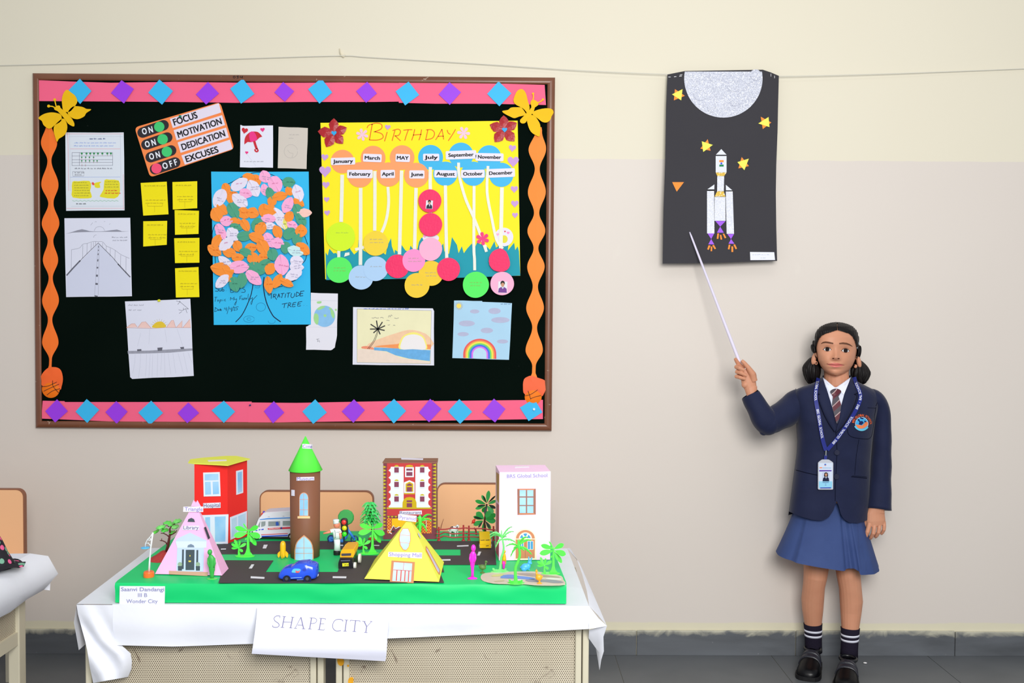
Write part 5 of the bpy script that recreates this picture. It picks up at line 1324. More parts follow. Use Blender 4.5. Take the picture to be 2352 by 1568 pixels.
def arch(cx,hw,ytop,pointed):
    def f(x):
        u=abs(x-cx)/hw;u=min(u,1)
        return ytop+(hw*1.2*(1-math.sqrt(1-u*u)) if not pointed else hw*(0.75*u+0.3*u**3+0.6*u**12))
    return f
def arched(cx,hw,ytop,ybot,pointed,bars_v,bars_h,fr_w,mfr,sag=0.0):
    f=arch(cx,hw,ytop,pointed)
    sg_=lambda x:ybot-sag*((x-cx)/hw)**2
    w_=obj('printed_window',gridon(CY,cx-hw,cx+hw,f,sg_,0.0012,20,3),mfr,mus)
    h2=hw-fr_w;f2=arch(cx,h2,ytop+fr_w*1.2,pointed)
    obj('pane',gridon(CY,cx-h2,cx+h2,f2,lambda x:sg_(x)-fr_w,0.0017,18,3),GLS,w_)
    for x in bars_v:obj('bar',gridon(CY,x-0.5,x+0.5,lambda q:f2(q),lambda q:sg_(q)-fr_w*.5,0.0021,1,3),mfr,w_)
    for y in bars_h:obj('bar',gridon(CY,cx-h2,cx+h2,lambda q:y-0.5,lambda q:y+0.5,0.0021,10,1),mfr,w_)
(cx,yt),(_,yb2)=zm([(513,612),(513,850)])
arched(cx,10.8,yt,yb2,False,[cx],[990+682/4.357,990+785/4.357],1.4,BRF)
(ax,ay),(bx,by)=zm([(450,850),(575,873)]);rect_on('printed_sill',CY,ax,ay,bx,by,SIL,mus,0.0019)
(cx,yt),(_,yb2)=zm([(515,1038),(515,1302)])
arched(cx,22,yt,yb2,True,[cx],[990+1168/4.357,990+1222/4.357],2.4,BRF,sag=1.5)
conec=CylS(Vector((cB.x+0.001,cB.y,0)),0.0125)
(ax,ay),(bx,by)=zm([(498,126),(602,172)])
l=rect_on('cone_label',conec,ax,ay,bx,by,LBL,mus,0.004,0.05)
obj('lettering',text(conec,'Cone',ax+1,by-1.5,bx-1,by-1,7.2,0.0046,0.008),LTX,l)

# restaurant: tall printed box
zv=lambda P:Z(P,860,1030,7.125)
A,B=G(880,1238.3,ZP),G(1002,1237.8,ZP)
ztop=zat(880,1063,A.y)
ct=G(887,1051,ztop);dpt=0.072
nrm=Vector((-(B-A).y,(B-A).x,0)).normalized();nrm=nrm if nrm.y>0 else-nrm
D,Cc=A+nrm*dpt,B+nrm*dpt
res=thing('paper_restaurant','brown cardboard box with a printed red and white palace front, the restaurant','model building',(A+Cc)/2)
MAR=mat((196,62,66),0.6,0.2,0.06,8);PLUM=mat((122,62,74),0.6,0.2,0.08);CARDB=mat((150,108,86),0.6,0.2,0.05)
obj('box_body',prism4(A,B,Cc,D,Vector((0,0,ztop-ZP))),CARDB,res)
obj('box_lid',ext([Vector((p.x+dx,p.y+dy,ztop)) for p,dx,dy in ((A,-.002,-.002),(B,.003,-.002),(Cc,.002,.001),(D,-.001,.001))],(0,0,0.002)),CARDB,res)
ST=Surf((0,0,ztop+0.002),(0,0,1))
obj('roof_label',sheet(ST,zv([(435,140),(470,150),(800,160),(795,182),(440,174)]),0.0008,0.0005),LBL,res)
S1=vert(A,B)
shape_on('printed_front',S1,zv([(143,222),(1014,212),(1010,1480),(147,1484)]),PLUM,res)
shape_on('printed_wall',S1,zv([(205,240),(938,232),(938,1095),(205,1095)]),MAR,res,0.0013)
CH=mat((196,180,40),0.6,0.2,0.15,4)
for k in range(22):
    y=300+56*k
    if y<1360:
        shape_on('printed_triangle',S1,zv([(148,y-22),(195,y),(148,y+22)]),CH,res,0.0014)
        shape_on('printed_triangle',S1,zv([(1008,y-55),(950,y-33),(1008,y-11)]),CH,res,0.0014)
for k in range(3):shape_on('printed_triangle',S1,zv([(205+60*k,1102),(255+60*k,1102),(230+60*k,1132)]),CH,res,0.0016)
WHP=mat((228,236,246),0.6,var=0.01);WINE=mat((132,66,92),0.6,var=0.04);OCH=mat((202,172,24),0.6,0.2,0.06)
L1=[(478,297),(270,297)]
for k in range(6):
    y=297+118*k
    L1+=[(262,y+30),(230,y+60)] if y+60<960 else []
    L1+=[(262,y+85),(268,y+118),(262,y+150)] if y+150<960 else []
L1+=[(240,962),(478,962)]
shape_on('printed_panel',S1,zv(L1),WHP,res,0.0017)
shape_on('printed_panel',S1,zv([(1148-x,y) for x,y in L1]),WHP,res,0.0017)
for cx_ in (362,782):
    for y0 in (307,543,782):
        shape_on('printed_window',S1,zv([(cx_-37,y0),(cx_+37,y0),(cx_+37,y0+85),(cx_-37,y0+85)]),WINE,res,0.0021)
        shape_on('printed_arch',S1,[zv([(cx_,y0-14)])[0]] and [(x,min(y,zv([(0,y0-14)])[0][1])) for x,y in circ(*zv([(cx_,y0-14)])[0],5,12,3.6)],CH,res,0.0021)
        shape_on('printed_ledge',S1,zv([(cx_-40,y0+97),(cx_+40,y0+97),(cx_+40,y0+103),(cx_-40,y0+103)]),mat((190,196,206),0.6,var=0),res,0.0021)
shape_on('printed_band',S1,zv([(203,962),(940,962),(940,985),(203,985)]),CH,res,0.0018)
shape_on('printed_arch',S1,zv([(510,297),(520,275),(570,265),(625,275),(635,297)]),OCH,res,0.0016)
shape_on('printed_window',S1,zv([(502,304),(645,304),(645,466),(502,466)]),WHP,res,0.0019)
for P in ([(522,326),(622,326),(622,360),(522,360)],[(522,382),(622,382),(622,446),(522,446)]):shape_on('pane',S1,zv(P),WINE,res,0.0022)
shape_on('printed_window',S1,zv([(484,725),(484,552),(572,517),(657,552),(657,725)]),WHP,res,0.0018)
shape_on('printed_arch',S1,zv([(510,705),(510,575),(572,540),(636,575),(636,705)]),OCH,res,0.0020)
for P in ([(530,608),(535,585),(572,568),(610,585),(614,608)],[(530,630),(614,630),(614,704),(530,704)]):shape_on('pane',S1,zv(P),WINE,res,0.0023)
shape_on('printed_band',S1,zv([(484,726),(662,726),(662,745),(484,745)]),OCH,res,0.0018)
shape_on('printed_doorway',S1,zv([(458,970),(460,880),(480,830),(520,800),(575,792),(632,800),(670,830),(688,880),(690,970)]),OCH,res,0.0020)
for P in ([(528,845),(616,845),(616,875),(528,875)],[(528,892),(616,892),(616,958),(528,958)]):shape_on('pane',S1,zv(P),WINE,res,0.0023)
label_on(S1,zv([(412,1020),(775,1012),(778,1075),(410,1080)]),'Restaurant',zv([(420,1070),(768,1066)]),46/7.125,res,LTXd,0.0024)
m_chk,nt,b=node_mat('orange_checks')
ck=nd(nt,'ShaderNodeTexChecker');ck.inputs['Scale'].default_value=260
nt.links.new(nd(nt,'ShaderNodeNewGeometry').outputs['Position'],ck.inputs['Vector'])
ck.inputs[1].default_value=(*lin((240,160,40)),1);ck.inputs[2].default_value=(*lin((196,60,36)),1)
nt.links.new(ck.outputs[0],b.inputs['Base Color']);b.inputs['Roughness'].default_value=0.6
for P in ([(208,1135),(280,1135),(280,1385),(208,1385)],[(700,1130),(935,1130),(935,1385),(700,1385)]):shape_on('printed_checks',S1,zv(P),m_chk,res,0.0016)
shape_on('printed_awning',S1,zv([(285,1142),(690,1142),(690,1285),(330,1285),(310,1270),(285,1285)]),mat((248,190,30),0.6,0.2,0.08,30),res,0.0017)
obj('printed_zigzag',strokes(S1,[(zv([(215,1330),(255,1350),(315,1258),(345,1310),(410,1275)]),1.6),(zv([(240,1365),(285,1395)]),1.6)],0.0022),WHP,res)
obj('printed_frame',strokes(S1,[(zv([(770,1180),(848,1172),(850,1285)]),1.4)],0.0022),WHP,res)
for P in ([(262,1352),(330,1340),(325,1368),(290,1366)],[(765,1205),(838,1240),(835,1282),(780,1235)]):shape_on('printed_dark_shape',S1,zv(P),mat((54,60,62),0.6,var=0),res,0.0021)  # dark shapes belonging to the printed front

# school: pink box
z4b=zr4
A,B,Cc_=G(1146,1288,ZP),G(1263.5,1286,ZP),None
ztop=zat(1150,1084,A.y)
q=G(1138,1061.5,ztop);dpt=0.105
D=Vector((W(1137.6,1275,A.y+dpt).x,A.y+dpt,ZP));Cc=D+(B-A);Cc.x=min(Cc.x,G(1262,1262,ZP).x)
sch=thing('paper_school','pale pink paper block with a brown arched door, the school of the model city','model building',(A+Cc)/2)
PNS=mat((253,214,246),0.6,0.2,0.02)
obj('pink_walls',prism4(A,B,Cc,D,Vector((0,0,ztop-ZP))),PNS,sch)
ST=Surf((0,0,ztop),(0,0,1));S1=vert(A,B);S2=vert(A,D)
obj('roof_label',sheet(ST,z4b([(895,150),(1050,148),(1056,160),(893,166)]),0.0008,0.0005),mat((246,236,248),0.6,var=0),sch)
label_on(S1,z4b([(795,222),(1296,207),(1294,268),(795,288)]),'BRS Global School',z4b([(805,281),(1262,268)]),38/4.9,sch,mat((150,136,206),0.6,var=0))
WD=mat((158,108,92),0.55,0.2,0.08);WDo=mat((206,132,98),0.55,0.2,0.06)
wn=shape_on('printed_window',S1,z4b([(923,404),(1130,402),(1130,692),(925,696)]),WD,sch)
shape_on('window_frame',S1,z4b([(935,403),(1118,402),(1110,418),(945,420)]),WDo,wn,0.0014);shape_on('window_frame',S1,z4b([(945,678),(1110,676),(1125,692),(932,694)]),WDo,wn,0.0014)
for x0,x1_ in ((948,1018),(1033,1103)):
    for y0,y1_ in ((417,488),(502,585),(597,675)):shape_on('pane',S1,z4b([(x0,y0),(x1_,y0),(x1_,y1_),(x0,y1_)]),GLS,wn,0.0016)
door=shape_on('printed_door',S1,z7b([(600,935),(605,430),(640,320),(740,245),(845,225),(960,250),(1050,330),(1095,450),(1100,930)]),mat((244,232,206),0.6,var=0.02),sch)
R1=circ(*z7b([(850,455)])[0],21.6,16,19.5,180,360)
shape_on('arch',S1,R1,WDo,door,0.0014)
shape_on('fanlight_frame',S1,circ(*z7b([(850,457)])[0],15,16,14.5,180,360),mat((240,232,216),0.6,var=0),door,0.0016)
BLG=mat((74,150,208),0.4,0.3,0.08,50)
for P in ([(725,447),(745,400),(775,365),(810,440)],[(800,350),(850,338),(895,345),(865,405),(835,405)],[(918,365),(950,400),(972,445),(880,445)]):shape_on('pane',S1,z7b(P),BLG,door,0.0018)
shape_on('door_leaf',S1,z7b([(632,475),(1065,475),(1060,895),(632,905)]),WDo,door,0.0014)
shape_on('door_joint',S1,z7b([(842,480),(850,480),(850,900),(842,900)]),WD,door,0.0017)
for P in ([(715,510),(815,510),(815,700),(715,700)],[(895,508),(1030,508),(1030,705),(895,705)]):
    shape_on('glass_surround',S1,z7b(P),mat((240,232,220),0.6,var=0),door,0.0016)
    (x0,y0),(x1_,y1_)=P[0],P[2];xm=(x0+x1_)/2
    for a_,b_2 in ((x0+10,xm-6),(xm+6,x1_-10)):shape_on('pane',S1,z7b([(a_,y0+10),(b_2,y0+10),(b_2,y1_-10),(a_,y1_-10)]),BLG,door,0.0018)
shape_on('printed_side_window',S2,z4b([(685,215),(718,245),(712,560),(690,520)]),mat((196,150,92),0.6,0.2,0.1,40),sch)
shape_on('printed_side_band',S2,z4b([(688,560),(715,590),(712,1170),(682,1120)]),mat((196,112,128),0.6,0.2,0.1,20),sch)

# shopping mall: yellow pyramid
zy=lambda P:Z(P,800,1030,4.75)
A,B,Cc=G(836.8,1333,ZP),G(1008.4,1340.2,ZP),G(1019.8,1294.8,ZP);D=A+Cc-B
ctr=(A+Cc)/2;AP=W(939.5,1189,ctr.y)
mal=thing('paper_mall','bright yellow paper pyramid, the shopping mall of the model city','model building',ctr)
eps=Vector((0,0,0.0042))
YLP=mat((250,248,92),0.6,0.2,0.02)
f_=0.07
T4=[lerp(AP,p+eps,f_) for p in (A,B,Cc,D)]
obj('yellow_walls',([A+eps,B+eps,Cc+eps,D+eps]+T4,[(0,1,5,4),(1,2,6,5),(2,3,7,6),(3,0,4,7),(3,2,1,0),(4,5,6,7)]),YLP,mal)
S1=Surf(A+eps,(B-A).cross(AP-A));S1.n=S1.n if S1.n.dot(CAM-A)>0 else-S1.n
S2=Surf(B+eps,(Cc-B).cross(AP-B));S2.n=S2.n if S2.n.dot(CAM-B)>0 else-S2.n
label_on(S1,zy([(545,715),(745,732),(740,800),(545,778)]),'Pyramid',zy([(556,766),(735,785)]),38/4.75,mal,off=0.003)
label_on(S1,zy([(437,1126),(805,1133),(803,1198),(434,1178)]),'Shopping Mall',zy([(444,1170),(797,1183)]),40/4.75,mal)
REDL=mat((226,150,110),0.5,var=0.03)
w_=shape_on('printed_window',S1,zy([(592,868),(655,868),(678,920),(680,1000),(660,1075),(632,1110),(598,1105),(565,1055),(552,985),(562,920)]),REDL,mal)
shape_on('pane',S1,zy([(596,875),(650,875),(671,922),(673,1000),(655,1072),(630,1102),(602,1098),(572,1052),(560,985),(569,922)]),GLP,w_,0.0014)
for P in ([(570,940),(670,945),(670,949),(570,944)],[(565,1020),(665,1030),(665,1034),(565,1024)]):shape_on('bar',S1,zy(P),REDL,w_,0.0017)
BRD=mat((200,136,92),0.55,0.2,0.06)
d_=shape_on('printed_door',S1,zy([(472,1218),(727,1235),(712,1467),(452,1455)]),BRD,mal)
shape_on('pane',S1,zy([(497,1238),(697,1252),(683,1452),(480,1442)]),GLP,d_,0.0014)
RDB=mat((206,96,84),0.5,var=0.03)
for P in ([(492,1318),(690,1330),(690,1336),(491,1324)],[(526,1322),(538,1322),(530,1440),(517,1440)],[(572,1324),(584,1325),(576,1444),(563,1443)],[(615,1328),(627,1329),(620,1447),(607,1446)],[(655,1330),(667,1331),(660,1450),(648,1449)],[(604,1245),(608,1245),(602,1322),(598,1322)]):shape_on('bar',S1,zy(P),RDB,d_,0.0017)
w_=shape_on('printed_window',S2,zy([(850,1058),(870,1085),(1005,1325),(1000,1372),(985,1362),(850,1105)]),REDL,mal)
shape_on('pane',S2,zy([(852,1085),(868,1100),(995,1325),(990,1350),(978,1335)]),mat((206,210,240),0.5,var=0.02),w_,0.0014)
shape_on('printed_window',S2,zy([(760,915),(775,930),(793,965),(787,975),(765,940)]),mat((206,206,226),0.5,var=0.02),mal)

# ------------------------------------------------------------------ toys standing on the model city
ZG=ZP+0.0002
def plas(c,r=0.35,v=0.04):return mat(c,r,0.5,v,30)
def Yg(px,py):return G(px,py,ZP).y
def puff(P,Y,th,k=(0.0,0.12,0.5,0.88,1.0),sc=(0.90,1.0,1.0,1.0,0.90)):
    """a solid with a side outline (sight-line pixels at depth Y) and rounded flanks, th deep"""
    n=len(P);c=sum((W(x,y,Y) for x,y in P),Vector())/n
    V=[];Fs=[]
    for t,s in zip(k,sc):
        for x,y in P:
            p=W(x,y,Y);q=c+(p-c)*s;V.append((q.x,Y+th*t,q.z))
    for i in range(len(k)-1):
        for j in range(n):Fs.append((i*n+j,i*n+(j+1)%n,(i+1)*n+(j+1)%n,(i+1)*n+j))
    Fs.append(tuple(range(n-1,-1,-1)));Fs.append(tuple(range((len(k)-1)*n,len(k)*n)))
    return V,Fs
def face(P,Y,off=0.0006):return sheet(Surf((0,Y,0),(0,-1,0)),P,off,0.0005)
def wheel(px,py,Y,r,th,par,m,mh=None,name='wheel'):
    c=W(px,py,Y);rr_=r/F*Y;c.z=ZG+rr_+0.0006
    w_=obj(name,tube([c,c+Vector((0,th*.15,0)),c+Vector((0,th*.85,0)),c+Vector((0,th,0))],[rr_*.9,rr_,rr_,rr_*.9],18),m,par)
    if mh:obj('hub',tube([c-Vector((0,0.0008,0)),c+Vector((0,0.001,0))],rr_*0.5,12),mh,w_)
    return w_
def leafp(x0,y0,x1,y1,wd,k=9,tip=1.5):
    """a blade from base to tip in pixels"""
    dx,dy=x1-x0,y1-y0;P=[]
    for sgn in (1,-1):
        R_=range(k+1) if sgn==1 else range(k-1,0,-1)
        for i in R_:
            t=i/k;w_=wd/2*(math.sin(math.pi*t**tip)**0.62 if 0<t<1 else 0.0)*sgn
            l=math.hypot(dx,dy);P.append((x0+dx*t-dy/l*w_,y0+dy*t+dx/l*w_))
    return P
LG=plas((92,242,84));LG2=plas((126,244,134))
def blade(x0,y0,x1,y1,wd,Y,tilt,m,par,th=0.0016,name='frond'):
    P=leafp(x0,y0,x1,y1,wd)
    V=[];n=len(P);L_=math.hypot(x1-x0,y1-y0)
    for dz in (0.0,th):
        for x,y in P:
            t=math.hypot(x-x0,y-y0)/L_
            V.append(W(x,y,Y+tilt*t+dz))
    Fs=[tuple(range(n)),tuple(range(2*n-1,n-1,-1))]+[(i,n+i,n+(i+1)%n,(i+1)%n) for i in range(n)]
    return obj(name,(V,Fs),m,par)

def broad_palm(label,bx,by,s,mirror=1):
    """light green plastic palm with broad leaves and a sapling on one foot; s in pixels per unit of the pattern"""
    Y=Yg(bx,by)
    t=thing('toy_palm',label,'toy tree',G(bx,by,ZP),'light green toy palms on the model city')
    q=lambda P:[(bx+mirror*(x-450)*s,by+(y-1460)*s) for x,y in P]
    obj('trunk',puff(q([(355,1462),(395,1400),(425,1300),(432,1100),(440,980),(455,890),(470,890),(478,980),(475,1100),(480,1300),(500,1400),(545,1462)]),Y-0.003,0.006),LG,t)
    c=G(bx,by,ZG);k=s*Y/F
    obj('foot',lathe([(k*205,ZG),(k*210,ZG+0.0012),(k*190,ZG+0.0022)],(c.x-mirror*60*k,c.y,0),20,1.0,0.5),LG,t)
    for i,(x0,y0,x1_,y1_,wd) in enumerate(((462,925,180,842,105),(450,960,152,1028,125),(465,925,675,818,105),(475,960,720,1050,130),(455,915,352,755,34),(470,980,632,1230,95),(480,1000,548,1170,55),(445,1060,390,1110,36))):
        (a,c1),(d,e)=q([(x0,y0),(x1_,y1_)]);blade(a,c1,d,e,wd*s,Y+0.001*(i%3-1),(-0.012,-0.016,-0.010,-0.016,0.012,0.012,-0.012,0)[i],LG,t)
    obj('sapling_stem',puff(q([(240,1462),(240,1380),(248,1270),(268,1270),(276,1380),(300,1462)]),Y-0.002,0.004),LG,t)
    for i,(x0,y0,x1_,y1_,wd) in enumerate(((255,1290,168,1095,60),(250,1280,102,1190,62),(252,1285,102,1285,52),(258,1280,288,1120,46),(262,1275,418,1182,66),(265,1290,348,1362,60))):
        (a,c1),(d,e)=q([(x0,y0),(x1_,y1_)]);blade(a,c1,d,e,wd*s,Y+0.0006*(i%2),-0.006 if i%2 else 0.004,LG,t,0.0012,'sapling_leaf')
broad_palm('light green broad leaved toy palm in front of the ambulance',569,1277.5,0.1084)
broad_palm('light green broad leaved toy palm before the dark trunked toy pine',855,1271,0.1075)
broad_palm('light green broad leaved toy palm at the corner behind the pond',1271,1317.5,0.107)

def feather(x0,y0,x1,y1,sag,wd,Y,tilt,m,par):
    """a drooping feathery frond: rib with side leaflets"""
    P=[];N=9
    for i in range(N+1):
        t=i/N;P.append((x0+(x1-x0)*t,y0+(y1-y0)*t-sag*math.sin(math.pi*t*0.9)))
    V=[];Fs=[]
    for i in range(N+1):
        t=i/N;w_=wd*(0.5+0.5*math.sin(math.pi*min(1,t*1.1+0.1)))*(1 if t<.95 else .3)
        (xa,ya),(xb,yb_)=P[max(i-1,0)],P[min(i+1,N)]
        dx,dy=xb-xa,yb_-ya;l=math.hypot(dx,dy) or 1
        V+=[W(P[i][0]-dy/l*w_*(.55 if i%2 else 1),P[i][1]+dx/l*w_*(.55 if i%2 else 1),Y+tilt*t+0.002),W(*P[i],Y+tilt*t),W(P[i][0]+dy/l*w_*.6,P[i][1]-dx/l*w_*.6,Y+tilt*t+0.002)]
    for i in range(N):
        for j in (0,1):Fs.append((i*3+j,i*3+1+j,i*3+4+j,i*3+3+j))
    return obj('frond',(V,Fs),m,par)
def coco(label,base,trunk,wds,fr,conv,m,Yo=0.0,foot=True):
    bx,by=conv([base])[0];Y=Yg(bx,by)+Yo
    t=thing('toy_palm',label,'toy tree',G(bx,by,ZP),'light green toy palms on the model city')
    P=smooth2(conv(trunk),4);n=len(P)
    ww=[np.interp(i/(n-1),[0,.15,.5,.85,1],wds)/F*Y for i in range(n)]
    obj('trunk',tube([W(x,y,Y) for x,y in P],[float(a) for a in ww],10),m,t,smooth=True)
    if foot:
        c=G(bx,by,ZG);k=Y/F
        V,Fs=lathe([(k*22,ZG),(k*20,ZG+0.0015),(k*4,ZG+0.006)],(c.x,c.y,0),14,1,.55)
        obj('foot',(V,Fs),m,t)
        for i,(dx,dy) in enumerate(((-17,-9),(-10,-6),(9,-6),(15,-8))):
            blade(bx+dx*.5,by,bx+dx,by+dy,5,Y-0.008,-0.004,m,t,0.001,'grass_blade')
    for i,(x0,y0,x1_,y1_,sag,wd) in enumerate(fr):
        (a,c1),(d,e)=conv([(x0,y0),(x1_,y1_)]);feather(a,c1,d,e,sag,wd,Y-0.002,(-0.014,0.012,-0.006,0.016,-0.012,0.004)[i%6],m,t)
coco('light green feathery toy palm leaning in front of the pink school wall edge',(275,1205),[(275,1205),(290,1050),(310,880),(350,760),(362,640),(340,500),(318,380),(312,270)],[4.4,2.6,2.4,1.8,1.0],
     [(320,400,40,405,8,3.6),(320,430,45,478,9,3.6),(320,470,180,680,6,3.4),(340,480,640,560,5,3.6),(335,400,560,205,6,2.6),(340,430,600,318,6,2.8),(330,440,430,425,3,3)],z7b,LG2)
coco('light green feathery toy palm standing on the pond picture',(640,1462),[(640,1462),(625,1250),(632,1100),(690,960),(725,820),(712,680),(695,590),(690,480)],[5.0,3.6,3.2,2.6,2.0],
     [(690,620,405,655,6,3.2),(690,640,515,890,7,3.6),(720,640,1000,840,6,4.2),(715,590,990,515,6,4.0),(700,560,920,455,7,3.2),(690,660,585,682,3,3.4),(720,670,825,745,3,3.4),(700,600,800,490,2,3.2)],z7b,LG)
coco('light green feathery toy palm half hidden behind the yellow mall',(742,1560),[(742,1560),(740,1400),(745,1280),(748,1180),(742,1090)],[5,3.4,3.8,4.4,1.6],
     [(750,1190,940,1112,9,3.4),(755,1190,942,1205,7,3.4),(755,1220,862,1375,6,4.0),(735,1220,672,1265,3,4),(735,1160,700,1140,2,3.4),(740,1240,690,1340,3,3.4)],zv,LG,foot=False)

# pine
zp4=lambda P:Z(P,730,1140,8.711)
bx,by=zp4([(1105,862)])[0];Y=Yg(bx,by)
t=thing('toy_pine','green feathery toy pine with a dark brown trunk, beside the restaurant','toy tree',G(bx,by,ZP))
c=G(bx,by,ZP);kx=Y/F
obj('base',lathe([(11.5*kx,ZG),(11.5*kx,ZG+0.003),(6*kx,ZG+0.008)],(c.x,c.y,0),16,1,.7),plas((170,72,48)),t)
tp_=[W(x,y,Y) for x,y in zp4([(1110,860),(1100,700),(1065,500),(1050,300),(1035,130)])]
obj('trunk',tube(tp_,[3.6*kx,3*kx,2.2*kx,1.6*kx,0.9*kx],10),plas((84,40,28)),t)
PG=plas((48,190,82),0.5,0.15);PG2=plas((70,214,110),0.5,0.1)
r=random.Random(4)
for k,(y,hw,cxp) in enumerate(((140,165,1040),(205,130,1045),(270,175,1050),(330,215,1050),(400,195,1055),(455,205,1060),(515,215,1065))):
    for i in range(9):
        a=2*math.pi*i/9+k*0.5;R0=hw/8.711*kx*r.uniform(.85,1.1)
        x0,y0=zp4([(cxp,y)])[0];p0=W(x0,y0,Y)
        V=[];Fs=[];N=6
        for j in range(N+1):
            s=j/N;p=p0+Vector((math.cos(a)*R0*s,math.sin(a)*R0*s,0.006*math.sin(s*2.6)-0.010*s*s))
            w_=0.0062*(1-0.75*s)*(1 if j%2 else 0.45)+0.0006
            nx_=Vector((-math.sin(a),math.cos(a),0))*w_
            V+=[p+nx_+Vector((0,0,-.003)),p,p-nx_+Vector((0,0,-.003))]
        for j in range(N):
            for q_ in (0,1):Fs.append((j*3+q_,j*3+1+q_,j*3+4+q_,j*3+3+q_))
        obj('frond',(V,Fs),PG2 if k<2 or i%3==0 else PG,t)

# dark palm behind the fence
bx,by=1116,1236;Y=Yg(bx,by);kx=Y/F
zk=lambda P:Z(P,1060,1120,7.125)
t=thing('toy_palm','dark green toy palm with two tiers of broad leaves behind the fence','toy tree',G(bx,by,ZP))
obj('trunk',tube([G(bx,by,ZP),W(*zk([(375,560)])[0],Y+0.004),W(*zk([(415,265)])[0],Y+0.004)],[3*kx,2.4*kx,2*kx],10),plas((66,42,30)),t)
DG=plas((34,160,66),0.4,0.12);DK=plas((22,44,36),0.4,0.1);DG2=plas((60,180,92),0.4,0.1)  # near-black fronds: shaded leaf undersides put in as colour
for i,(x0,y0,x1_,y1_,wd,m_) in enumerate(((418,250,448,42,68,DG2),(410,250,330,118,55,DG),(415,255,352,125,26,DK),(430,250,558,128,30,DK),(400,265,222,208,64,DG),(405,275,258,300,30,DK),(430,265,575,205,52,DG2),(440,275,560,335,52,DK),(400,285,225,345,60,DG),(415,280,375,430,38,DK),(420,290,520,420,85,DG2),(400,300,345,400,70,DG),
        (380,500,470,380,90,DG2),(370,505,240,400,100,DG),(350,510,200,475,34,DK),(370,515,190,470,60,DG),(390,510,565,430,92,DG),(385,520,562,545,95,DG2),(355,535,195,610,80,DG),(350,545,275,650,32,DK),(385,535,465,655,40,DK),(375,540,365,720,72,DG2),(395,545,480,680,60,DG))):
    (a,c1),(d,e)=zk([(x0,y0),(x1_,y1_)])
    up_=y0<400
    blade(a,c1,d,e,wd/7.125,Y+(0.0 if m_ is DK else 0.003),-0.012 if m_ is DK else (0.01 if i%2 else-0.006),m_,t,0.0012)
Yt=Y
# red parrot perched in it
o=thing('toy_bird','tiny red toy bird perched at the dark green palm','toy bird',W(1087,1196,Yt-0.01))
obj('body',ell(W(1087.5,1197.5,Yt-0.008),(0.0042,0.004,0.0052)),plas((220,52,36)),o,smooth=True)
obj('head',ell(W(1090,1193.2,Yt-0.008),0.0028),plas((220,52,36)),o,smooth=True)
obj('tail',tube([W(1086,1199,Yt-0.008),W(1082.5,1202.5,Yt-0.008)],[0.002,0.0006],8),plas((220,60,40)),o)

# flat topped tree at the left on a red mound
zt5=lambda P:Z(P,320,1160,8.711)
bx,by=zt5([(500,1090)])[0];Y=Yg(bx,by);kx=Y/F
t=thing('toy_acacia','flat topped toy tree with green leaf pads on a red mound beside the library','toy tree',G(bx,by,ZP))
c=G(381,1283,ZP)
V=[];Fs=[];nr=6;nn=18
for j in range(nr+1):
    for i in range(nn):
        a=2*math.pi*i/nn;s=j/nr;r0=0.036*(1-s)*(1+0.10*math.sin(3*a+1))
        V.append((c.x+r0*math.cos(a)*1.15,c.y+r0*math.sin(a)*1.0,ZG+0.020*math.sin(s*math.pi/2)**1.4+(0.0015*math.sin(5*a+j) if 0<j<nr else 0)))
for j in range(nr):
    for i in range(nn):Fs.append((j*nn+i,j*nn+(i+1)%nn,(j+1)*nn+(i+1)%nn,(j+1)*nn+i))
obj('mound',(V,Fs),mat((190,66,66),0.7,0.2,0.12,120,bump=0.6,bs=150),t,smooth=True)
MT=plas((92,30,30),0.4,0.1)
def br(P,r0,r1):
    Q=[W(x,y,Y) for x,y in zt5(P)];n=len(Q)
    obj('branch',tube(Q,[r0*kx+(r1-r0)*kx*i/(n-1) for i in range(n)],8),MT,t,smooth=True)
obj('trunk',tube([Vector((c.x+.004,c.y,ZG+0.018))]+[W(x,y,Y) for x,y in zt5([(545,900),(575,800),(595,680),(612,580),(610,470),(640,420)])],[4*kx,3.2*kx,3.4*kx,2.8*kx,2.2*kx,1.9*kx,1.4*kx],10),MT,t,smooth=True)
br([(640,420),(690,385),(735,355)],1.4,.9);br([(560,790),(530,740),(470,710),(412,705)],1.8,.9);br([(448,705),(450,660)],.9,.6);br([(595,630),(545,590),(480,560),(430,560)],1.6,.8);br([(612,600),(680,570),(735,535),(750,495)],1.6,.8);br([(600,430),(560,410),(500,400),(475,350)],1.0,.6)
for x,y,a,b_,c_ in ((560,345,120,38,(96,216,88)),(430,440,150,55,(120,222,110)),(330,530,95,42,(96,216,70)),(510,500,110,42,(92,210,84)),(760,320,130,62,(120,220,110)),(720,430,110,60,(140,222,124)),(660,540,90,32,(88,208,78)),(640,380,100,40,(110,218,100))):
    px,py=zt5([(x,y)])[0]
    M_=Matrix.Rotation(r.uniform(-.25,.25),3,'Y')
    V,Fs=ell(W(px,py,Y+r.uniform(-.01,.012)),(a/8.711*kx*.62,0.016,b_/8.711*kx*.62),14,7,M_)
    V=[p+Vector((0,0,0.0015*math.sin(p.x*900)*math.cos(p.z*700))) for p in V]
    obj('leaf_pad',(V,Fs),plas(c_,0.45,0.12),t)

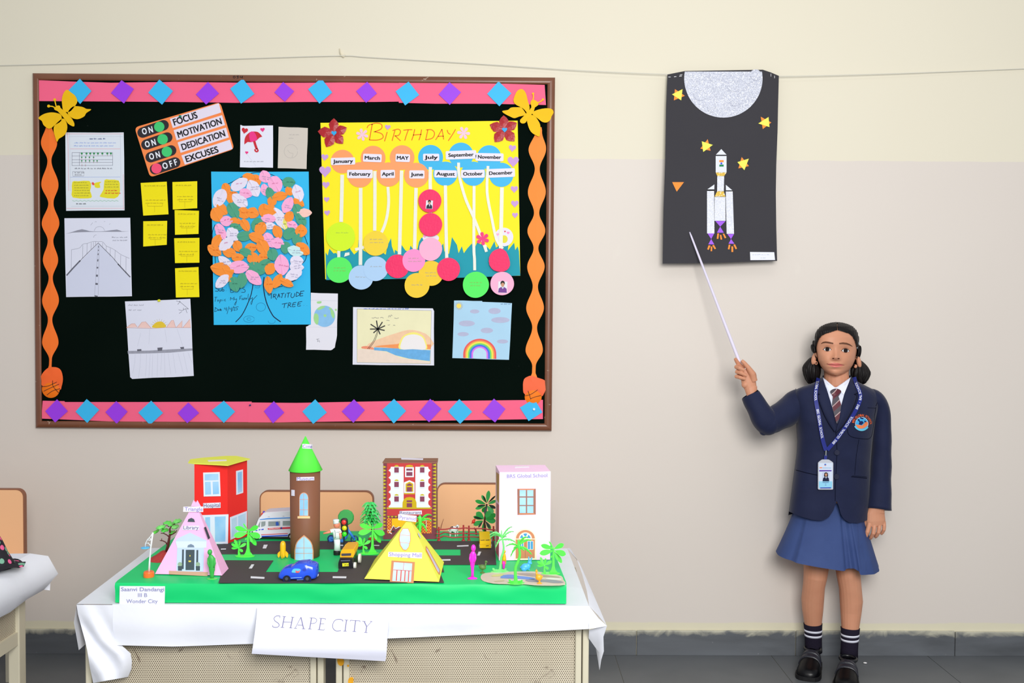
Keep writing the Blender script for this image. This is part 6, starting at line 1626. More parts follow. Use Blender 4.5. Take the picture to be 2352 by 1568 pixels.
# round flat tree behind the traffic light
Y=Yg(790,1238);kx=Y/F
t=thing('toy_bush_tree','round topped dark green toy tree behind the traffic light','toy tree',G(792,1238,ZP))
P=[]
for i in range(60):
    a=2*math.pi*i/60;rr_=18.2*(1+0.035*abs(math.sin(6*a)));P.append((793.8+rr_*math.cos(a),1188.8+rr_*0.97*math.sin(a)))
obj('crown',puff(P,Y,0.012,(0,.25,.5,.75,1),(.86,.97,1,.97,.86)),plas((66,168,86),0.5,0.08),t)
obj('trunk',tube([G(792,1238,ZG),W(793,1205,Y+0.006)],[2.2*kx,1.6*kx],8),plas((96,60,40)),t)

# ambulance
za=lambda P:Z(P,520,1120,9.225)
Y=Yg(620,1240) ;AW=0.056
t=thing('toy_ambulance','white toy ambulance van with red and blue stripes parked behind the museum tower','toy ambulance',W(640,1238,Y))
WHT=plas((232,234,244),0.3,0.02)
side=[(500,935),(555,895),(605,835),(650,715),(672,660),(700,625),(735,590),(770,545),(830,520),(1365,490),(1690,478),(1720,520),(1725,1030),(1650,1042),(760,1042),(700,1085),(640,1100),(540,1085),(498,1020)]
obj('body',puff(za(side),Y,AW,(0,.06,.5,.94,1),(.97,1,1,1,.97)),WHT,t)
SD=Surf((0,Y,0),(0,-1,0))
def dec(name,P,m,off=0.0010,par=t):return obj(name,sheet(SD,za(P),off,0.0006),m,par)
DGL=plas((92,104,110),0.2,0.15)
for P in ([(740,715),(828,708),(825,790),(800,812),(738,825)],[(888,712),(1136,706),(1134,800),(888,812)],[(1194,702),(1440,698),(1440,795),(1194,800)],[(668,800),(715,708),(722,710),(705,832),(672,830)]):dec('window',P,mat((150,158,162),0.15,0.5,0.15,60))
dec('seat_back',[(1045,725),(1085,715),(1105,740),(1110,798),(1048,802)],plas((52,92,190)),0.0016)
obj('windscreen',ext([W(x,y,Y+0.006) for x,y in za([(600,832),(648,708),(672,655),(692,640)])]+[W(x,y,Y+0.006) for x,y in za([(686,650),(655,722),(612,838)])],(0,AW-0.012,0)),DGL,t)
dec('blue_stripe',[(700,668),(860,645),(1365,625),(1600,618),(1600,640),(1365,642),(860,665),(720,678)],plas((40,140,236)))
dec('red_stripe',[(870,860),(960,848),(1140,838),(1500,822),(1500,858),(1140,875),(960,885),(885,885)],plas((228,50,76)))
obj('lettering',text(SD,'AMBULANCE',*za([(905,878)])[0],*za([(1130,868)])[0],2.6,0.0016,0.012),mat((250,240,240),0.5,var=0),t)
obj('star_emblem',sheet(SD,circ(*za([(1165,852)])[0],2.3,10),0.0016,0.0004),plas((46,66,150)),t)
for P in ([(610,905),(650,890),(660,905),(630,915)],[(680,885),(720,872),(720,890),(690,900)],[(740,875),(790,865),(790,885),(745,895)]):dec('blue_patch',P,plas((40,70,220)))
dec('red_line',[(735,985),(1300,962),(1300,975),(735,998)],plas((222,60,80)))
dec('blue_line',[(740,1018),(1310,996),(1290,1022),(750,1038)],plas((28,66,214)))
for x,y in ((900,612),(1208,600)):dec('roof_vent',[(x-18,y-8),(x+18,y-9),(x+18,y+8),(x-18,y+8)],plas((205,205,215)))
obj('headlamp',ell(W(*za([(552,932)])[0],Y+0.002),0.003),plas((40,40,46)),t)
obj('beacon',ell(W(*za([(768,568)])[0],Y+0.014),(0.0042,0.0042,0.005)),plas((214,36,36),0.15),t,smooth=True,label='red beacon light')
obj('beacon',ell(W(*za([(795,520)])[0],Y+AW-0.014),(0.0034,0.0034,0.0042)),plas((78,60,200),0.15),t,smooth=True,label='blue beacon light')
BLKP=plas((22,22,24),0.5)
obj('chassis',box(W(590,1235,Y).x,W(705,1235,Y).x,Y+0.006,Y+AW-0.006,ZG+0.003,W(600,1231,Y).z),BLKP,t)
for x in (640,1372,):
    for yo in (-0.001,AW-0.011):wheel(*za([(x,1030)])[0],Y+yo,8.2,0.012,t,BLKP,plas((200,200,196)))

# motorbike
zb4=zp4
Y=Yg(780,1245);kx=Y/F
t=thing('toy_motorbike','blue toy motorbike behind the policeman and the traffic light','toy motorbike',W(780,1245,Y))
BL1=plas((58,142,236));BL2=plas((22,56,122))
for x,y,rr_ in ((270,845,82),(732,852,78)):
    px,py=zb4([(x,y)])[0];c=W(px,py,Y);R_=rr_/8.711*kx
    V=[];Fs=[]
    for i in range(24):
        a=2*math.pi*i/24
        for j in range(8):
            b2=2*math.pi*j/8;q_=R_*.84+R_*.17*math.cos(b2)
            V.append(c+Vector((q_*math.cos(a),R_*.22*math.sin(b2),q_*math.sin(a))))
    for i in range(24):
        for j in range(8):Fs.append((i*8+j,((i+1)%24)*8+j,((i+1)%24)*8+(j+1)%8,i*8+(j+1)%8))
    wh_=obj('wheel',(V,Fs),BL2,t,smooth=True)
    obj('rim',tube([c-Vector((0,.002,0)),c+Vector((0,.002,0))],R_*(.62 if x<400 else .3),16),BL1,wh_)
for P,r0 in (([(590,650),(640,720),(735,850)],3.2),([(600,680),(560,820),(470,900)],3.4),([(600,760),(560,800),(545,850)],2.6),([(270,845),(330,850),(470,895),(500,900)],2.6),([(560,640),(420,700),(300,700)],3.4),([(590,650),(605,610)],2)):
    obj('frame_tube',tube([W(x,y,Y) for x,y in zb4(P)],r0*kx,8),BL1,t,smooth=True)
obj('engine',ell(W(*zb4([(480,890)])[0],Y),(0.006,0.006,0.006)),BL1,t,smooth=True)
obj('fuel_tank',ell(W(*zb4([(470,690)])[0],Y),(0.012,0.005,0.006)),BL1,t,smooth=True)

# policeman
Y=Yg(775,1274);kx=Y/F;k8=kx/8.711
t=thing('toy_policeman','toy traffic policeman in white uniform and cap pointing one arm sideways','toy figure',G(775,1274,ZP))
U8=plas((228,238,240),0.4,0.03);SK=plas((238,140,112),0.45,0.05)
P8=lambda x,y,dy=0.0:W(*zb4([(x,y)])[0],Y+dy)
obj('boots',lathe([(0.0,ZG),(68*k8,ZG),(72*k8,ZG+60*k8),(66*k8,ZG+88*k8),(0,ZG+90*k8)],(P8(383,1140).x,Y,0),16,1,.75),BLKP,t)
obj('trousers',tube([P8(388,1100),P8(388,960),P8(382,840)],[(66*k8,40*k8),(60*k8,38*k8),(66*k8,40*k8)],16,flat=(1,0,0)),U8,t,smooth=True)
obj('tunic',tube([P8(382,850),P8(380,760),P8(372,680),P8(375,640)],[(70*k8,42*k8),(76*k8,44*k8),(92*k8,44*k8),(60*k8,36*k8)],16,flat=(1,0,0)),U8,t,smooth=True)
obj('arm',tube([P8(290,690),P8(215,715,-.004),P8(110,738,-.008)],[30*k8,26*k8,18*k8],10),SK,t,smooth=True)
obj('sleeve',tube([P8(318,672),P8(255,695,-.002)],[34*k8,40*k8],10),U8,t)
obj('arm',tube([P8(440,700,-.002),P8(455,770,-.004),P8(458,850,-.006)],[28*k8,24*k8,18*k8],10),SK,t,smooth=True)
obj('sleeve',tube([P8(428,668),P8(448,730,-.002)],[32*k8,36*k8],10),U8,t)
obj('head',ell(P8(378,570),(62*k8,62*k8,66*k8)),SK,t,smooth=True)
obj('nose',ell(P8(388,580,-62*k8),9*k8),SK,t)
obj('cap',lathe([(56*k8,-40*k8),(62*k8,-30*k8),(60*k8,10*k8),(66*k8,30*k8),(52*k8,44*k8),(0,48*k8)],P8(365,500),16),U8,t,smooth=True)
obj('cap_peak',ell(P8(380,535,-50*k8),(40*k8,24*k8,6*k8)),plas((200,210,215)),t)
SP=Surf((0,Y-46*k8,0),(0,-1,0))
obj('uniform_lines',strokes(SP,[(zb4([(335,672),(352,730),(352,820)]),.7),(zb4([(335,822),(362,822)]),.7),(zb4([(370,715),(425,712)]),.7)],0.0),mat((70,80,90),0.6,var=0),t)

# traffic light
Y=Yg(790,1262)-0.012;kx=Y/F
t=thing('toy_traffic_light','black toy traffic light with red, yellow and green lamps','toy traffic light',W(790,1262,Y))
b0=rquad(zb4([(448,445),(588,440),(600,800),(470,805)]),7,6)
obj('housing',puff(b0,Y,0.010),BLKP,t)
for (x,y),c in (((522,516),(226,58,56)),((531,632),(226,222,30)),((532,752),(62,226,44))):
    px,py=zb4([(x,y)])[0];obj('lamp',ell(W(px,py,Y-0.001),(5.8*kx,4*kx,6*kx)),plas(c,0.25,0.02),t,smooth=True)
pb=W(*zb4([(523,1040)])[0],Y+0.005)
obj('pole',tube([Vector((pb.x,pb.y,ZG)),Vector((pb.x,pb.y,ZG+0.002)),W(*zb4([(523,780)])[0],Y+0.005)],[1.9*kx,1.7*kx,1.7*kx],10),BLKP,t)
obj('foot',lathe([(6*kx,ZG),(5*kx,ZG+0.002),(0.002,ZG+0.003)],(pb.x,pb.y,0),14),BLKP,t)

# auto rickshaw seen from behind
Y=Yg(798,1307);kx=Y/F;k8=kx/8.711
t=thing('toy_rickshaw','toy three wheeled taxi with a yellow roof and black tail, seen from behind','toy rickshaw',G(798,1307,ZP))
def loft(rings):
    """closed rings of equal length -> skin"""
    n=len(rings[0]);V=[p for r_ in rings for p in r_];Fs=[]
    for i in range(len(rings)-1):
        for j in range(n):Fs.append((i*n+j,i*n+(j+1)%n,(i+1)*n+(j+1)%n,(i+1)*n+j))
    Fs.append(tuple(range(n-1,-1,-1)));Fs.append(tuple(range((len(rings)-1)*n,len(rings)*n)))
    return V,Fs
def ringpx(P,dy):return [W(x,y,Y)*1.0+Vector((0,dy,0)) for x,y in P]
tail_=zb4(rquad([(440,1225),(690,1225),(705,1300),(700,1450),(400,1455),(400,1330)],22,3))
DEP=0.085
BKG=plas((30,30,36),0.25,0.05);AYEL=plas((252,182,20),0.35);AGRN=plas((42,82,46),0.4,0.1)
def shrink(P,s,ox=0,oy=0):
    cx=sum(p[0] for p in P)/len(P);cy=sum(p[1] for p in P)/len(P)
    return [(cx+(x-cx)*s+ox,cy+(y-cy)*s+oy) for x,y in P]
obj('tail_body',loft([ringpx(shrink(tail_,.93),0.0),ringpx(tail_,0.006),ringpx(tail_,0.035)]),BKG,t)
body_=zb4([(440,1235),(700,1235),(705,1440),(430,1445)])
obj('green_body',loft([ringpx(body_,0.035),ringpx(body_,DEP*.8),ringpx(shrink(body_,.7,0,2),DEP)]),AGRN,t)
roof_=zb4(rquad([(470,1075),(712,1062),(735,1130),(700,1232),(435,1228),(445,1140)],12,3))
obj('yellow_roof',loft([ringpx(roof_,0.006),ringpx(shrink(roof_,1.0),DEP*.7),ringpx(shrink(roof_,.85),DEP)]),AYEL,t)
obj('roof_lamp',puff(zb4([(538,1080),(548,1020),(640,1016),(655,1072)]),Y+0.03,0.02),AYEL,t)
SP=Surf((0,Y+0.006,0),(0,-1,0))
obj('rear_window',sheet(SP,zb4([(470,1140),(668,1133),(662,1182),(475,1188)]),0.0012,0.0006),plas((70,74,84),0.15,0.1),t)
SP=Surf((0,Y,0),(0,-1,0))
pl_=obj('number_plate',sheet(SP,zb4([(488,1335),(615,1328),(620,1390),(492,1398)]),0.0016,0.001),plas((226,222,40),0.5),t)
obj('plate_marks',strokes(SP,scrawl(*zb4([(510,1372)])[0],zb4([(602,1370)])[0][0],2.2,77),0.0020,0.7),mat((120,120,40),0.6,var=0),pl_)
obj('painted_tail_shine',sheet(SP,zb4([(455,1275),(650,1268),(640,1290),(465,1297)]),0.0010,0.0004),plas((92,92,112),0.3),t)  # highlight on the black tail, put in as a paler strip
WW=plas((222,224,220),0.4,0.03)
for x,y,hh,dy in ((788,1320,100,0.040),(732,1395,66,0.008)):
    px,py=zb4([(x,y)])[0];c=W(px,py,Y)+Vector((0,dy,0));R_=hh*k8*.95;c.z=max(c.z,ZG+R_*.92 if hh>90 else ZG+R_)
    obj('wheel',tube([c-Vector((28*k8,0,0)),c-Vector((22*k8,0,0)),c+Vector((22*k8,0,0)),c+Vector((28*k8,0,0))],[R_*.8,R_,R_,R_*.8],18),WW,t)
cl_=W(*zb4([(440,1440)])[0],Y)
obj('wheel',tube([Vector((cl_.x,Y+0.02,ZG+0.009)),Vector((cl_.x+0.01,Y+0.02,ZG+0.009))],0.009,16),BLKP,t)
obj('underbody',box(P8(430,0).x,P8(700,0).x,Y+0.006,Y+DEP*.8,ZG+0.004,P8(430,1440).z),BLKP,t)

# blue car
zc=lambda P:Z(P,620,1270,8.4)
Y=Yg(684,1336);kx=Y/F;CWD=0.046
t=thing('toy_car','shiny blue toy car with a dark cabin on the front road','toy car',G(684,1336,ZP))
CB=plas((40,86,226),0.18,0.06);CBD=plas((58,40,170),0.2,0.1)
prof=[(150,490),(155,430),(185,375),(240,320),(330,295),(385,290),(430,260),(480,230),(560,212),(640,206),(720,205),(740,228),(800,240),(855,258),(880,300),(890,380),(892,440),(870,500),(800,515),(640,520),(400,520),(220,518)]
obj('car_body',puff(smoothc(zc(prof),2),Y,CWD,(0,.05,.16,.5,.84,.95,1),(.86,.94,1,1.02,1,.94,.86)),CB,t,smooth=True)
SP=Surf((0,Y,0),(0,-1,0))
obj('side_window',puff(smoothc(zc([(418,355),(445,310),(500,300),(585,312),(575,370),(540,382),(430,378)]),2),Y-0.0022,0.004),plas((96,200,236),0.15,0.05),t)
obj('window_sticker',sheet(SP,smoothc(zc([(495,335),(545,350),(575,322),(570,365),(530,382),(500,370)]),2),0.0030,0.0006),plas((232,96,100)),t)
obj('windscreen',ext([W(x,y,Y+0.006) for x,y in zc([(375,345),(392,305),(455,245),(472,240),(440,280),(402,335)])],(0,CWD-0.012,0)),plas((214,190,130),0.3),t)
obj('rear_pillar',sheet(SP,smoothc(zc([(640,300),(680,295),(700,320),(680,345),(640,340),(625,320)]),2),0.0014,0.0008),plas((46,72,190)),t)
obj('sill_line',strokes(SP,[(zc([(400,482),(500,470),(612,468)]),1.6),(zc([(520,515),(645,512)]),1.0)],0.0014),plas((128,172,244)),t)
obj('roof_bulge',puff(smoothc(zc([(600,238),(640,215),(700,212),(715,235),(650,245)]),2),Y+0.004,CWD-.008),CB,t)  # raised piece of the roof in the body colour
for x in (322,722):
    (px,py)=zc([(x,506)])[0]
    arch_=obj('wheel_arch',sheet(SP,circ(px,py,9.2,20),0.0016,0.001),plas((12,22,66),0.4),t)
    for yo in (-0.0022,CWD-.008):
        wheel(px,py,Y+yo,7.2,0.010,t,BLKP,plas((70,78,84)))
obj('tow_knob',ell(W(*zc([(905,418)])[0],Y+CWD*.5),0.0042),plas((214,222,240)),t,smooth=True)

# rocket
zo=lambda P:Z(P,520,1120,9.225)
bx,by=zo([(1198,1490)])[0];c=G(bx,by,ZP);Y=c.y;k9=Y/F/9.225
t=thing('toy_rocket','yellow toy space rocket standing on the grass beside the museum tower','toy rocket',c)
YR=plas((250,190,30),0.3)
H=lambda y:ZG+(1490-y)*k9*0.985
obj('hull',lathe([(30*k9,H(1485)),(52*k9,H(1460)),(60*k9,H(1400)),(62*k9,H(1250)),(60*k9,H(1180)),(44*k9,H(1138)),(20*k9,H(1120)),(2*k9,H(1115))],(c.x,c.y,0),20),YR,t,smooth=True)
for a in (0,math.pi,math.pi/2,-math.pi/2):
    P3=[(45,1330),(75,1345),(112,1385),(112,1440),(95,1480),(78,1470),(60,1440)]
    ca,sa=math.cos(a),math.sin(a)
    pts=[Vector((c.x+(q*k9)*ca-8*k9*sa,c.y+(q*k9)*sa+8*k9*ca,H(y))) for q,y in P3]
    obj('fin',ext(pts,Vector((16*k9*sa,-16*k9*ca,0))),YR,t)
obj('nozzle',lathe([(26*k9,ZG),(30*k9,H(1470))],(c.x,c.y,0),12),plas((176,180,170)),t)

def standing(name,label,base,m,prof,kx_,flat_=0.62,cat='toy figure',extra=None):
    """a small moulded figure on a round foot, from (radius, height) in pixels"""
    c=G(*base,ZP);k=c.y/F*kx_
    t=thing(name,label,cat,c)
    f0,bd=prof
    obj('foot',lathe([(r*k,ZG+z*k) for r,z in f0],(c.x,c.y,0),20,1,.6),m,t,smooth=False)
    V,Fs=[],[]
    rings=[]
    for r,z,ox in bd:
        rings.append([Vector((c.x+ox*k+r*k*math.cos(a),c.y+r*k*flat_*math.sin(a),ZG+z*k)) for a in [2*math.pi*i/18 for i in range(18)]])
    obj('body',loft(rings),m,t,smooth=True)
    return t,c,k
MG=plas((250,48,212),0.35)
t,c,k=standing('toy_figurine','tall magenta toy figurine on a round foot near the yellow mall',(1085,1329),MG,
    ([(11.5,0),(12,1.2),(9,2.6),(3.6,4.6)],[(3.4,4,0),(3.0,14,.3),(3.6,24,0),(5.2,33,-.2),(6.4,40,.3),(6.2,46,.6),(6.8,53,.8),(6.2,59,1.0),(4.6,62.5,1.2),(3.4,64,1.6)]),1.0)
obj('head',ell((c.x+2.0*k,c.y,ZG+71.5*k),(5.6*k,5.2*k,8.4*k)),MG,t,smooth=True)
for s in (-1,1):obj('arm',tube([Vector((c.x+(1+s*5.6)*k,c.y,ZG+58*k)),Vector((c.x+(.6+s*6.6)*k,c.y-2*k,ZG+47*k)),Vector((c.x+(0+s*4)*k,c.y-3.6*k,ZG+38*k))],[2*k,2*k,1.7*k],8),MG,t,smooth=True)
GF=plas((60,176,76),0.45,0.08)
t,c,k=standing('toy_soldier','small dark green toy figure standing before the pink library',(487.5,1329.5),plas((92,214,96)),
    ([(12,0),(12.2,1.2),(4,2.4)],[(4.2,2,-.5),(4.6,10,-.6),(5.6,17,-.8),(6.6,20,-.5),(7.2,30,-.8),(7.6,42,-1.4),(7.4,50,-2),(5,54,-3),(3.4,56.5,-4)]),1.0)
for ch_ in t.children:
    if ch_.name.startswith('body'):ch_.data.materials[0]=GF
obj('head',ell((c.x-5.4*k,c.y,ZG+62.5*k),(5.4*k,5.2*k,6.6*k)),GF,t,smooth=True)
for s in (-1,1):obj('arm',tube([Vector((c.x+(-2+s*7)*k,c.y,ZG+49*k)),Vector((c.x+(-1+s*8)*k,c.y-1.5*k,ZG+37*k)),Vector((c.x+s*5*k,c.y-4*k,ZG+28*k))],[2.2*k,2.2*k,1.8*k],8),GF,t,smooth=True)
# small yellow and pink figure behind the leaning palm
c=G(1157,1306.5,ZP);k=c.y/F
t=thing('toy_doll','tiny yellow and magenta toy doll behind the leaning feathery palm','toy figure',c)
obj('skirt',lathe([(1.5*k,ZG),(2.4*k,ZG+2*k),(3.6*k,ZG+12*k),(3.0*k,ZG+20*k)],(c.x,c.y,0),14),MG,t,smooth=True)
obj('torso',lathe([(3.4*k,ZG+19*k),(4.2*k,ZG+24*k),(3*k,ZG+30*k),(3.6*k,ZG+34*k),(1.6*k,ZG+37*k)],(c.x+.6*k,c.y,0),14),plas((248,206,20)),t,smooth=True)
obj('head',ell((c.x+1.2*k,c.y,ZG+40.5*k),3.4*k),plas((248,206,20)),t,smooth=True)
for s in (-1,1):obj('arm',tube([Vector((c.x+s*3*k,c.y,ZG+33*k)),Vector((c.x+s*4.6*k,c.y,ZG+22*k)),Vector((c.x+s*4*k,c.y-1*k,ZG+12*k))],1.2*k,8),plas((250,150,60)),t)

# duck, rabbit, hen
def bird(name,label,base,m,k_,parts,cat):
    c=G(*base,ZP);k=c.y/F*k_
    t=thing(name,label,cat,c)
    q=lambda x,z,dy=0.0:Vector((c.x+x*k,c.y+dy*k,ZG+z*k))
    return t,c,k,q
DU=plas((88,124,62),0.5,0.12)
t,c,k,q=bird('toy_duck','small olive green toy duck beside the tall magenta figurine',(1109,1316),DU,1.0,None,'toy duck')
obj('foot',lathe([(5.6*k,ZG),(5.4*k,ZG+1.6*k),(1.4*k,ZG+3.6*k)],(c.x-.5*k,c.y,0),14),DU,t)
obj('legs',tube([q(-.6,3),q(-.8,8)],1.2*k,8),DU,t)
obj('body',ell(q(-1,14),(8.6*k,6*k,6*k),16,10,Matrix.Rotation(.18,3,'Y')),DU,t,smooth=True)
obj('tail',tube([q(-6,16),q(-10.5,19)],[3*k,.8*k],8),DU,t)
obj('neck',tube([q(4,16),q(6.6,20),q(6.8,25)],[2.8*k,1.9*k,1.8*k],10),DU,t,smooth=True)
obj('head',ell(q(7,27),(2.8*k,2.4*k,2.4*k)),DU,t,smooth=True)
obj('beak',tube([q(8.6,26.6),q(11.2,25.6)],[1.3*k,.6*k],8),DU,t)
RB=plas((74,182,252),0.4,0.03)
t,c,k,q=bird('toy_rabbit','light blue toy rabbit sitting in front of the school door',(1208,1310.5),RB,1.0,None,'toy rabbit')
obj('body',ell(q(-2,8.5),(10.6*k,7*k,8.5*k),18,12,Matrix.Rotation(-.25,3,'Y')),RB,t,smooth=True)
obj('haunch',ell(q(-5,5.2,-3.5),(6.6*k,4*k,5.2*k)),RB,t,smooth=True)
obj('chest',ell(q(5,11),(6*k,5*k,7*k)),RB,t,smooth=True)
obj('head',ell(q(8.5,19),(5*k,4.4*k,4.6*k)),RB,t,smooth=True)
obj('muzzle',ell(q(11.6,17.6,-1),(2.6*k,2.4*k,2.2*k)),RB,t,smooth=True)
for x0,x1_,h in ((7,6.2,33),(10,14.0,32)):obj('ear',ell(q((x0+x1_)/2,(21+h)/2),(1.7*k,1.3*k,(h-20)/2*k),12,8,Matrix.Rotation(math.atan2(x1_-x0,h-21),3,'Y')),RB,t,smooth=True)
obj('front_leg',tube([q(5.5,8),q(6.6,3),q(8,.9)],[2.4*k,1.8*k,1.6*k],10),RB,t,smooth=True)
obj('hind_foot',tube([q(-8,1.6,-4),q(0,1.4,-4)],[1.8*k,1.6*k],10),RB,t,smooth=True)
obj('tail',ell(q(-12,8),2*k),RB,t,smooth=True)
HN=plas((246,172,44),0.4,0.08)
t,c,k,q=bird('toy_hen','orange toy hen on a small foot at the edge of the pond picture',(1239,1341),HN,1.0,None,'toy hen')
obj('foot',lathe([(6.2*k,ZG+.0016),(6*k,ZG+2.4*k),(2*k,ZG+4*k)],(c.x,c.y,0),14),HN,t)
obj('legs',tube([q(0,3),q(0,9)],2*k,8),HN,t)
obj('body',ell(q(-1.4,15.5),(8*k,6*k,7.4*k),16,10),HN,t,smooth=True)
obj('tail',tube([q(4,16),q(7.2,19)],[3.4*k,1.2*k],8),HN,t)
obj('neck',tube([q(-5,18),q(-6.6,24),q(-7,28)],[3.6*k,2.4*k,2*k],10),HN,t,smooth=True)
obj('head',ell(q(-7.2,30.5),(2.6*k,2.4*k,2.8*k)),HN,t,smooth=True)
obj('comb',tube([q(-7,33),q(-6.4,35)],[1.2*k,.4*k],8),HN,t)
obj('beak',tube([q(-5.2,30.4),q(-3.2,29.6)],[.9*k,.3*k],6),HN,t)

# hoop toy at the left
bx,by=zt5([(190,1432)])[0];c=G(bx,by,ZP);Y=c.y;k5=Y/F/8.711
t=thing('toy_basketball_hoop','toy basketball hoop with orange foot, white pole and blue ring','toy hoop',c)
obj('foot',lathe([(104*k5,ZG),(106*k5,ZG+20*k5),(104*k5,ZG+85*k5),(90*k5,ZG+112*k5)],(c.x,c.y,0),24),plas((250,112,44)),t)
WP=plas((226,232,234),0.4,0.03)
obj('pole',tube([W(x,y,Y) for x,y in zt5([(195,1330),(205,1140),(228,850),(272,545)])],[22*k5,18*k5,15*k5,17*k5],12),WP,t,smooth=True)
for P in ([(272,545),(225,620),(160,690),(122,770),(118,835)],[(262,700),(200,655)],[(240,800),(215,800),(180,755),(130,768)],[(165,690),(200,700),(240,690)]):
    obj('bracket',tube([W(x,y,Y) for x,y in zt5(P)],9*k5,8),WP,t,smooth=True)
c2=W(*zt5([(118,850)])[0],Y)
obj('blue_ring',lathe([(70*k5,c2.z-12*k5),(84*k5,c2.z-6*k5),(84*k5,c2.z+8*k5),(66*k5,c2.z+12*k5)],(c2.x,c2.y,0),24),plas((86,196,250)),t)

# fence, in two lengths
FR=plas((168,44,50),0.4,0.1)
def toy_fence(label,posts,rails):
    Y=Yg(posts[0][0],posts[0][2]);kx=Y/F
    t=thing('toy_fence',label,'toy fence',G(posts[0][0],posts[0][2],ZP))
    for x,y0,y1_ in posts:
        p0=W(x,y1_,Y);obj('post',tube([Vector((p0.x,Y,ZG)),W(x,y0,Y)],1.9*kx,8),FR,t)
        obj('post_foot',lathe([(4.6*kx,ZG),(4.2*kx,ZG+1.6*kx),(1.8*kx,ZG+3*kx)],(p0.x,Y,0),12),FR,t)
    for k,P in enumerate(rails):
        obj('rail',tube([W(x,y,Y-0.0015) for x,y in smooth2(P,3)],1.5*kx,8),FR,t,smooth=True)
toy_fence('dark red toy rail fence between the restaurant and the cow paddock posts',[(1008,1210,1241),(1064.5,1205.5,1240.5)],
    [zr3([(1030,305),(1100,298),(1200,295),(1330,275),(1450,282),(1560,270),(1610,268)]),zr3([(1015,375),(1100,385),(1180,355),(1260,360),(1330,382),(1450,378),(1530,370),(1610,375)]),zr3([(1025,460),(1100,455),(1180,425),(1330,455),(1450,450),(1550,440),(1605,445)])])
toy_fence('dark red toy rail fence running behind the yellow toy van',[(1077,1207,1240.5),(1133.5,1208,1240)],
    [zr3([(1600,270),(1700,280),(1830,280),(1950,285),(2050,300),(2170,310)]),zr3([(1600,378),(1720,375),(1800,380),(1900,378),(2050,372),(2170,378)]),zr3([(1620,445),(1720,440),(1850,448),(2000,452),(2150,455)])])
obj_=obj('toy_twig',tube([W(x,y,Yg(1012,1238)+.004) for x,y in zr3([(1110,290),(1125,220),(1165,95)])],[0.0011,0.0010,0.0005],6),plas((120,60,50)),None)
tag(obj_,'thin brown twig sticking up behind the toy fence','toy twig')
o=obj('toy_rail',tube([W(x,y,Yg(1090,1238)+.006) for x,y in zr3([(1750,268),(1785,300),(1800,400)])],0.0022,8),FR,None);tag(o,'loose dark red piece leaning behind the toy fence rails','toy fence piece')
# cow
Y=Yg(1042,1231);kx=Y/F
t=thing('toy_cow','small black and white toy cow behind the fence','toy cow',G(1042,1231,ZP))
m_cow,nt,b=node_mat('cow_hide')
nt.links.new(mixc(nt,ramp01(nt,noise(nt,110,1),0.56,0.60),lin((232,236,236)),lin((26,26,28))),b.inputs['Base Color']);b.inputs['Roughness'].default_value=0.5
qc=lambda x,y,dy=0.0:W(*zr3([(x,y)])[0],Y+dy)
obj('body',ell(qc(1362,298),(10.4*kx,6*kx,7.6*kx),18,12),m_cow,t,smooth=True)
obj('neck',tube([qc(1400,275),qc(1430,250)],[5*kx,3.6*kx],10),m_cow,t,smooth=True)
obj('head',ell(qc(1440,240,-.002),(3.6*kx,3.4*kx,4.2*kx)),m_cow,t,smooth=True)
obj('muzzle',ell(qc(1450,256,-.004),(2.2*kx,2.6*kx,2*kx)),plas((238,210,205)),t,smooth=True)
for s in (-1,1):obj('ear',ell(qc(1436+16*s,222),(1.6*kx,.8*kx,1*kx)),m_cow,t)
for x,dy in ((1292,-.003),(1300,.006),(1395,-.003),(1435,.006)):
    p=qc(x,330,dy);obj('leg',tube([p,Vector((p.x,p.y,ZG))],[1.9*kx,1.3*kx],8),plas((232,236,236)),t)
obj('tail',tube([qc(1275,270),qc(1262,300),qc(1266,340)],[.9*kx,.6*kx,.6*kx],6),plas((232,236,236)),t)
# yellow van seen from above its tail
Y=Yg(1115,1262);kx=Y/F
t=thing('toy_van','bright yellow toy van parked on the road by the fence','toy van',G(1115,1262,ZP))
YV=plas((250,206,8),0.35,0.04)
lo=[W(x,y,Y) for x,y in zk([(300,1010),(482,1005),(482,860),(300,865)])]
hi=[W(x,y,Y) for x,y in zk([(287,715),(458,712)])]
zt0,zt1=lo[3].z,lo[0].z
zroof=zt0+(hi[0].z-zt0)*0.30
top0,top1=G(*zk([(287,715)])[0],zroof),G(*zk([(458,712)])[0],zroof)
x0,x1_=lo[0].x,lo[1].x;z0=ZG+0.004
V=[(x0,Y,z0),(x1_,Y,z0),(x1_,Y,zt0),(x0,Y,zt0),(top1.x,top1.y,zroof),(top0.x,top0.y,zroof),(top1.x,top1.y+.004,z0),(top0.x,top0.y+.004,z0)]
obj('van_body',(V,[(0,1,2,3),(3,2,4,5),(5,4,6,7),(1,6,4,2),(0,3,5,7),(0,7,6,1)]),YV,t)
SP=Surf((0,Y,0),(0,-1,0))
for P in ([(315,856),(378,850),(378,857),(315,863)],[(395,853),(458,846),(458,856),(395,861)],[(400,945),(446,940),(446,950),(400,954)]):obj('slot',sheet(SP,zk(P),0.0007,0.0004),BLKP,t)
obj('bumper_groove',sheet(SP,zk([(302,925),(482,918),(482,921),(302,928)]),0.0006,0.0003),plas((214,168,10)),t)
for x in (x0-0.002,x1_-0.004):
    for yy in (Y+0.010,top0.y-0.008):obj('wheel',tube([Vector((x,yy,ZG+0.0065)),Vector((x+0.006,yy,ZG+0.0065))],0.0065,14),plas((150,150,150)),t)

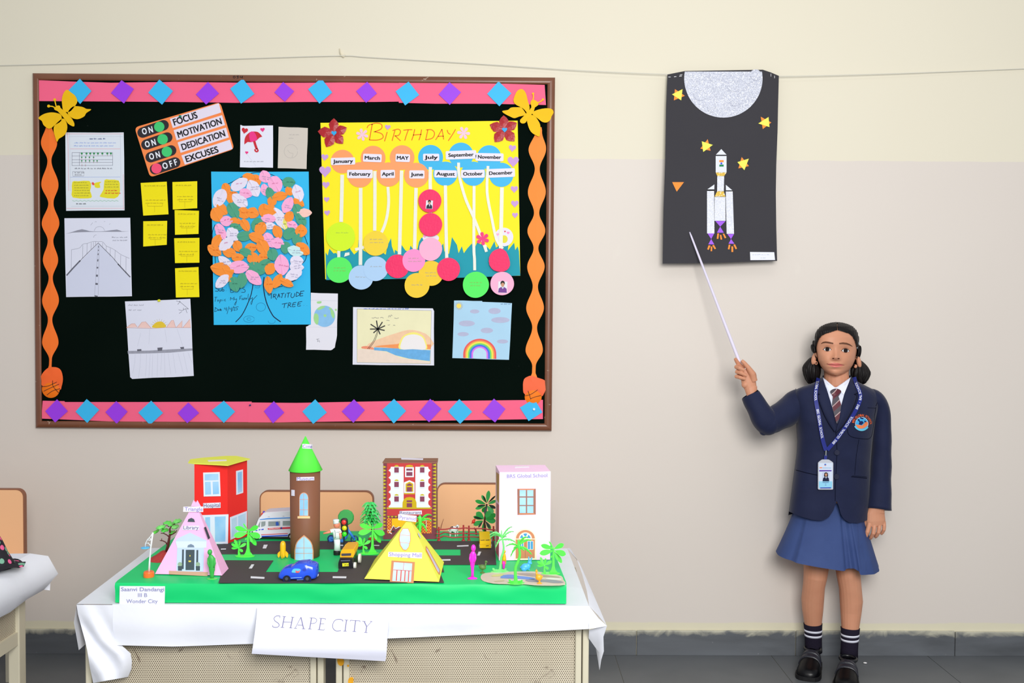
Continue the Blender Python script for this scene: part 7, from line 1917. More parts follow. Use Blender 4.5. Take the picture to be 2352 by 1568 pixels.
# ------------------------------------------------------------------ the girl
YC=3.385;PXM=678.0
girl=thing('person','girl in navy blazer, blue skirt and pigtails pointing a stick at the space poster','person',(W(1920,1500,3.38).x,3.38,0))
def I(x,xs,ys):return float(np.interp(x,xs,ys))
HY=[743.5,745,748,753,762,775,790,803,815,828,840,850,857,861,862.5]
HW=[1,13,24,34,42.5,46.8,47.6,47,45.2,42,36.5,29.5,21,12,1]
HF=[1,13,24,35,44.5,50,51,49.5,50,50,49.5,47.5,44.5,41,36]
HB=[1,16,30,44,55,60,61,59,55,47,36,26,17,10,2]
def hcx(y):return 1921.5+(y-800)*-0.008
def ga(x,y,cx,cy,sx,sy):return math.exp(-0.5*(((x-cx)/sx)**2+((y-cy)/sy)**2))
def feat(x,y):
    d=10.5*ga(x,y,1920,820.5,5.0,5.0)+5.0*ga(x,y,1920.5,810,4.2,8.5)+3.2*(ga(x,y,1912.5,822.5,3.4,3.2)+ga(x,y,1927.5,823,3.4,3.2))
    d-=4.6*(ga(x,y,1900,803,10.5,6.5)+ga(x,y,1942,805,10.5,6.5))
    d+=2.2*(ga(x,y,1900,803,6.5,4.0)+ga(x,y,1942,805,6.5,4.0))
    d+=1.6*(ga(x,y,1898,789,12,4)+ga(x,y,1943,791,12,4))
    d+=3.4*ga(x,y,1919,835.2,9.5,2.8)+4.0*ga(x,y,1919,842,8.5,3.0)-2.4*ga(x,y,1919,838.6,15,1.3)-1.5*ga(x,y,1919,830,2.5,2.5)
    d+=3.0*(ga(x,y,1896,826,10,9)+ga(x,y,1944,828,10,9))+3.0*ga(x,y,1920.5,855,9,5)-1.6*ga(x,y,1919.5,848,11,2.2)
    return d
def fdepth(x,y,inf=0.0):
    hw=I(y,HY,HW)+inf;f=I(y,HY,HF)+inf;u=min(1.0,abs(x-hcx(y))/hw)
    return f*(1-u**2.25)**(1/2.25)+feat(x,y)*(1-u**4)
class FaceS:
    n=Vector((0,-1,0))
    def __call__(s,px,py,off=0.0):return W(px,py,YC-fdepth(px,py)/PXM-off)
FS=FaceS()
def head_shell(inf=0.0,nth=150,nl=130,y0=None,y1=None):
    yy=[HY[0]+(HY[-1]-HY[0])*(0.5-0.5*math.cos(math.pi*j/nl)) for j in range(nl+1)]
    V=[];Fs=[]
    for y in yy:
        hw,b_=I(y,HY,HW)+inf,I(y,HY,HB)+inf
        for i in range(nth):
            th=2*math.pi*i/nth;c,s=math.cos(th),math.sin(th)
            e=2/2.25;X=math.copysign(abs(c)**e,c)
            x=hcx(y)+hw*X
            dep=fdepth(x,y,inf) if s>=0 else-b_*(1-abs(X)**2.25)**(1/2.25)
            V.append((x,y,dep))
    for j in range(nl):
        for i in range(nth):Fs.append((j*nth+i,j*nth+(i+1)%nth,(j+1)*nth+(i+1)%nth,(j+1)*nth+i))
    Fs.append(tuple(range(nth)));Fs.append(tuple(range((nl+1)*nth-1,nl*nth-1,-1)))
    return V,Fs
hv,hf=head_shell()
parts=[([W(x,y,YC-d/PXM) for x,y,d in hv],hf)]
def limb(P,n=16,flat=None):
    """P: (px, py, Y, r) or (px, py, Y, r_lateral, r_depth), radii in pixels"""
    pts=[W(p[0],p[1],p[2]) for p in P];rad=[]
    for p in P:
        k=p[2]/F
        rad.append((p[3]*k,(p[4] if len(p)>4 else p[3])*k))
    return tube(pts,rad,n,True,flat)
def ball(px,py,Y,r,ry=None,rz=None):
    k=Y/F;return ell(W(px,py,Y),(r*k,(ry or r)*k,(rz or r)*k),18,12)
X_=(1,0,0)
parts+=[limb([(1921,836,3.40,27,26),(1921,862,3.395,27.5,27),(1921.5,885,3.39,32,30),(1922,905,3.388,48,36)],20,X_),
          limb([(1921,885,3.39,50,34),(1920,925,3.39,72,46),(1917,1000,3.39,72,48),(1913,1080,3.39,72,48),(1910,1150,3.39,76,52),(1910,1215,3.39,74,52)],20,X_)]
# ears
for ex,ey,tl in ((1869.5,823.5,0.22),(1972.5,831,-0.22)):
    M_=Matrix.Rotation(tl,3,'Y')
    parts.append(ell(W(ex,ey,3.388),(0.0082,0.009,0.0215),14,10,M_))
    parts.append(ell(W(ex+(5 if ex<1900 else-7.5),ey+10,3.382),(0.006,0.006,0.007),12,8))
# arms inside the sleeves
hands=[]
hands+=[limb([(1850,915,3.39,26),(1825,935,3.375,24),(1795,955,3.34,21),(1764,970,3.315,19)]),limb([(1764,970,3.315,19),(1745,942,3.315,17),(1733,922,3.322,13.5,12),(1727,905,3.327,12.5,10.5),(1724,889,3.33,15,10)],16,X_)]
hands+=[limb([(2006,922,3.39,13),(2019,945,3.388,13),(2022,1040,3.38,15),(2018,1120,3.36,15),(2015,1160,3.347,16,12),(2012.5,1176,3.344,20,11)],16,X_)]
# raised hand, closed on the stick
HYR=3.33
hands+=[limb([(1724,891,HYR,14.5,10),(1719.5,876,HYR+.001,17,10),(1714.5,860,HYR+.003,15,9.5),(1710,848,HYR+.005,11,8)],16,X_),ball(1729.5,866,HYR-.003,8.5,8,15),ball(1712,883,HYR-.002,9,8,9)]
def fin(P):return limb([(p[0],p[1],HYR+p[2],p[3]) for p in P],12)
hands+=[fin([(1706,846,.014,5.6),(1694,841.5,.006,5.7),(1691.5,842.5,-.008,5.2),(1698,845,-.021,4.8),(1709,850,-.0205,4.0)]),
          fin([(1706,857,.013,5.6),(1695,852.5,.006,5.5),(1692.8,853.5,-.008,5.1),(1701,856,-.021,4.8),(1715,862.5,-.0195,4.0)]),
          fin([(1707,869,.011,5.3),(1695,863.8,.005,5.2),(1691.5,864.3,-.007,4.7),(1699,866.5,-.019,4.5),(1711.5,870,-.0175,3.7)]),
          fin([(1708,846,.012,5.6),(1699,838,.008,5.3),(1693,831,.004,4.6),(1688.5,823,.000,3.7)]),
          fin([(1731,874,-.004,9.0),(1727.5,858,-.010,8.2),(1718,843.5,-.014,5.7),(1709,833,-.0145,4.8),(1703.2,827.5,-.013,3.8)])]
# hanging hand
HYL=3.344
hands+=[limb([(2013,1166,HYL,17,11),(2010.8,1180,HYL,21.5,10.5),(2011.5,1195,HYL-.001,22.5,10),(2013,1206,HYL-.001,20.5,8.5)],18,X_)]
def fil(P):return limb([(p[0],p[1],HYL+p[2],p[3]) for p in P],12)
hands+=[fil([(1998.0,1198,-.001,6.0),(1994.8,1212,-.008,5.3),(1992.2,1221.5,-.011,5.1),(1988.6,1231,-.007,4.5),(1986.0,1237.5,-.003,3.6)]),
          fil([(2008.6,1200,-.002,5.9),(2007.6,1214,-.010,5.1),(2006.0,1224.5,-.012,4.9),(2001.4,1233.0,-.003,4.2),(1998.4,1236.5,.004,3.5)]),
          fil([(2019.4,1200,-.002,5.6),(2019.4,1213,-.010,4.8),(2017.6,1222.5,-.011,4.6),(2013.2,1230.3,-.003,4.0),(2010.2,1233.5,.004,3.3)]),
          fil([(2029.4,1197,.000,5.0),(2030.8,1208,-.006,4.4),(2030.2,1216,-.007,4.2),(2026.6,1223.0,.000,3.7),(2023.5,1226,.005,3.2)]),
          fil([(1996,1174,.004,7),(1990.6,1186,.006,5.8),(1988.8,1198,.006,5.0),(1989.8,1209,.008,3.8)])]
# legs
parts+=[limb([(1886,1190,3.39,40),(1880,1260,3.388,33),(1875,1300,3.386,28.5),(1872.5,1325,3.384,26.5),(1869.5,1345,3.39,24.8),(1866.5,1375,3.405,25.6),(1866.5,1400,3.412,23.8),(1867.3,1430,3.418,19.8),(1868,1455,3.42,17.5),(1868,1490,3.425,17)],20),
          limb([(1938,1190,3.39,40),(1944,1260,3.38,33),(1947,1300,3.372,28.5),(1949.5,1325,3.366,26.5),(1953,1350,3.364,25.2),(1955.3,1380,3.368,25.9),(1954.5,1405,3.368,23.6),(1953,1440,3.362,19.8),(1951.5,1470,3.358,17.5),(1950,1505,3.355,17)],20)]
def fuse(shells,vs):
    """one closed skin over all the shells"""
    VJ,FJ=join(*shells)
    me=bpy.data.meshes.new('body');me.from_pydata([tuple(p) for p in VJ],[],FJ);me.update()
    tmp=bpy.data.objects.new('body',me);C.objects.link(tmp)
    rm=tmp.modifiers.new('r','REMESH');rm.mode='VOXEL';rm.voxel_size=vs;rm.use_smooth_shade=True
    sm=tmp.modifiers.new('s','SMOOTH');sm.factor=0.5;sm.iterations=2
    dg=bpy.context.evaluated_depsgraph_get();dg.update()
    m=bpy.data.meshes.new_from_object(tmp.evaluated_get(dg));bpy.data.objects.remove(tmp)
    n=len(m.vertices);co=np.empty(n*3,np.float32);m.vertices.foreach_get('co',co)
    k=len(m.polygons);lp=np.empty(len(m.loops),np.int32);m.loops.foreach_get('vertex_index',lp);ls=np.empty(k,np.int32);m.polygons.foreach_get('loop_total',ls)
    bpy.data.meshes.remove(m)
    return co.reshape(-1,3),lp,ls
fa,fb=fuse(parts,0.0016),fuse(hands,0.0009)
co=np.vstack([fa[0],fb[0]]);lp=np.concatenate([fa[1],fb[1]+len(fa[0])]);ls=np.concatenate([fa[2],fb[2]])
fl_=[];k=0
for n_ in ls.tolist():fl_.append(lp[k:k+n_].tolist());k+=n_
me2=bpy.data.meshes.new('body');me2.from_pydata(co.tolist(),[],fl_);me2.polygons.foreach_set('use_smooth',[True]*len(fl_));me2.update()
m_skin,nt,b=node_mat('skin')
base=mixc(nt,noise(nt,16,4),lin((202,140,109)),lin((217,156,125)))
nt.links.new(base,b.inputs['Base Color']);b.inputs['Roughness'].default_value=0.5;b.inputs['Specular IOR Level'].default_value=0.35
b.inputs['Subsurface Weight'].default_value=0.10;b.inputs['Subsurface Radius'].default_value=(0.006,0.0022,0.0012);b.inputs['Subsurface Scale'].default_value=1.0
me2.materials.clear();me2.materials.append(m_skin)
body=bpy.data.objects.new('body',me2);C.objects.link(body)
body.parent=girl;body.location=-wl(girl);WLOC[body.name]=Vector((0,0,0))

# face details lie on the face
LIP=mat((206,112,104),0.4,0.4,0.05,60);BROW=mat((104,70,54),0.8,0.1,0.1,200);LASH=mat((30,20,18),0.6,0.2,0)
def fgrid(name,x0,x1,lo,hi,off,m,nx=18,ny=4,par=girl):return obj(name,gridon(FS,x0,x1,lo,hi,off,nx,ny),m,par,smooth=True)
lx=[1900.5,1908,1914,1919,1924,1931,1938]
mid=[836.0,837.6,838.6,839.0,838.8,838.2,838.2]
fgrid('upper_lip',1900.5,1938,lambda x:I(x,lx,[835.8,834.6,833.0,833.6,833.2,835.4,838.0]),lambda x:I(x,lx,mid),0.0010,LIP)
fgrid('lower_lip',1901.5,1937,lambda x:I(x,lx,mid),lambda x:I(x,lx,[836.2,840.2,842.6,843.8,843.2,841.0,838.4]),0.0011,mat((222,122,116),0.35,0.5,0.05,60))
fgrid('mouth_line',1898.5,1939.5,lambda x:I(x,[1898.5]+lx[1:-1]+[1939.5],[834.6]+[v-.35 for v in mid[1:-1]]+[838.0]),lambda x:I(x,[1898.5]+lx[1:-1]+[1939.5],[835.4]+[v+.4 for v in mid[1:-1]]+[838.8]),0.0014,mat((112,52,46),0.6,0.1,0))
for nx_,ny_ in ((1913.8,822.8),(1926.2,823.2)):
    q=circ(nx_,ny_,2.4,12,1.3);obj('nostril',([FS(x,y,0.0010) for x,y in q],[tuple(range(12))]),mat((78,36,30),0.8,0,0),girl)
for bx_,by_,bh in (([1885.6,1890,1896,1904,1914],[789.2,786.6,785.6,786.6,788.6],[.6,1.6,2.0,2.0,1.4]),([1927.5,1936,1945,1952,1958],[788.8,788.0,789.0,791.6,795.4],[1.4,2.0,2.0,1.6,.6])):
    fgrid('eyebrow',bx_[0],bx_[-1],lambda x:I(x,bx_,by_)-I(x,bx_,bh)*1.05,lambda x:I(x,bx_,by_)+I(x,bx_,bh)*1.05,0.0008,BROW)
SCL=mat((226,222,222),0.2,0.5,0.0);IRS=mat((34,19,14),0.3,0.3,0.1,300);PUP=mat((6,5,5),0.15,0.4,0)
for cx_,cy_,sl in ((1900.2,802.3,0.02),(1942.2,805.2,0.05)):
    hw_=8.9
    up=lambda x:cy_+sl*(x-cx_)-5.1*(1-abs((x-cx_)/hw_)**2.2)+0.3
    lw=lambda x:cy_+sl*(x-cx_)+3.7*(1-abs((x-cx_)/hw_)**2.0)+0.3
    e=fgrid('eye',cx_-hw_,cx_+hw_,up,lw,0.0012,SCL)
    rr_i=4.9;cci=lambda x:math.sqrt(max(0.0,rr_i**2-(x-cx_-.2)**2))
    fgrid('iris',cx_+.2-rr_i,cx_+.2+rr_i,lambda x:max(up(x),cy_-.3-cci(x)),lambda x:min(lw(x),cy_-.3+cci(x)),0.0016,IRS,20,3,e)
    q=circ(cx_+.2,cy_-.3,2.1,14);obj('pupil',([FS(x,y,0.0019) for x,y in q],[tuple(range(14))]),PUP,e)
    fgrid('upper_lashes',cx_-hw_-1.4,cx_+hw_+.6,lambda x:up(min(max(x,cx_-hw_),cx_+hw_))-.9,lambda x:up(min(max(x,cx_-hw_),cx_+hw_))+.5,0.0021,LASH,18,1,e)
    fgrid('lower_lid_line',cx_-hw_+.5,cx_+hw_-.5,lambda x:lw(x)-.1,lambda x:lw(x)+.5,0.0013,mat((140,86,66),0.6,0.1,0),18,1,e)
    fgrid('lid_crease',cx_-hw_+.5,cx_+hw_-1,lambda x:up(x)-3.1,lambda x:up(x)-2.4,0.0008,mat((158,98,74),0.6,0.1,0),18,1,e)

# hair
m_hair,nt,b=node_mat('black_hair')
tcn=nd(nt,'ShaderNodeNewGeometry').outputs['Position']
mp=nd(nt,'ShaderNodeMapping');mp.inputs['Scale'].default_value=(1,1,0.12);nt.links.new(tcn,mp.inputs[0])
hn=noise(nt,420,2,mp.outputs[0])
nt.links.new(mixc(nt,hn,lin((10,8,9)),lin((26,21,22))),b.inputs['Base Color']);b.inputs['Roughness'].default_value=0.5;b.inputs['Specular IOR Level'].default_value=0.22
bp=nd(nt,'ShaderNodeBump');bp.inputs['Strength'].default_value=0.5;bp.inputs['Distance'].default_value=0.002
nt.links.new(hn,bp.inputs['Height']);nt.links.new(bp.outputs[0],b.inputs['Normal'])
LXs=[1872,1875.5,1879,1884,1890,1899,1910,1922.5,1936,1948,1956,1962,1966.5,1970]
LYs=[824,798,786,776.5,770.5,766.2,763.2,758.6,762.6,766.5,772.5,783.5,799,826]
nth,nl=220,170
hv2,hf2=head_shell(0.0,nth,nl)
V=[];keep=[]
for x,y,d in hv2:
    front=d>-8
    line=I(x,LXs,LYs) if front else 846
    if front and d<14:line=max(line,822 if d>4 else 838)
    dist=line-y
    keep.append(dist>-0.3)
    lift=0.5+3.9*min(1,max(0,dist)/7)**0.6+0.5*math.sin(x*1.7+y*.15)*min(1,max(0,dist)/10)
    if front and abs(x-1923)<0.9:lift=-0.6
    s_=1+lift/48.0
    V.append(W(hcx(y)+(x-hcx(y))*s_,803+(y-803)*(1+lift/60.0),YC-d*s_/PXM))
Fs=[f for f in hf2[:-2] if all(keep[i] for i in f)]+[hf2[-2]]
obj('hair',(V,Fs),m_hair,girl,smooth=True)
rnd=random.Random(3)
def locks(tie,mids,ends,Y0):
    vf=[]
    for (mx,my,md),(ex,ey,ed) in zip(mids,ends):
        P=smooth2([(tie[0],tie[1],Y0),(tie[0]*.55+mx*.45,tie[1]*.6+my*.4-2,Y0+md*.7),(mx,my,Y0+md),(mx*.5+ex*.5,my*.35+ey*.65,Y0+md*.7+ed*.3),(ex,ey,Y0+ed)],4)
        n_=len(P);rad=[I(i/(n_-1),[0,.2,.5,.8,1],[3,4.6,5.6,4.2,0.5])/PXM for i in range(n_)]
        vf.append(tube([W(x,y,yy) for x,y,yy in P],rad,9))
    return vf
lm=[];le=[]
for k in range(44):
    a=2*math.pi*k/22.0+rnd.uniform(-.1,.1);q=(1.1,.8,.5,.95)[k%4]*rnd.uniform(.9,1.08)
    lm.append((1864+15*q*math.cos(a),848+rnd.uniform(-6,6),-0.026*q*math.sin(a)));le.append((1867+9*q*math.cos(a)+rnd.uniform(-3,3),876+rnd.uniform(-5,8),-0.018*q*math.sin(a)))
obj('pigtail',join(*locks((1869,820),lm,le,3.415)),m_hair,girl,smooth=True)
lm=[];le=[]
for k in range(44):
    a=2*math.pi*k/22.0+rnd.uniform(-.1,.1);q=(1.1,.8,.5,.95)[k%4]*rnd.uniform(.9,1.08)
    lm.append((1976+16*q*math.cos(a),855+rnd.uniform(-6,6),-0.026*q*math.sin(a)));le.append((1972+12*q*math.cos(a)+rnd.uniform(-3,3),879+rnd.uniform(-6,6),-0.018*q*math.sin(a)))
obj('pigtail',join(*locks((1971,828),lm,le,3.415)),m_hair,girl,smooth=True)
for x,y,rx_2,rz_2,tl in ((1867.5,801,4.2,11,-.3),(1871,795,4.0,14,-.2),(1973.8,808,3.4,15,.12),(1970.5,806,3.6,16,.1)):
    obj('hair_lock',ell(W(x,y,3.392),(rx_2/PXM,.014,rz_2/PXM),14,10,Matrix.Rotation(tl,3,'Y')),m_hair,girl,smooth=True)
SILC=mat((176,182,188),0.25,0.6,0.0,metal=0.8)
for P in ([(1875.5,769),(1872.5,779),(1873.5,790)],[(1973.5,785),(1970.5,792),(1968.5,800)]):
    obj('hair_clip',strokes(type('q',(),{'n':Vector((0,-1,0)),'__call__':lambda s,x,y,o=0:W(x,y,3.357-o)})(),[(P,2.2)],0.0),SILC,girl)
for x,y in ((1875.2,833),(1962.4,838)):obj('earring',ell(W(x,y,3.370),0.0026),mat((52,22,18),0.2,0.6,0),girl)

# blazer
BY=[866,874,880,886,893,900,910,930,967,1012,1040,1074,1110,1140,1172,1202]
BXL=[1889,1879,1866,1848,1830,1824,1822,1824,1828,1831,1829.5,1825,1820,1816,1812,1808]
BXR=[1955,1965,1977,1990,2004,2014,2021,2021,2010,2004,2001.5,1999,1999,1999,1998,1997]
BDH=[31,36,40,44,48,52,57,64,70,68,66,66,68,70,72,73]
BE=2.5
def bdepth(x,y):
    l,r_2,d=I(y,BY,BXL),I(y,BY,BXR),I(y,BY,BDH);c=(l+r_2)/2;h=(r_2-l)/2
    u=min(1,abs(x-c)/h)
    w_=1.6*math.sin(y*.06+x*.05)*ga(x,y,1850,1060,26,60)+1.4*math.sin(y*.09-x*.07)*ga(x,y,1975,1050,26,70)
    return d*(1-u**BE)**(1/BE)+w_
class BlazS:
    n=Vector((0,-1,0))
    def __call__(s,px,py,off=0.0):return W(px,py,YC-bdepth(px,py)/PXM-off)
BS=BlazS()
HX=[1808,1822,1838,1865,1886,1900,1909,1915,1918.5,1920.5,1923,1929,1938,1952,1972,1988,1998]
HYm=[1174,1180,1186,1193.5,1195.5,1191,1180,1165,1150,1149,1158,1178,1192,1200,1201,1196,1191]
TX=[1889,1905,1920.5,1937,1955];TY=[866,880,893,880,866]
m_blz,nt,b=node_mat('navy_wool')
nt.links.new(mixc(nt,noise(nt,18,3),lin((19,26,56)),lin((27,35,69))),b.inputs['Base Color']);b.inputs['Roughness'].default_value=0.75;b.inputs['Specular IOR Level'].default_value=0.25
b.inputs['Sheen Weight'].default_value=0.12
bp=nd(nt,'ShaderNodeBump');bp.inputs['Strength'].default_value=0.35;bp.inputs['Distance'].default_value=0.006
nt.links.new(noise(nt,16,3,dist=0.8),bp.inputs['Height']);nt.links.new(bp.outputs[0],b.inputs['Normal'])
NT,NR=120,60;V=[];Fs=[]
for j in range(NR+1):
    t=j/NR
    for i in range(NT):
        th=2*math.pi*i/NT;c_,s_=math.cos(th),math.sin(th)
        X=math.copysign(abs(c_)**(2/BE),c_);Dp=math.copysign(abs(s_)**(2/BE),s_)
        xh=1903+95*X
        y1_=I(xh,HX,HYm) if s_>0 else 1184-8*abs(s_)
        xt=1921+33*X;y0_=I(xt,TX,TY) if s_>0 else 862
        y=y0_+(y1_-y0_)*t
        yq=max(y,866)
        l,r_2,d=I(yq,BY,BXL),I(yq,BY,BXR),I(yq,BY,BDH);x=(l+r_2)/2+(r_2-l)/2*X
        if s_>0:
            # keep the hem's own outline: x near the hem follows xh
            dep=bdepth(x,yq)
        else:dep=d*Dp*0.92
        V.append(W(x,y,YC-dep/PXM))
for j in range(NR):
    for i in range(NT):Fs.append((j*NT+i,j*NT+(i+1)%NT,(j+1)*NT+(i+1)%NT,(j+1)*NT+i))
torso=(V,Fs)
def sleeve(P,n=22,flat=None):
    vf=limb(P,n,flat);return vf
def wrinkle(vf,amp,fq,seed):
    V,Fs=vf;c=sum((Vector(p) for p in V),Vector())/len(V);r_=random.Random(seed);a,b_,c_=[r_.uniform(.6,1.4) for _ in range(3)]
    out=[]
    for p in V:
        p=Vector(p);out.append(p+Vector((math.sin(p.z*fq*a+p.x*fq*.7),math.sin(p.x*fq*b_+p.z*fq*.5),math.sin(p.x*fq*c_)))*amp)
    return out,Fs
def dense(P,k=5):
    return [tuple(q) for q in smooth2(P,k)]
slR_u=sleeve(dense([(1852,925,3.385,34,34),(1832,931,3.38,37,34),(1812,944,3.365,33.5,32),(1788,958,3.34,30.5,30),(1763,970.5,3.318,28.5,28)]),22)
slR_f=sleeve(dense([(1765,974,3.318,27,27),(1757,964,3.315,29,28),(1745,945,3.315,26.5,26),(1733,924,3.32,24,23),(1723.5,906.5,3.326,22.3,21)]),22)[0:2]
NCR=22
elbow=[ball(1763,971,3.317,28.5),ball(1754,990,3.315,10)]
slL=sleeve(dense([(1992,912,3.388,20,30),(2008,918,3.388,23,32),(2021,938,3.387,20.5,27),(2025,985,3.385,20.8,25),(2023.5,1056,3.378,22.8,25),(2020.5,1120,3.364,25.5,26),(2017.6,1169,3.350,29.3,26)]),24,X_)
blz=obj('blazer',join(torso,wrinkle(slR_u,.0011,110,1),wrinkle(slR_f,.0009,110,2),*elbow,wrinkle(slL,.0009,90,3)),m_blz,girl,smooth=True)
# dark cuff openings
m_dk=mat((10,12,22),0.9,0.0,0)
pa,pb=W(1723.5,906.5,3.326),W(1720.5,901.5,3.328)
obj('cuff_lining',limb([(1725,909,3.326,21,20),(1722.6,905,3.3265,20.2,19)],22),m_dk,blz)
# shirt, collar, tie
SHW=mat((222,226,242),0.6,0.2,0.02)
vl=lambda y:I(y,[866,919,972],[1889.5,1907,1921.5]);vr=lambda y:I(y,[866,905,931,972],[1954.5,1939,1932,1923.5])
def patch(S,xl,xr,y0,y1,off,ny=16,nx=8,top=None):
    V=[];Fs=[]
    for j in range(ny+1):
        y=y0+(y1-y0)*j/ny;a,c=xl(y),xr(y)
        for i in range(nx+1):
            x=a+(c-a)*i/nx;yy=max(y,top(x)) if top else y
            V.append(S(x,yy,off))
    for j in range(ny):
        for i in range(nx):Fs.append((j*(nx+1)+i,j*(nx+1)+i+1,(j+1)*(nx+1)+i+1,(j+1)*(nx+1)+i))
    return V,Fs
tpf=lambda x:I(x,[1889,1906,1919,1936,1955],[866.5,880,890.5,879,865])
sh=obj('shirt',patch(BS,vl,vr,866,972,0.0016,26,14,tpf),SHW,girl,smooth=True)
for side in (0,1):
    if side==0:Lp=[(1889.5,865.5),(1897,872),(1908,881.5),(1918.5,890.5),(1913,896),(1905.5,901.5),(1897.5,885)]
    else:Lp=[(1955,864.5),(1948,871.5),(1936,880),(1922,891),(1929,897),(1937.6,906.5),(1946,887)]
    c=(sum(p[0] for p in Lp)/7,sum(p[1] for p in Lp)/7);q=dens(Lp,4);n_=len(q)
    V=[BS(x,y,0.0042) for x,y in q]+[BS(x,y,0.0012) for x,y in q]+[BS(*c,0.0050)]
    Fs=[(i,(i+1)%n_,2*n_) for i in range(n_)]+[(i,n_+i,n_+(i+1)%n_,(i+1)%n_) for i in range(n_)]
    obj('collar',(V,Fs),mat((232,236,250),0.6,0.2,0.02),sh)
m_tie,nt,b=node_mat('striped_tie')
geo=nd(nt,'ShaderNodeNewGeometry');sep=nd(nt,'ShaderNodeSeparateXYZ');nt.links.new(geo.outputs['Position'],sep.inputs[0])
ph=mathn(nt,'FRACT',mathn(nt,'MULTIPLY',mathn(nt,'SUBTRACT',sep.outputs[2],mathn(nt,'MULTIPLY',sep.outputs[0],0.85)),26.0))
st_=mathn(nt,'GREATER_THAN',ph,0.5);ln=mathn(nt,'LESS_THAN',mathn(nt,'ABSOLUTE',mathn(nt,'SUBTRACT',ph,0.5)),0.045)
nt.links.new(mixc(nt,ln,mixc(nt,st_,lin((92,28,44)),lin((74,68,78))),lin((186,160,160))),b.inputs['Base Color']);b.inputs['Roughness'].default_value=0.5
tie=obj('tie',patch(BS,lambda y:I(y,[908,930,972],[1913.5,1911,1921]),lambda y:I(y,[908,930,960,972],[1925.5,1932.5,1928,1923.5]),908,972,0.0062,16,6),m_tie,girl,smooth=True)
kq=smoothc([(1906.5,899),(1912,894),(1920,892.2),(1928,894),(1932.5,899),(1928,907),(1924,911),(1915,911),(1911,907)],3);n_=len(kq)
V=[BS(x,y,0.0050) for x,y in kq]+[BS(1919.5+(x-1919.5)*.6,901+(y-901)*.6,0.0095) for x,y in kq]+[BS(1919.5,901,.0105)]
obj('knot',(V,[(i,(i+1)%n_,n_+(i+1)%n_,n_+i) for i in range(n_)]+[(n_+i,n_+(i+1)%n_,2*n_) for i in range(n_)]),m_tie,tie,smooth=True)
# lapels
m_lap=m_blz
for side in (0,1):
    if side==0:
        O=[(1877,872),(1874,888),(1878,903),(1882.5,905.5),(1877.5,909),(1884,930),(1894,955),(1905,975),(1917,992)];Ii=[(1889,866),(1894,880),(1899.5,895),(1902,903),(1903.2,907),(1908.5,925),(1913.5,943),(1917.5,958),(1920.5,984)]
    else:
        O=[(1965,872),(1971,888),(1969,902),(1961.5,905.5),(1967.5,909),(1962,930),(1950,955),(1938,975),(1920,994)];Ii=[(1955.5,865),(1950,880),(1944,895),(1940,904),(1938.5,908),(1933.5,928),(1929,945),(1926,960),(1921.5,984)]
    V=[];Fs=[];m_=6
    for (ox,oy),(ix,iy) in zip(O,Ii):
        for k in range(m_+1):
            s=k/m_;V.append(BS(ox+(ix-ox)*s,oy+(iy-oy)*s,0.0040+0.0035*math.sin(math.pi*min(1,s*1.0)) if s<1 else 0.0028))
    for j in range(len(O)-1):
        for k in range(m_):Fs.append((j*(m_+1)+k,j*(m_+1)+k+1,(j+1)*(m_+1)+k+1,(j+1)*(m_+1)+k))
    # turn the outer edge down to the cloth
    n0=len(V);V+=[BS(ox,oy,0.0005) for ox,oy in O]
    for j in range(len(O)-1):Fs.append((j*(m_+1),(j+1)*(m_+1),n0+j+1,n0+j))
    obj('lapel',(V,Fs),m_lap,blz,smooth=True)
    obj('lapel_edge',strokes(BS,[(smooth2(O,4),1.0)],0.0048),mat((9,12,30),0.9,0.05,0),blz)
SEAM=mat((9,12,30),0.9,0.05,0);SEAM2=mat((52,60,92),0.7,0.2,0)
zb=lambda P:Z(P,1800,860,5.6)
obj('front_edge',strokes(BS,[(smooth2([(1919.5,990),(1922.5,1030),(1920.5,1080),(1918.8,1120),(1918.5,1150)],5),1.1)],0.0012),SEAM,blz)
obj('welt_pocket',join(strokes(BS,[(dens(zb([(140,1222),(290,1262)]),8)[:9]+dens(zb([(290,1262),(430,1292)]),8)[:9],1.4)],0.0014)),SEAM,blz)
obj('welt_pocket',join(strokes(BS,[(dens(zb([(868,1312),(1072,1332)]),12)[:13],1.4)],0.0014),strokes(BS,[(dens(zb([(880,1300),(1070,1316)]),12)[:13],.8)],0.0014)),SEAM,blz)
obj('breast_pocket',strokes(BS,[(smooth2(zb([(822,700),(830,760),(880,802),(1000,825),(1090,828)]),5),1.1),(smooth2(zb([(1090,828),(1140,760),(1185,420)]),5),.9),(dens(zb([(1080,425),(1180,432)]),8)[:9],.8)],0.0012),SEAM,blz)
obj('dart_seam',strokes(BS,[(smooth2(zb([(968,835),(935,1050),(915,1290)]),6),.8),(smooth2([(2012,932),(2018,918),(2023,906)],4),1.0),(smooth2([(1829,968),(1826,935),(1824,905),(1828,892)],5),1.0)],0.0010),SEAM,blz)
m_btn=mat((30,34,60),0.25,0.6,0.0)
for x,y in ((1922,1039),(1921,1094.5)):
    c=BS(x,y,0.001);k=6.6/PXM
    bt=obj('button',tube([c,c+Vector((0,-.0015,0)),c+Vector((0,-.003,0)),c+Vector((0,-.0034,0)),c+Vector((0,-.0022,0))],[k*.9,k,k*.9,k*.72,k*.6],20),m_btn,blz)
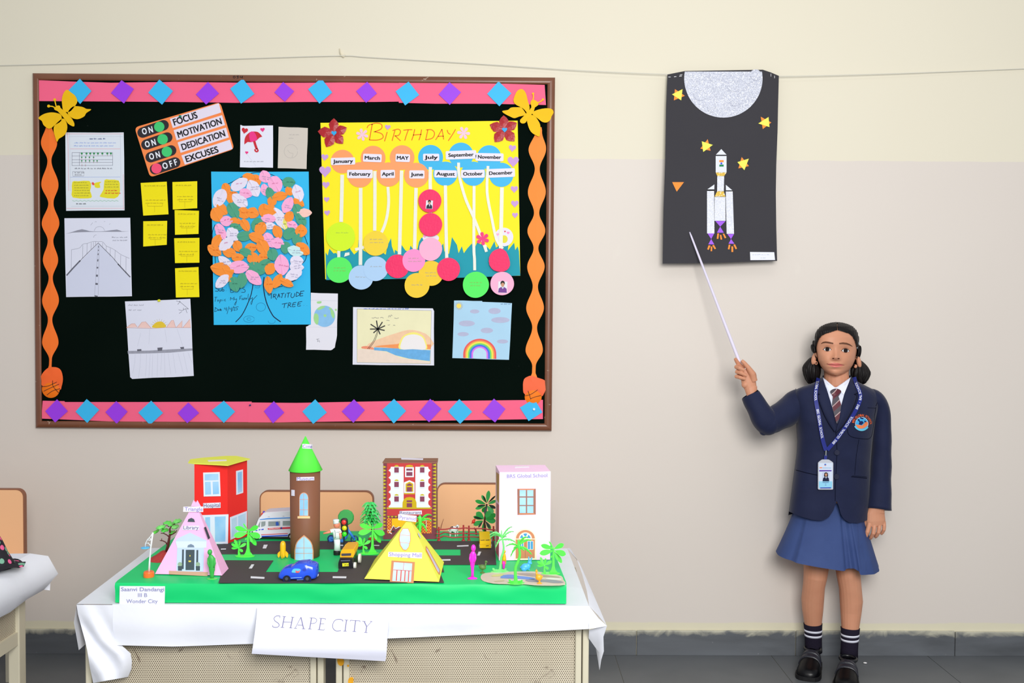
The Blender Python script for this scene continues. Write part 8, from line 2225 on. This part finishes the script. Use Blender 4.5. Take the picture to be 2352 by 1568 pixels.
# crest on the breast pocket
ec=(1979.4,972.6)
CW=mat((226,234,246),0.6,var=0);CB_=mat((72,178,236),0.6,var=0.03);CO=mat((246,138,86),0.6,var=0.03);CN=mat((24,40,96),0.6,var=0)
def onb(name,P,m,off):
    q=dens(P,3) if len(P)<8 else P;n_=len(q);c=(sum(p[0] for p in q)/n_,sum(p[1] for p in q)/n_)
    return obj(name,([BS(x,y,off) for x,y in q]+[BS(*c,off)],[(i,(i+1)%n_,n_) for i in range(n_)]),m,blz)
onb('crest_outline',circ(*ec,15.2,28),CW,0.0016)
onb('crest_globe',circ(*ec,14.2,28),CB_,0.0019)
for P in ([(945,575),(970,570),(985,600),(1010,595),(1030,620),(1000,650),(965,640),(975,610)],[(985,545),(1030,560),(1020,575),(985,565)],[(1045,590),(1065,605),(1050,620),(1035,600)]):
    onb('crest_silhouette',zb(P),CN,0.0022)
onb('crest_hand',smoothc(zb([(928,640),(960,655),(990,668),(1020,650),(1045,618),(1075,605),(1085,635),(1060,670),(1020,692),(975,694),(945,675)]),2),CO,0.0024)
obj('crest_ribbon',strokes(BS,[(smooth2(zb([(918,660),(940,690),(985,712),(1030,710),(1065,690),(1082,672)]),4),4.0)],0.0026),mat((110,206,236),0.6,var=0),blz)
def arcf(u,v):
    a=math.radians(188+(352+12-188)*u);r_=17.6+5.0*v
    return ec[0]+.4+r_*math.cos(a)*1.02,ec[1]+.8+r_*math.sin(a)
obj('crest_lettering',text(BS,'BRS GLOBAL SCHOOL',0,0,1,0,1,0.0020,0.02,fn=arcf),mat((244,110,58),0.6,var=0),blz)

# lanyard with identity card
ly=thing('identity_card','identity card in a clear holder on a royal blue lanyard around the girl\'s neck','lanyard',BS(1897,1090,0.008))
LBU=mat((30,42,132),0.5,0.3,0.03)
sl1=smooth2([(1880,868),(1877,880),(1873.8,900),(1874.2,920),(1880.5,955),(1889,1006),(1897,1034)],5)
sl2=smooth2([(1962,866),(1966.5,880),(1974,898),(1976.5,912),(1971.5,930),(1955.5,960),(1926,1003),(1900,1033)],5)
obj('strap',strokes(BS,[(sl1,9.0)],0.0086),LBU,ly);obj('strap',strokes(BS,[(sl2,8.6)],0.0090),LBU,ly)
LWH=mat((226,230,246),0.5,var=0)
def along(P,s0,s1,side=0.0,h=5.4):
    L=[0]
    for i in range(1,len(P)):L.append(L[-1]+math.hypot(P[i][0]-P[i-1][0],P[i][1]-P[i-1][1]))
    tot=L[-1]
    xs=[p[0] for p in P];ys_=[p[1] for p in P]
    def f(u,v):
        s=(s0+(s1-s0)*u)*tot;e=1.0*(1 if s1>s0 else-1)
        x,y=I(s,L,xs),I(s,L,ys_);x2,y2=I(min(max(s+e,0),tot),L,xs),I(min(max(s+e,0),tot),L,ys_)
        dx,dy=x2-x,y2-y;l=math.hypot(dx,dy) or 1;w_=(v-.5)*h
        return x+dy/l*w_,y-dx/l*w_
    return f
obj('strap_lettering',text(BS,'BRS  GLOBAL  SCHOOL',0,0,1,0,1,0.0094,0.02,fn=along(sl1,0.43,0.83)),LWH,ly)
obj('strap_lettering',text(BS,'GLOBAL SCHOOL',0,0,1,0,1,0.0094,0.02,fn=along(sl1,0.03,0.31)),LWH,ly)
obj('strap_lettering',text(BS,'BRS  GLOBAL  SCHOOL',0,0,1,0,1,0.0098,0.02,fn=along(sl2,0.90,0.50)),LWH,ly)
obj('strap_lettering',text(BS,'BRS  -  BAL SCHOOL',0,0,1,0,1,0.0098,0.02,fn=along(sl2,0.40,0.06)),LWH,ly)
obj('clip',tube([BS(1897.2,1034,.011),BS(1896.6,1046,.011)],[(2.6/PXM,1.6/PXM)]*2,12),SILC,ly)
obj('strap_loop',strokes(BS,[([(1896.8,1045),(1896,1052),(1895.6,1059)],6.5)],0.0100),LBU,ly)
CS=Surf(BS(1897,1090,0.012),(0,-1,0))
hold=obj('card_holder',sheet(CS,rquad([(1879,1062),(1888,1055),(1904,1055),(1914,1062),(1913.6,1124),(1878.8,1124)],2.5,3),0.0,0.003),mat((198,202,214),0.25,0.5,0.02),ly)
cd=obj('card',sheet(CS,[(1881.4,1063),(1912,1063),(1911.4,1120.5),(1881,1120.5)],0.0006,0.0004),mat((214,226,246),0.35,0.4,0.03,30),ly)
def onc(name,P,m,off=0.001):return obj(name,([CS(x,y,off) for x,y in P],[tuple(range(len(P)))]),m,cd)
onc('blue_foot',[(1881,1105),(1911.6,1105),(1911.4,1120.5),(1881,1120.5)],mat((150,214,244),0.4,var=0.02))
onc('violet_band',zb([(458,1228),(616,1228),(614,1243),(458,1245)]),mat((96,62,170),0.4,var=0),0.0012)
onc('navy_band',zb([(470,1452),(610,1450),(608,1462),(470,1463)]),mat((46,50,170),0.4,var=0),0.0014)
onc('crest_dot',circ(*zb([(535,1158)])[0],2.2,12),mat((60,110,200),0.4,var=0),0.0012)
onc('crest_mark',circ(*zb([(536,1168)])[0],1.2,10),CO,0.0014)
obj('card_print',strokes(CS,[([zb([(462,1197)])[0],zb([(495,1197)])[0]],2.2)],0.0012),CO,cd)
obj('card_print',strokes(CS,[([zb([(500,1199)])[0],zb([(610,1200)])[0]],1.4)],0.0012),mat((150,190,226),0.4,var=0),cd)
obj('card_print',strokes(CS,[([zb([(500,1386)])[0],zb([(580,1386)])[0]],1.4),([zb([(532,1405)])[0],zb([(548,1405)])[0]],.9),([zb([(530,1422)])[0],zb([(550,1422)])[0]],.9)],0.0013),mat((90,120,170),0.4,var=0),cd)
onc('portrait_ground',zb([(500,1254),(588,1254),(588,1372),(500,1372)]),mat((196,206,232),0.4,var=0.02),0.0012)
onc('portrait_hair',smoothc(zb([(520,1310),(524,1268),(545,1256),(566,1268),(570,1310),(545,1315)]),2),mat((28,20,24),0.4,var=0),0.0014)
onc('portrait_blazer',zb([(500,1372),(508,1330),(532,1315),(560,1315),(580,1332),(586,1372)]),mat((28,34,66),0.4,var=0),0.0015)
onc('portrait_face',circ(*zb([(545,1288)])[0],2.6,14,3.4),mat((206,148,120),0.4,var=0),0.0017)
onc('portrait_shirt',zb([(536,1312),(554,1312),(545,1340)]),mat((226,230,240),0.4,var=0),0.0018)

# skirt
SKX=[1783,1798,1810,1815,1819,1850,1900,1925,1928.5,1931,1937,1943,1948,1954,1960.5,1963,1966,1985,1999,2009,2018]
SKR=[0,-.004,-.009,-.004,.006,.002,.004,.008,.006,-.014,-.012,-.002,-.008,-.012,-.004,.007,.009,.004,.006,-.004,0]
m_skt,nt,b=node_mat('blue_skirt_cloth')
nt.links.new(mixc(nt,noise(nt,12,4),lin((50,68,118)),lin((66,86,138))),b.inputs['Base Color']);b.inputs['Roughness'].default_value=0.7;b.inputs['Specular IOR Level'].default_value=0.2
bp=nd(nt,'ShaderNodeBump');bp.inputs['Strength'].default_value=0.3;bp.inputs['Distance'].default_value=0.008
nt.links.new(noise(nt,14,3,dist=1.0),bp.inputs['Height']);nt.links.new(bp.outputs[0],b.inputs['Normal'])
NT,NR=260,24;V=[];Fs=[]
KY=3.385
for j in range(NR+1):
    t=j/NR
    xl=1833+(1783-1833)*t**1.25;xr=1974+(2018-1974)*t**1.15
    yl=1140+(1268-1140)*t;yr=1140+(1299-1140)*t
    dF=(46+46*t)/PXM;dB_=(52+22*t)/PXM
    for i in range(NT):
        th=2*math.pi*i/NT;c_,s_=math.cos(th),math.sin(th)
        X=math.copysign(abs(c_)**.86,c_);u=(X+1)/2
        xm=1783+(2018-1783)*u
        fo=(I(xm,SKX,SKR) if s_>0 else 0.004*math.sin(th*14))*t**.9
        px=xl+(xr-xl)*u
        side=W(px,yl+(yr-yl)*u,KY)
        Dp=abs(s_)**.8
        Y=KY-(dF*Dp+fo*min(1,Dp*2)) if s_>0 else min(KY+dB_*Dp+fo*.5,WALL_Y-0.012)
        zj=side.z
        if s_>0 and t>0:zj+=t*(0.004*math.exp(-((px-1945)/12)**2)*2.2-(0.008 if px>1963 else 0.0))
        p=W(px,yl+(yr-yl)*u,Y);V.append((side.x+(p.x-side.x)*0.6,Y,zj))
for j in range(NR):
    for i in range(NT):Fs.append((j*NT+i,j*NT+(i+1)%NT,(j+1)*NT+(i+1)%NT,(j+1)*NT+i))
obj('skirt',(V,Fs),m_skt,girl,smooth=True)

# socks and shoes
m_sock=mat((36,32,46),0.9,0.05,0.1,150,bump=0.4,bs=300);SWH=mat((222,224,238),0.9,0.05,0.04,150)
for P,(s1,s2) in (([(1867.2,1431,3.418,21.3),(1867.8,1447,3.419,19.9),(1868,1459,3.42,19.3),(1868.3,1480,3.424,19.2),(1868.5,1496,3.425,19.6)],((1446.5,19.95),(1457.5,19.4))),
                    ([(1953,1441,3.362,21.6),(1952.6,1457,3.361,20.2),(1951.8,1469,3.359,19.6),(1950.8,1490,3.356,19.4),(1950,1510,3.354,20)],((1456.5,20.2),(1467.5,19.7)))):
    sk=obj('sock',limb(P,28),m_sock,girl,smooth=True)
    xs_,ysx=[p[0] for p in P],[p[1] for p in P]
    for sy,r0 in (s1,s2):
        Yk=I(sy,ysx,[p[2] for p in P]);xk=I(sy,ysx,xs_)
        obj('white_stripe',limb([(xk,sy-2.4,Yk,r0+.55),(xk,sy+2.4,Yk,r0+.35)],28),SWH,sk,smooth=True)
m_shoe=mat((18,19,24),0.32,0.5,0.2,20);m_sole=mat((26,26,28),0.6,0.3,0.1);m_strap=mat((30,31,42),0.35,0.5,0.1,30)
def shoe(toe,heel):
    """toe and heel points on the floor"""
    toe,heel=Vector(toe),Vector(heel);ax=(toe-heel);L_=ax.length;ax.normalize();sd=Vector((ax.y,-ax.x,0))
    S_=[0,.04,.12,.25,.38,.5,.62,.74,.85,.93,.98,1.0]
    HWd=[.012,.022,.028,.031,.032,.034,.037,.039,.038,.033,.023,.008]
    HT_=[.030,.048,.060,.066,.066,.062,.055,.047,.041,.036,.028,.016]
    rings=[]
    for s,hw_,ht in zip(S_,HWd,HT_):
        c=heel+ax*(L_*s);R_=[]
        for k in range(44):
            a=2*math.pi*k/22.0;ca,sa=math.cos(a),math.sin(a)
            X=math.copysign(abs(ca)**.75,ca)*hw_;zc_=0.012+(ht-.012)*(abs(sa)**.85 if sa>0 else 0)-(0.004*abs(sa) if sa<0 else 0)
            R_.append(c+sd*X+Vector((0,0,zc_)))
        rings.append(R_)
    s_=obj('shoe',loft(rings),m_shoe,girl,smooth=True)
    pts=[]
    for s,hw_ in zip(S_,HWd):pts.append(heel+ax*(L_*(s*1.03-.015))+sd*(hw_+.003))
    for s,hw_ in list(zip(S_,HWd))[::-1]:pts.append(heel+ax*(L_*(s*1.03-.015))-sd*(hw_+.003))
    obj('sole',ext([p+Vector((0,0,.0003)) for p in pts],(0,0,0.0135)),m_sole,s_)
    for s0,s1 in ((.36,.46),(.50,.60)):
        V=[];Fs=[];n_=13
        for s in (s0,(s0+s1)/2,s1):
            hw_,ht=I(s,S_,HWd)+.0032,I(s,S_,HT_)+.0034;c=heel+ax*(L_*s)
            for k in range(n_+1):
                a=math.radians(20+140*k/n_);ca,sa=math.cos(a),math.sin(a)
                V.append(c+sd*(math.copysign(abs(ca)**.75,ca)*hw_)+Vector((0,0,.012+(ht-.012)*sa**.85)))
        for j in (0,1):
            for k in range(n_):Fs.append((j*(n_+1)+k,j*(n_+1)+k+1,(j+1)*(n_+1)+k+1,(j+1)*(n_+1)+k))
        nV=len(V);V+=[p-Vector((0,0,.003))-(p-heel-ax*((p-heel).dot(ax)))*0.04 for p in V]
        for k in range(n_):
            for r0 in (0,2):Fs.append((r0*(n_+1)+k,r0*(n_+1)+k+1,nV+r0*(n_+1)+k+1,nV+r0*(n_+1)+k))
        obj('strap',(V,Fs),m_strap,s_,smooth=True)
    obj('ankle_opening',limb_ring(heel+ax*(L_*.20),.026,.062),m_shoe,s_,smooth=True)
def limb_ring(c,r,z):
    V=[];Fs=[]
    for i in range(24):
        a=2*math.pi*i/24
        for j in range(8):
            b_=2*math.pi*j/8;q=r+.005*math.cos(b_)
            V.append(Vector((c.x+q*math.cos(a),c.y+q*1.12*math.sin(a),z+.006*math.sin(b_))))
    for i in range(24):
        for j in range(8):Fs.append((i*8+j,((i+1)%24)*8+j,((i+1)%24)*8+(j+1)%8,i*8+(j+1)%8))
    return V,Fs
tl,tr=G(1853,1564,0),G(1941,1590,0)
al,ar=W(1868.3,1490,3.424),W(1950.3,1505,3.355)
def heel_from(toe,ank):
    d=Vector((ank.x-toe.x,ank.y-toe.y,0));d.normalize();return Vector((toe.x,toe.y,0))+d*min(0.188,(3.505-toe.y)/max(d.y,.1)-.002)
shoe(tl,heel_from(tl,al));shoe(tr,heel_from(tr,ar))

# pointer stick
p0,p1=W(1721,890,HYR-.0085),W(1584,533,3.4685)
d_=(p1-p0)
pts=[p0+d_*t for t in (0,.02,.1,.4,.7,.97,1)]
o=obj('pointer_stick',tube(pts,[.0006,.0042,.0060,.0052,.0042,.0033,.0022],14),mat((226,220,242),0.5,0.3,0.04,30),None,smooth=True)
tag(o,'white paper pointer stick held in the girl\'s raised hand, its tip on the space poster','pointer')
# a scrap of paper on the floor
g=G(1987,1523,0.001)
o=obj('paper_scrap',ell(g+Vector((0,0,.002)),(0.0066,0.006,0.0022),9,5),mat((236,236,238),0.8,0.1,0),None);tag(o,'tiny white scrap of paper on the floor beside the girl\'s shoe','paper scrap')
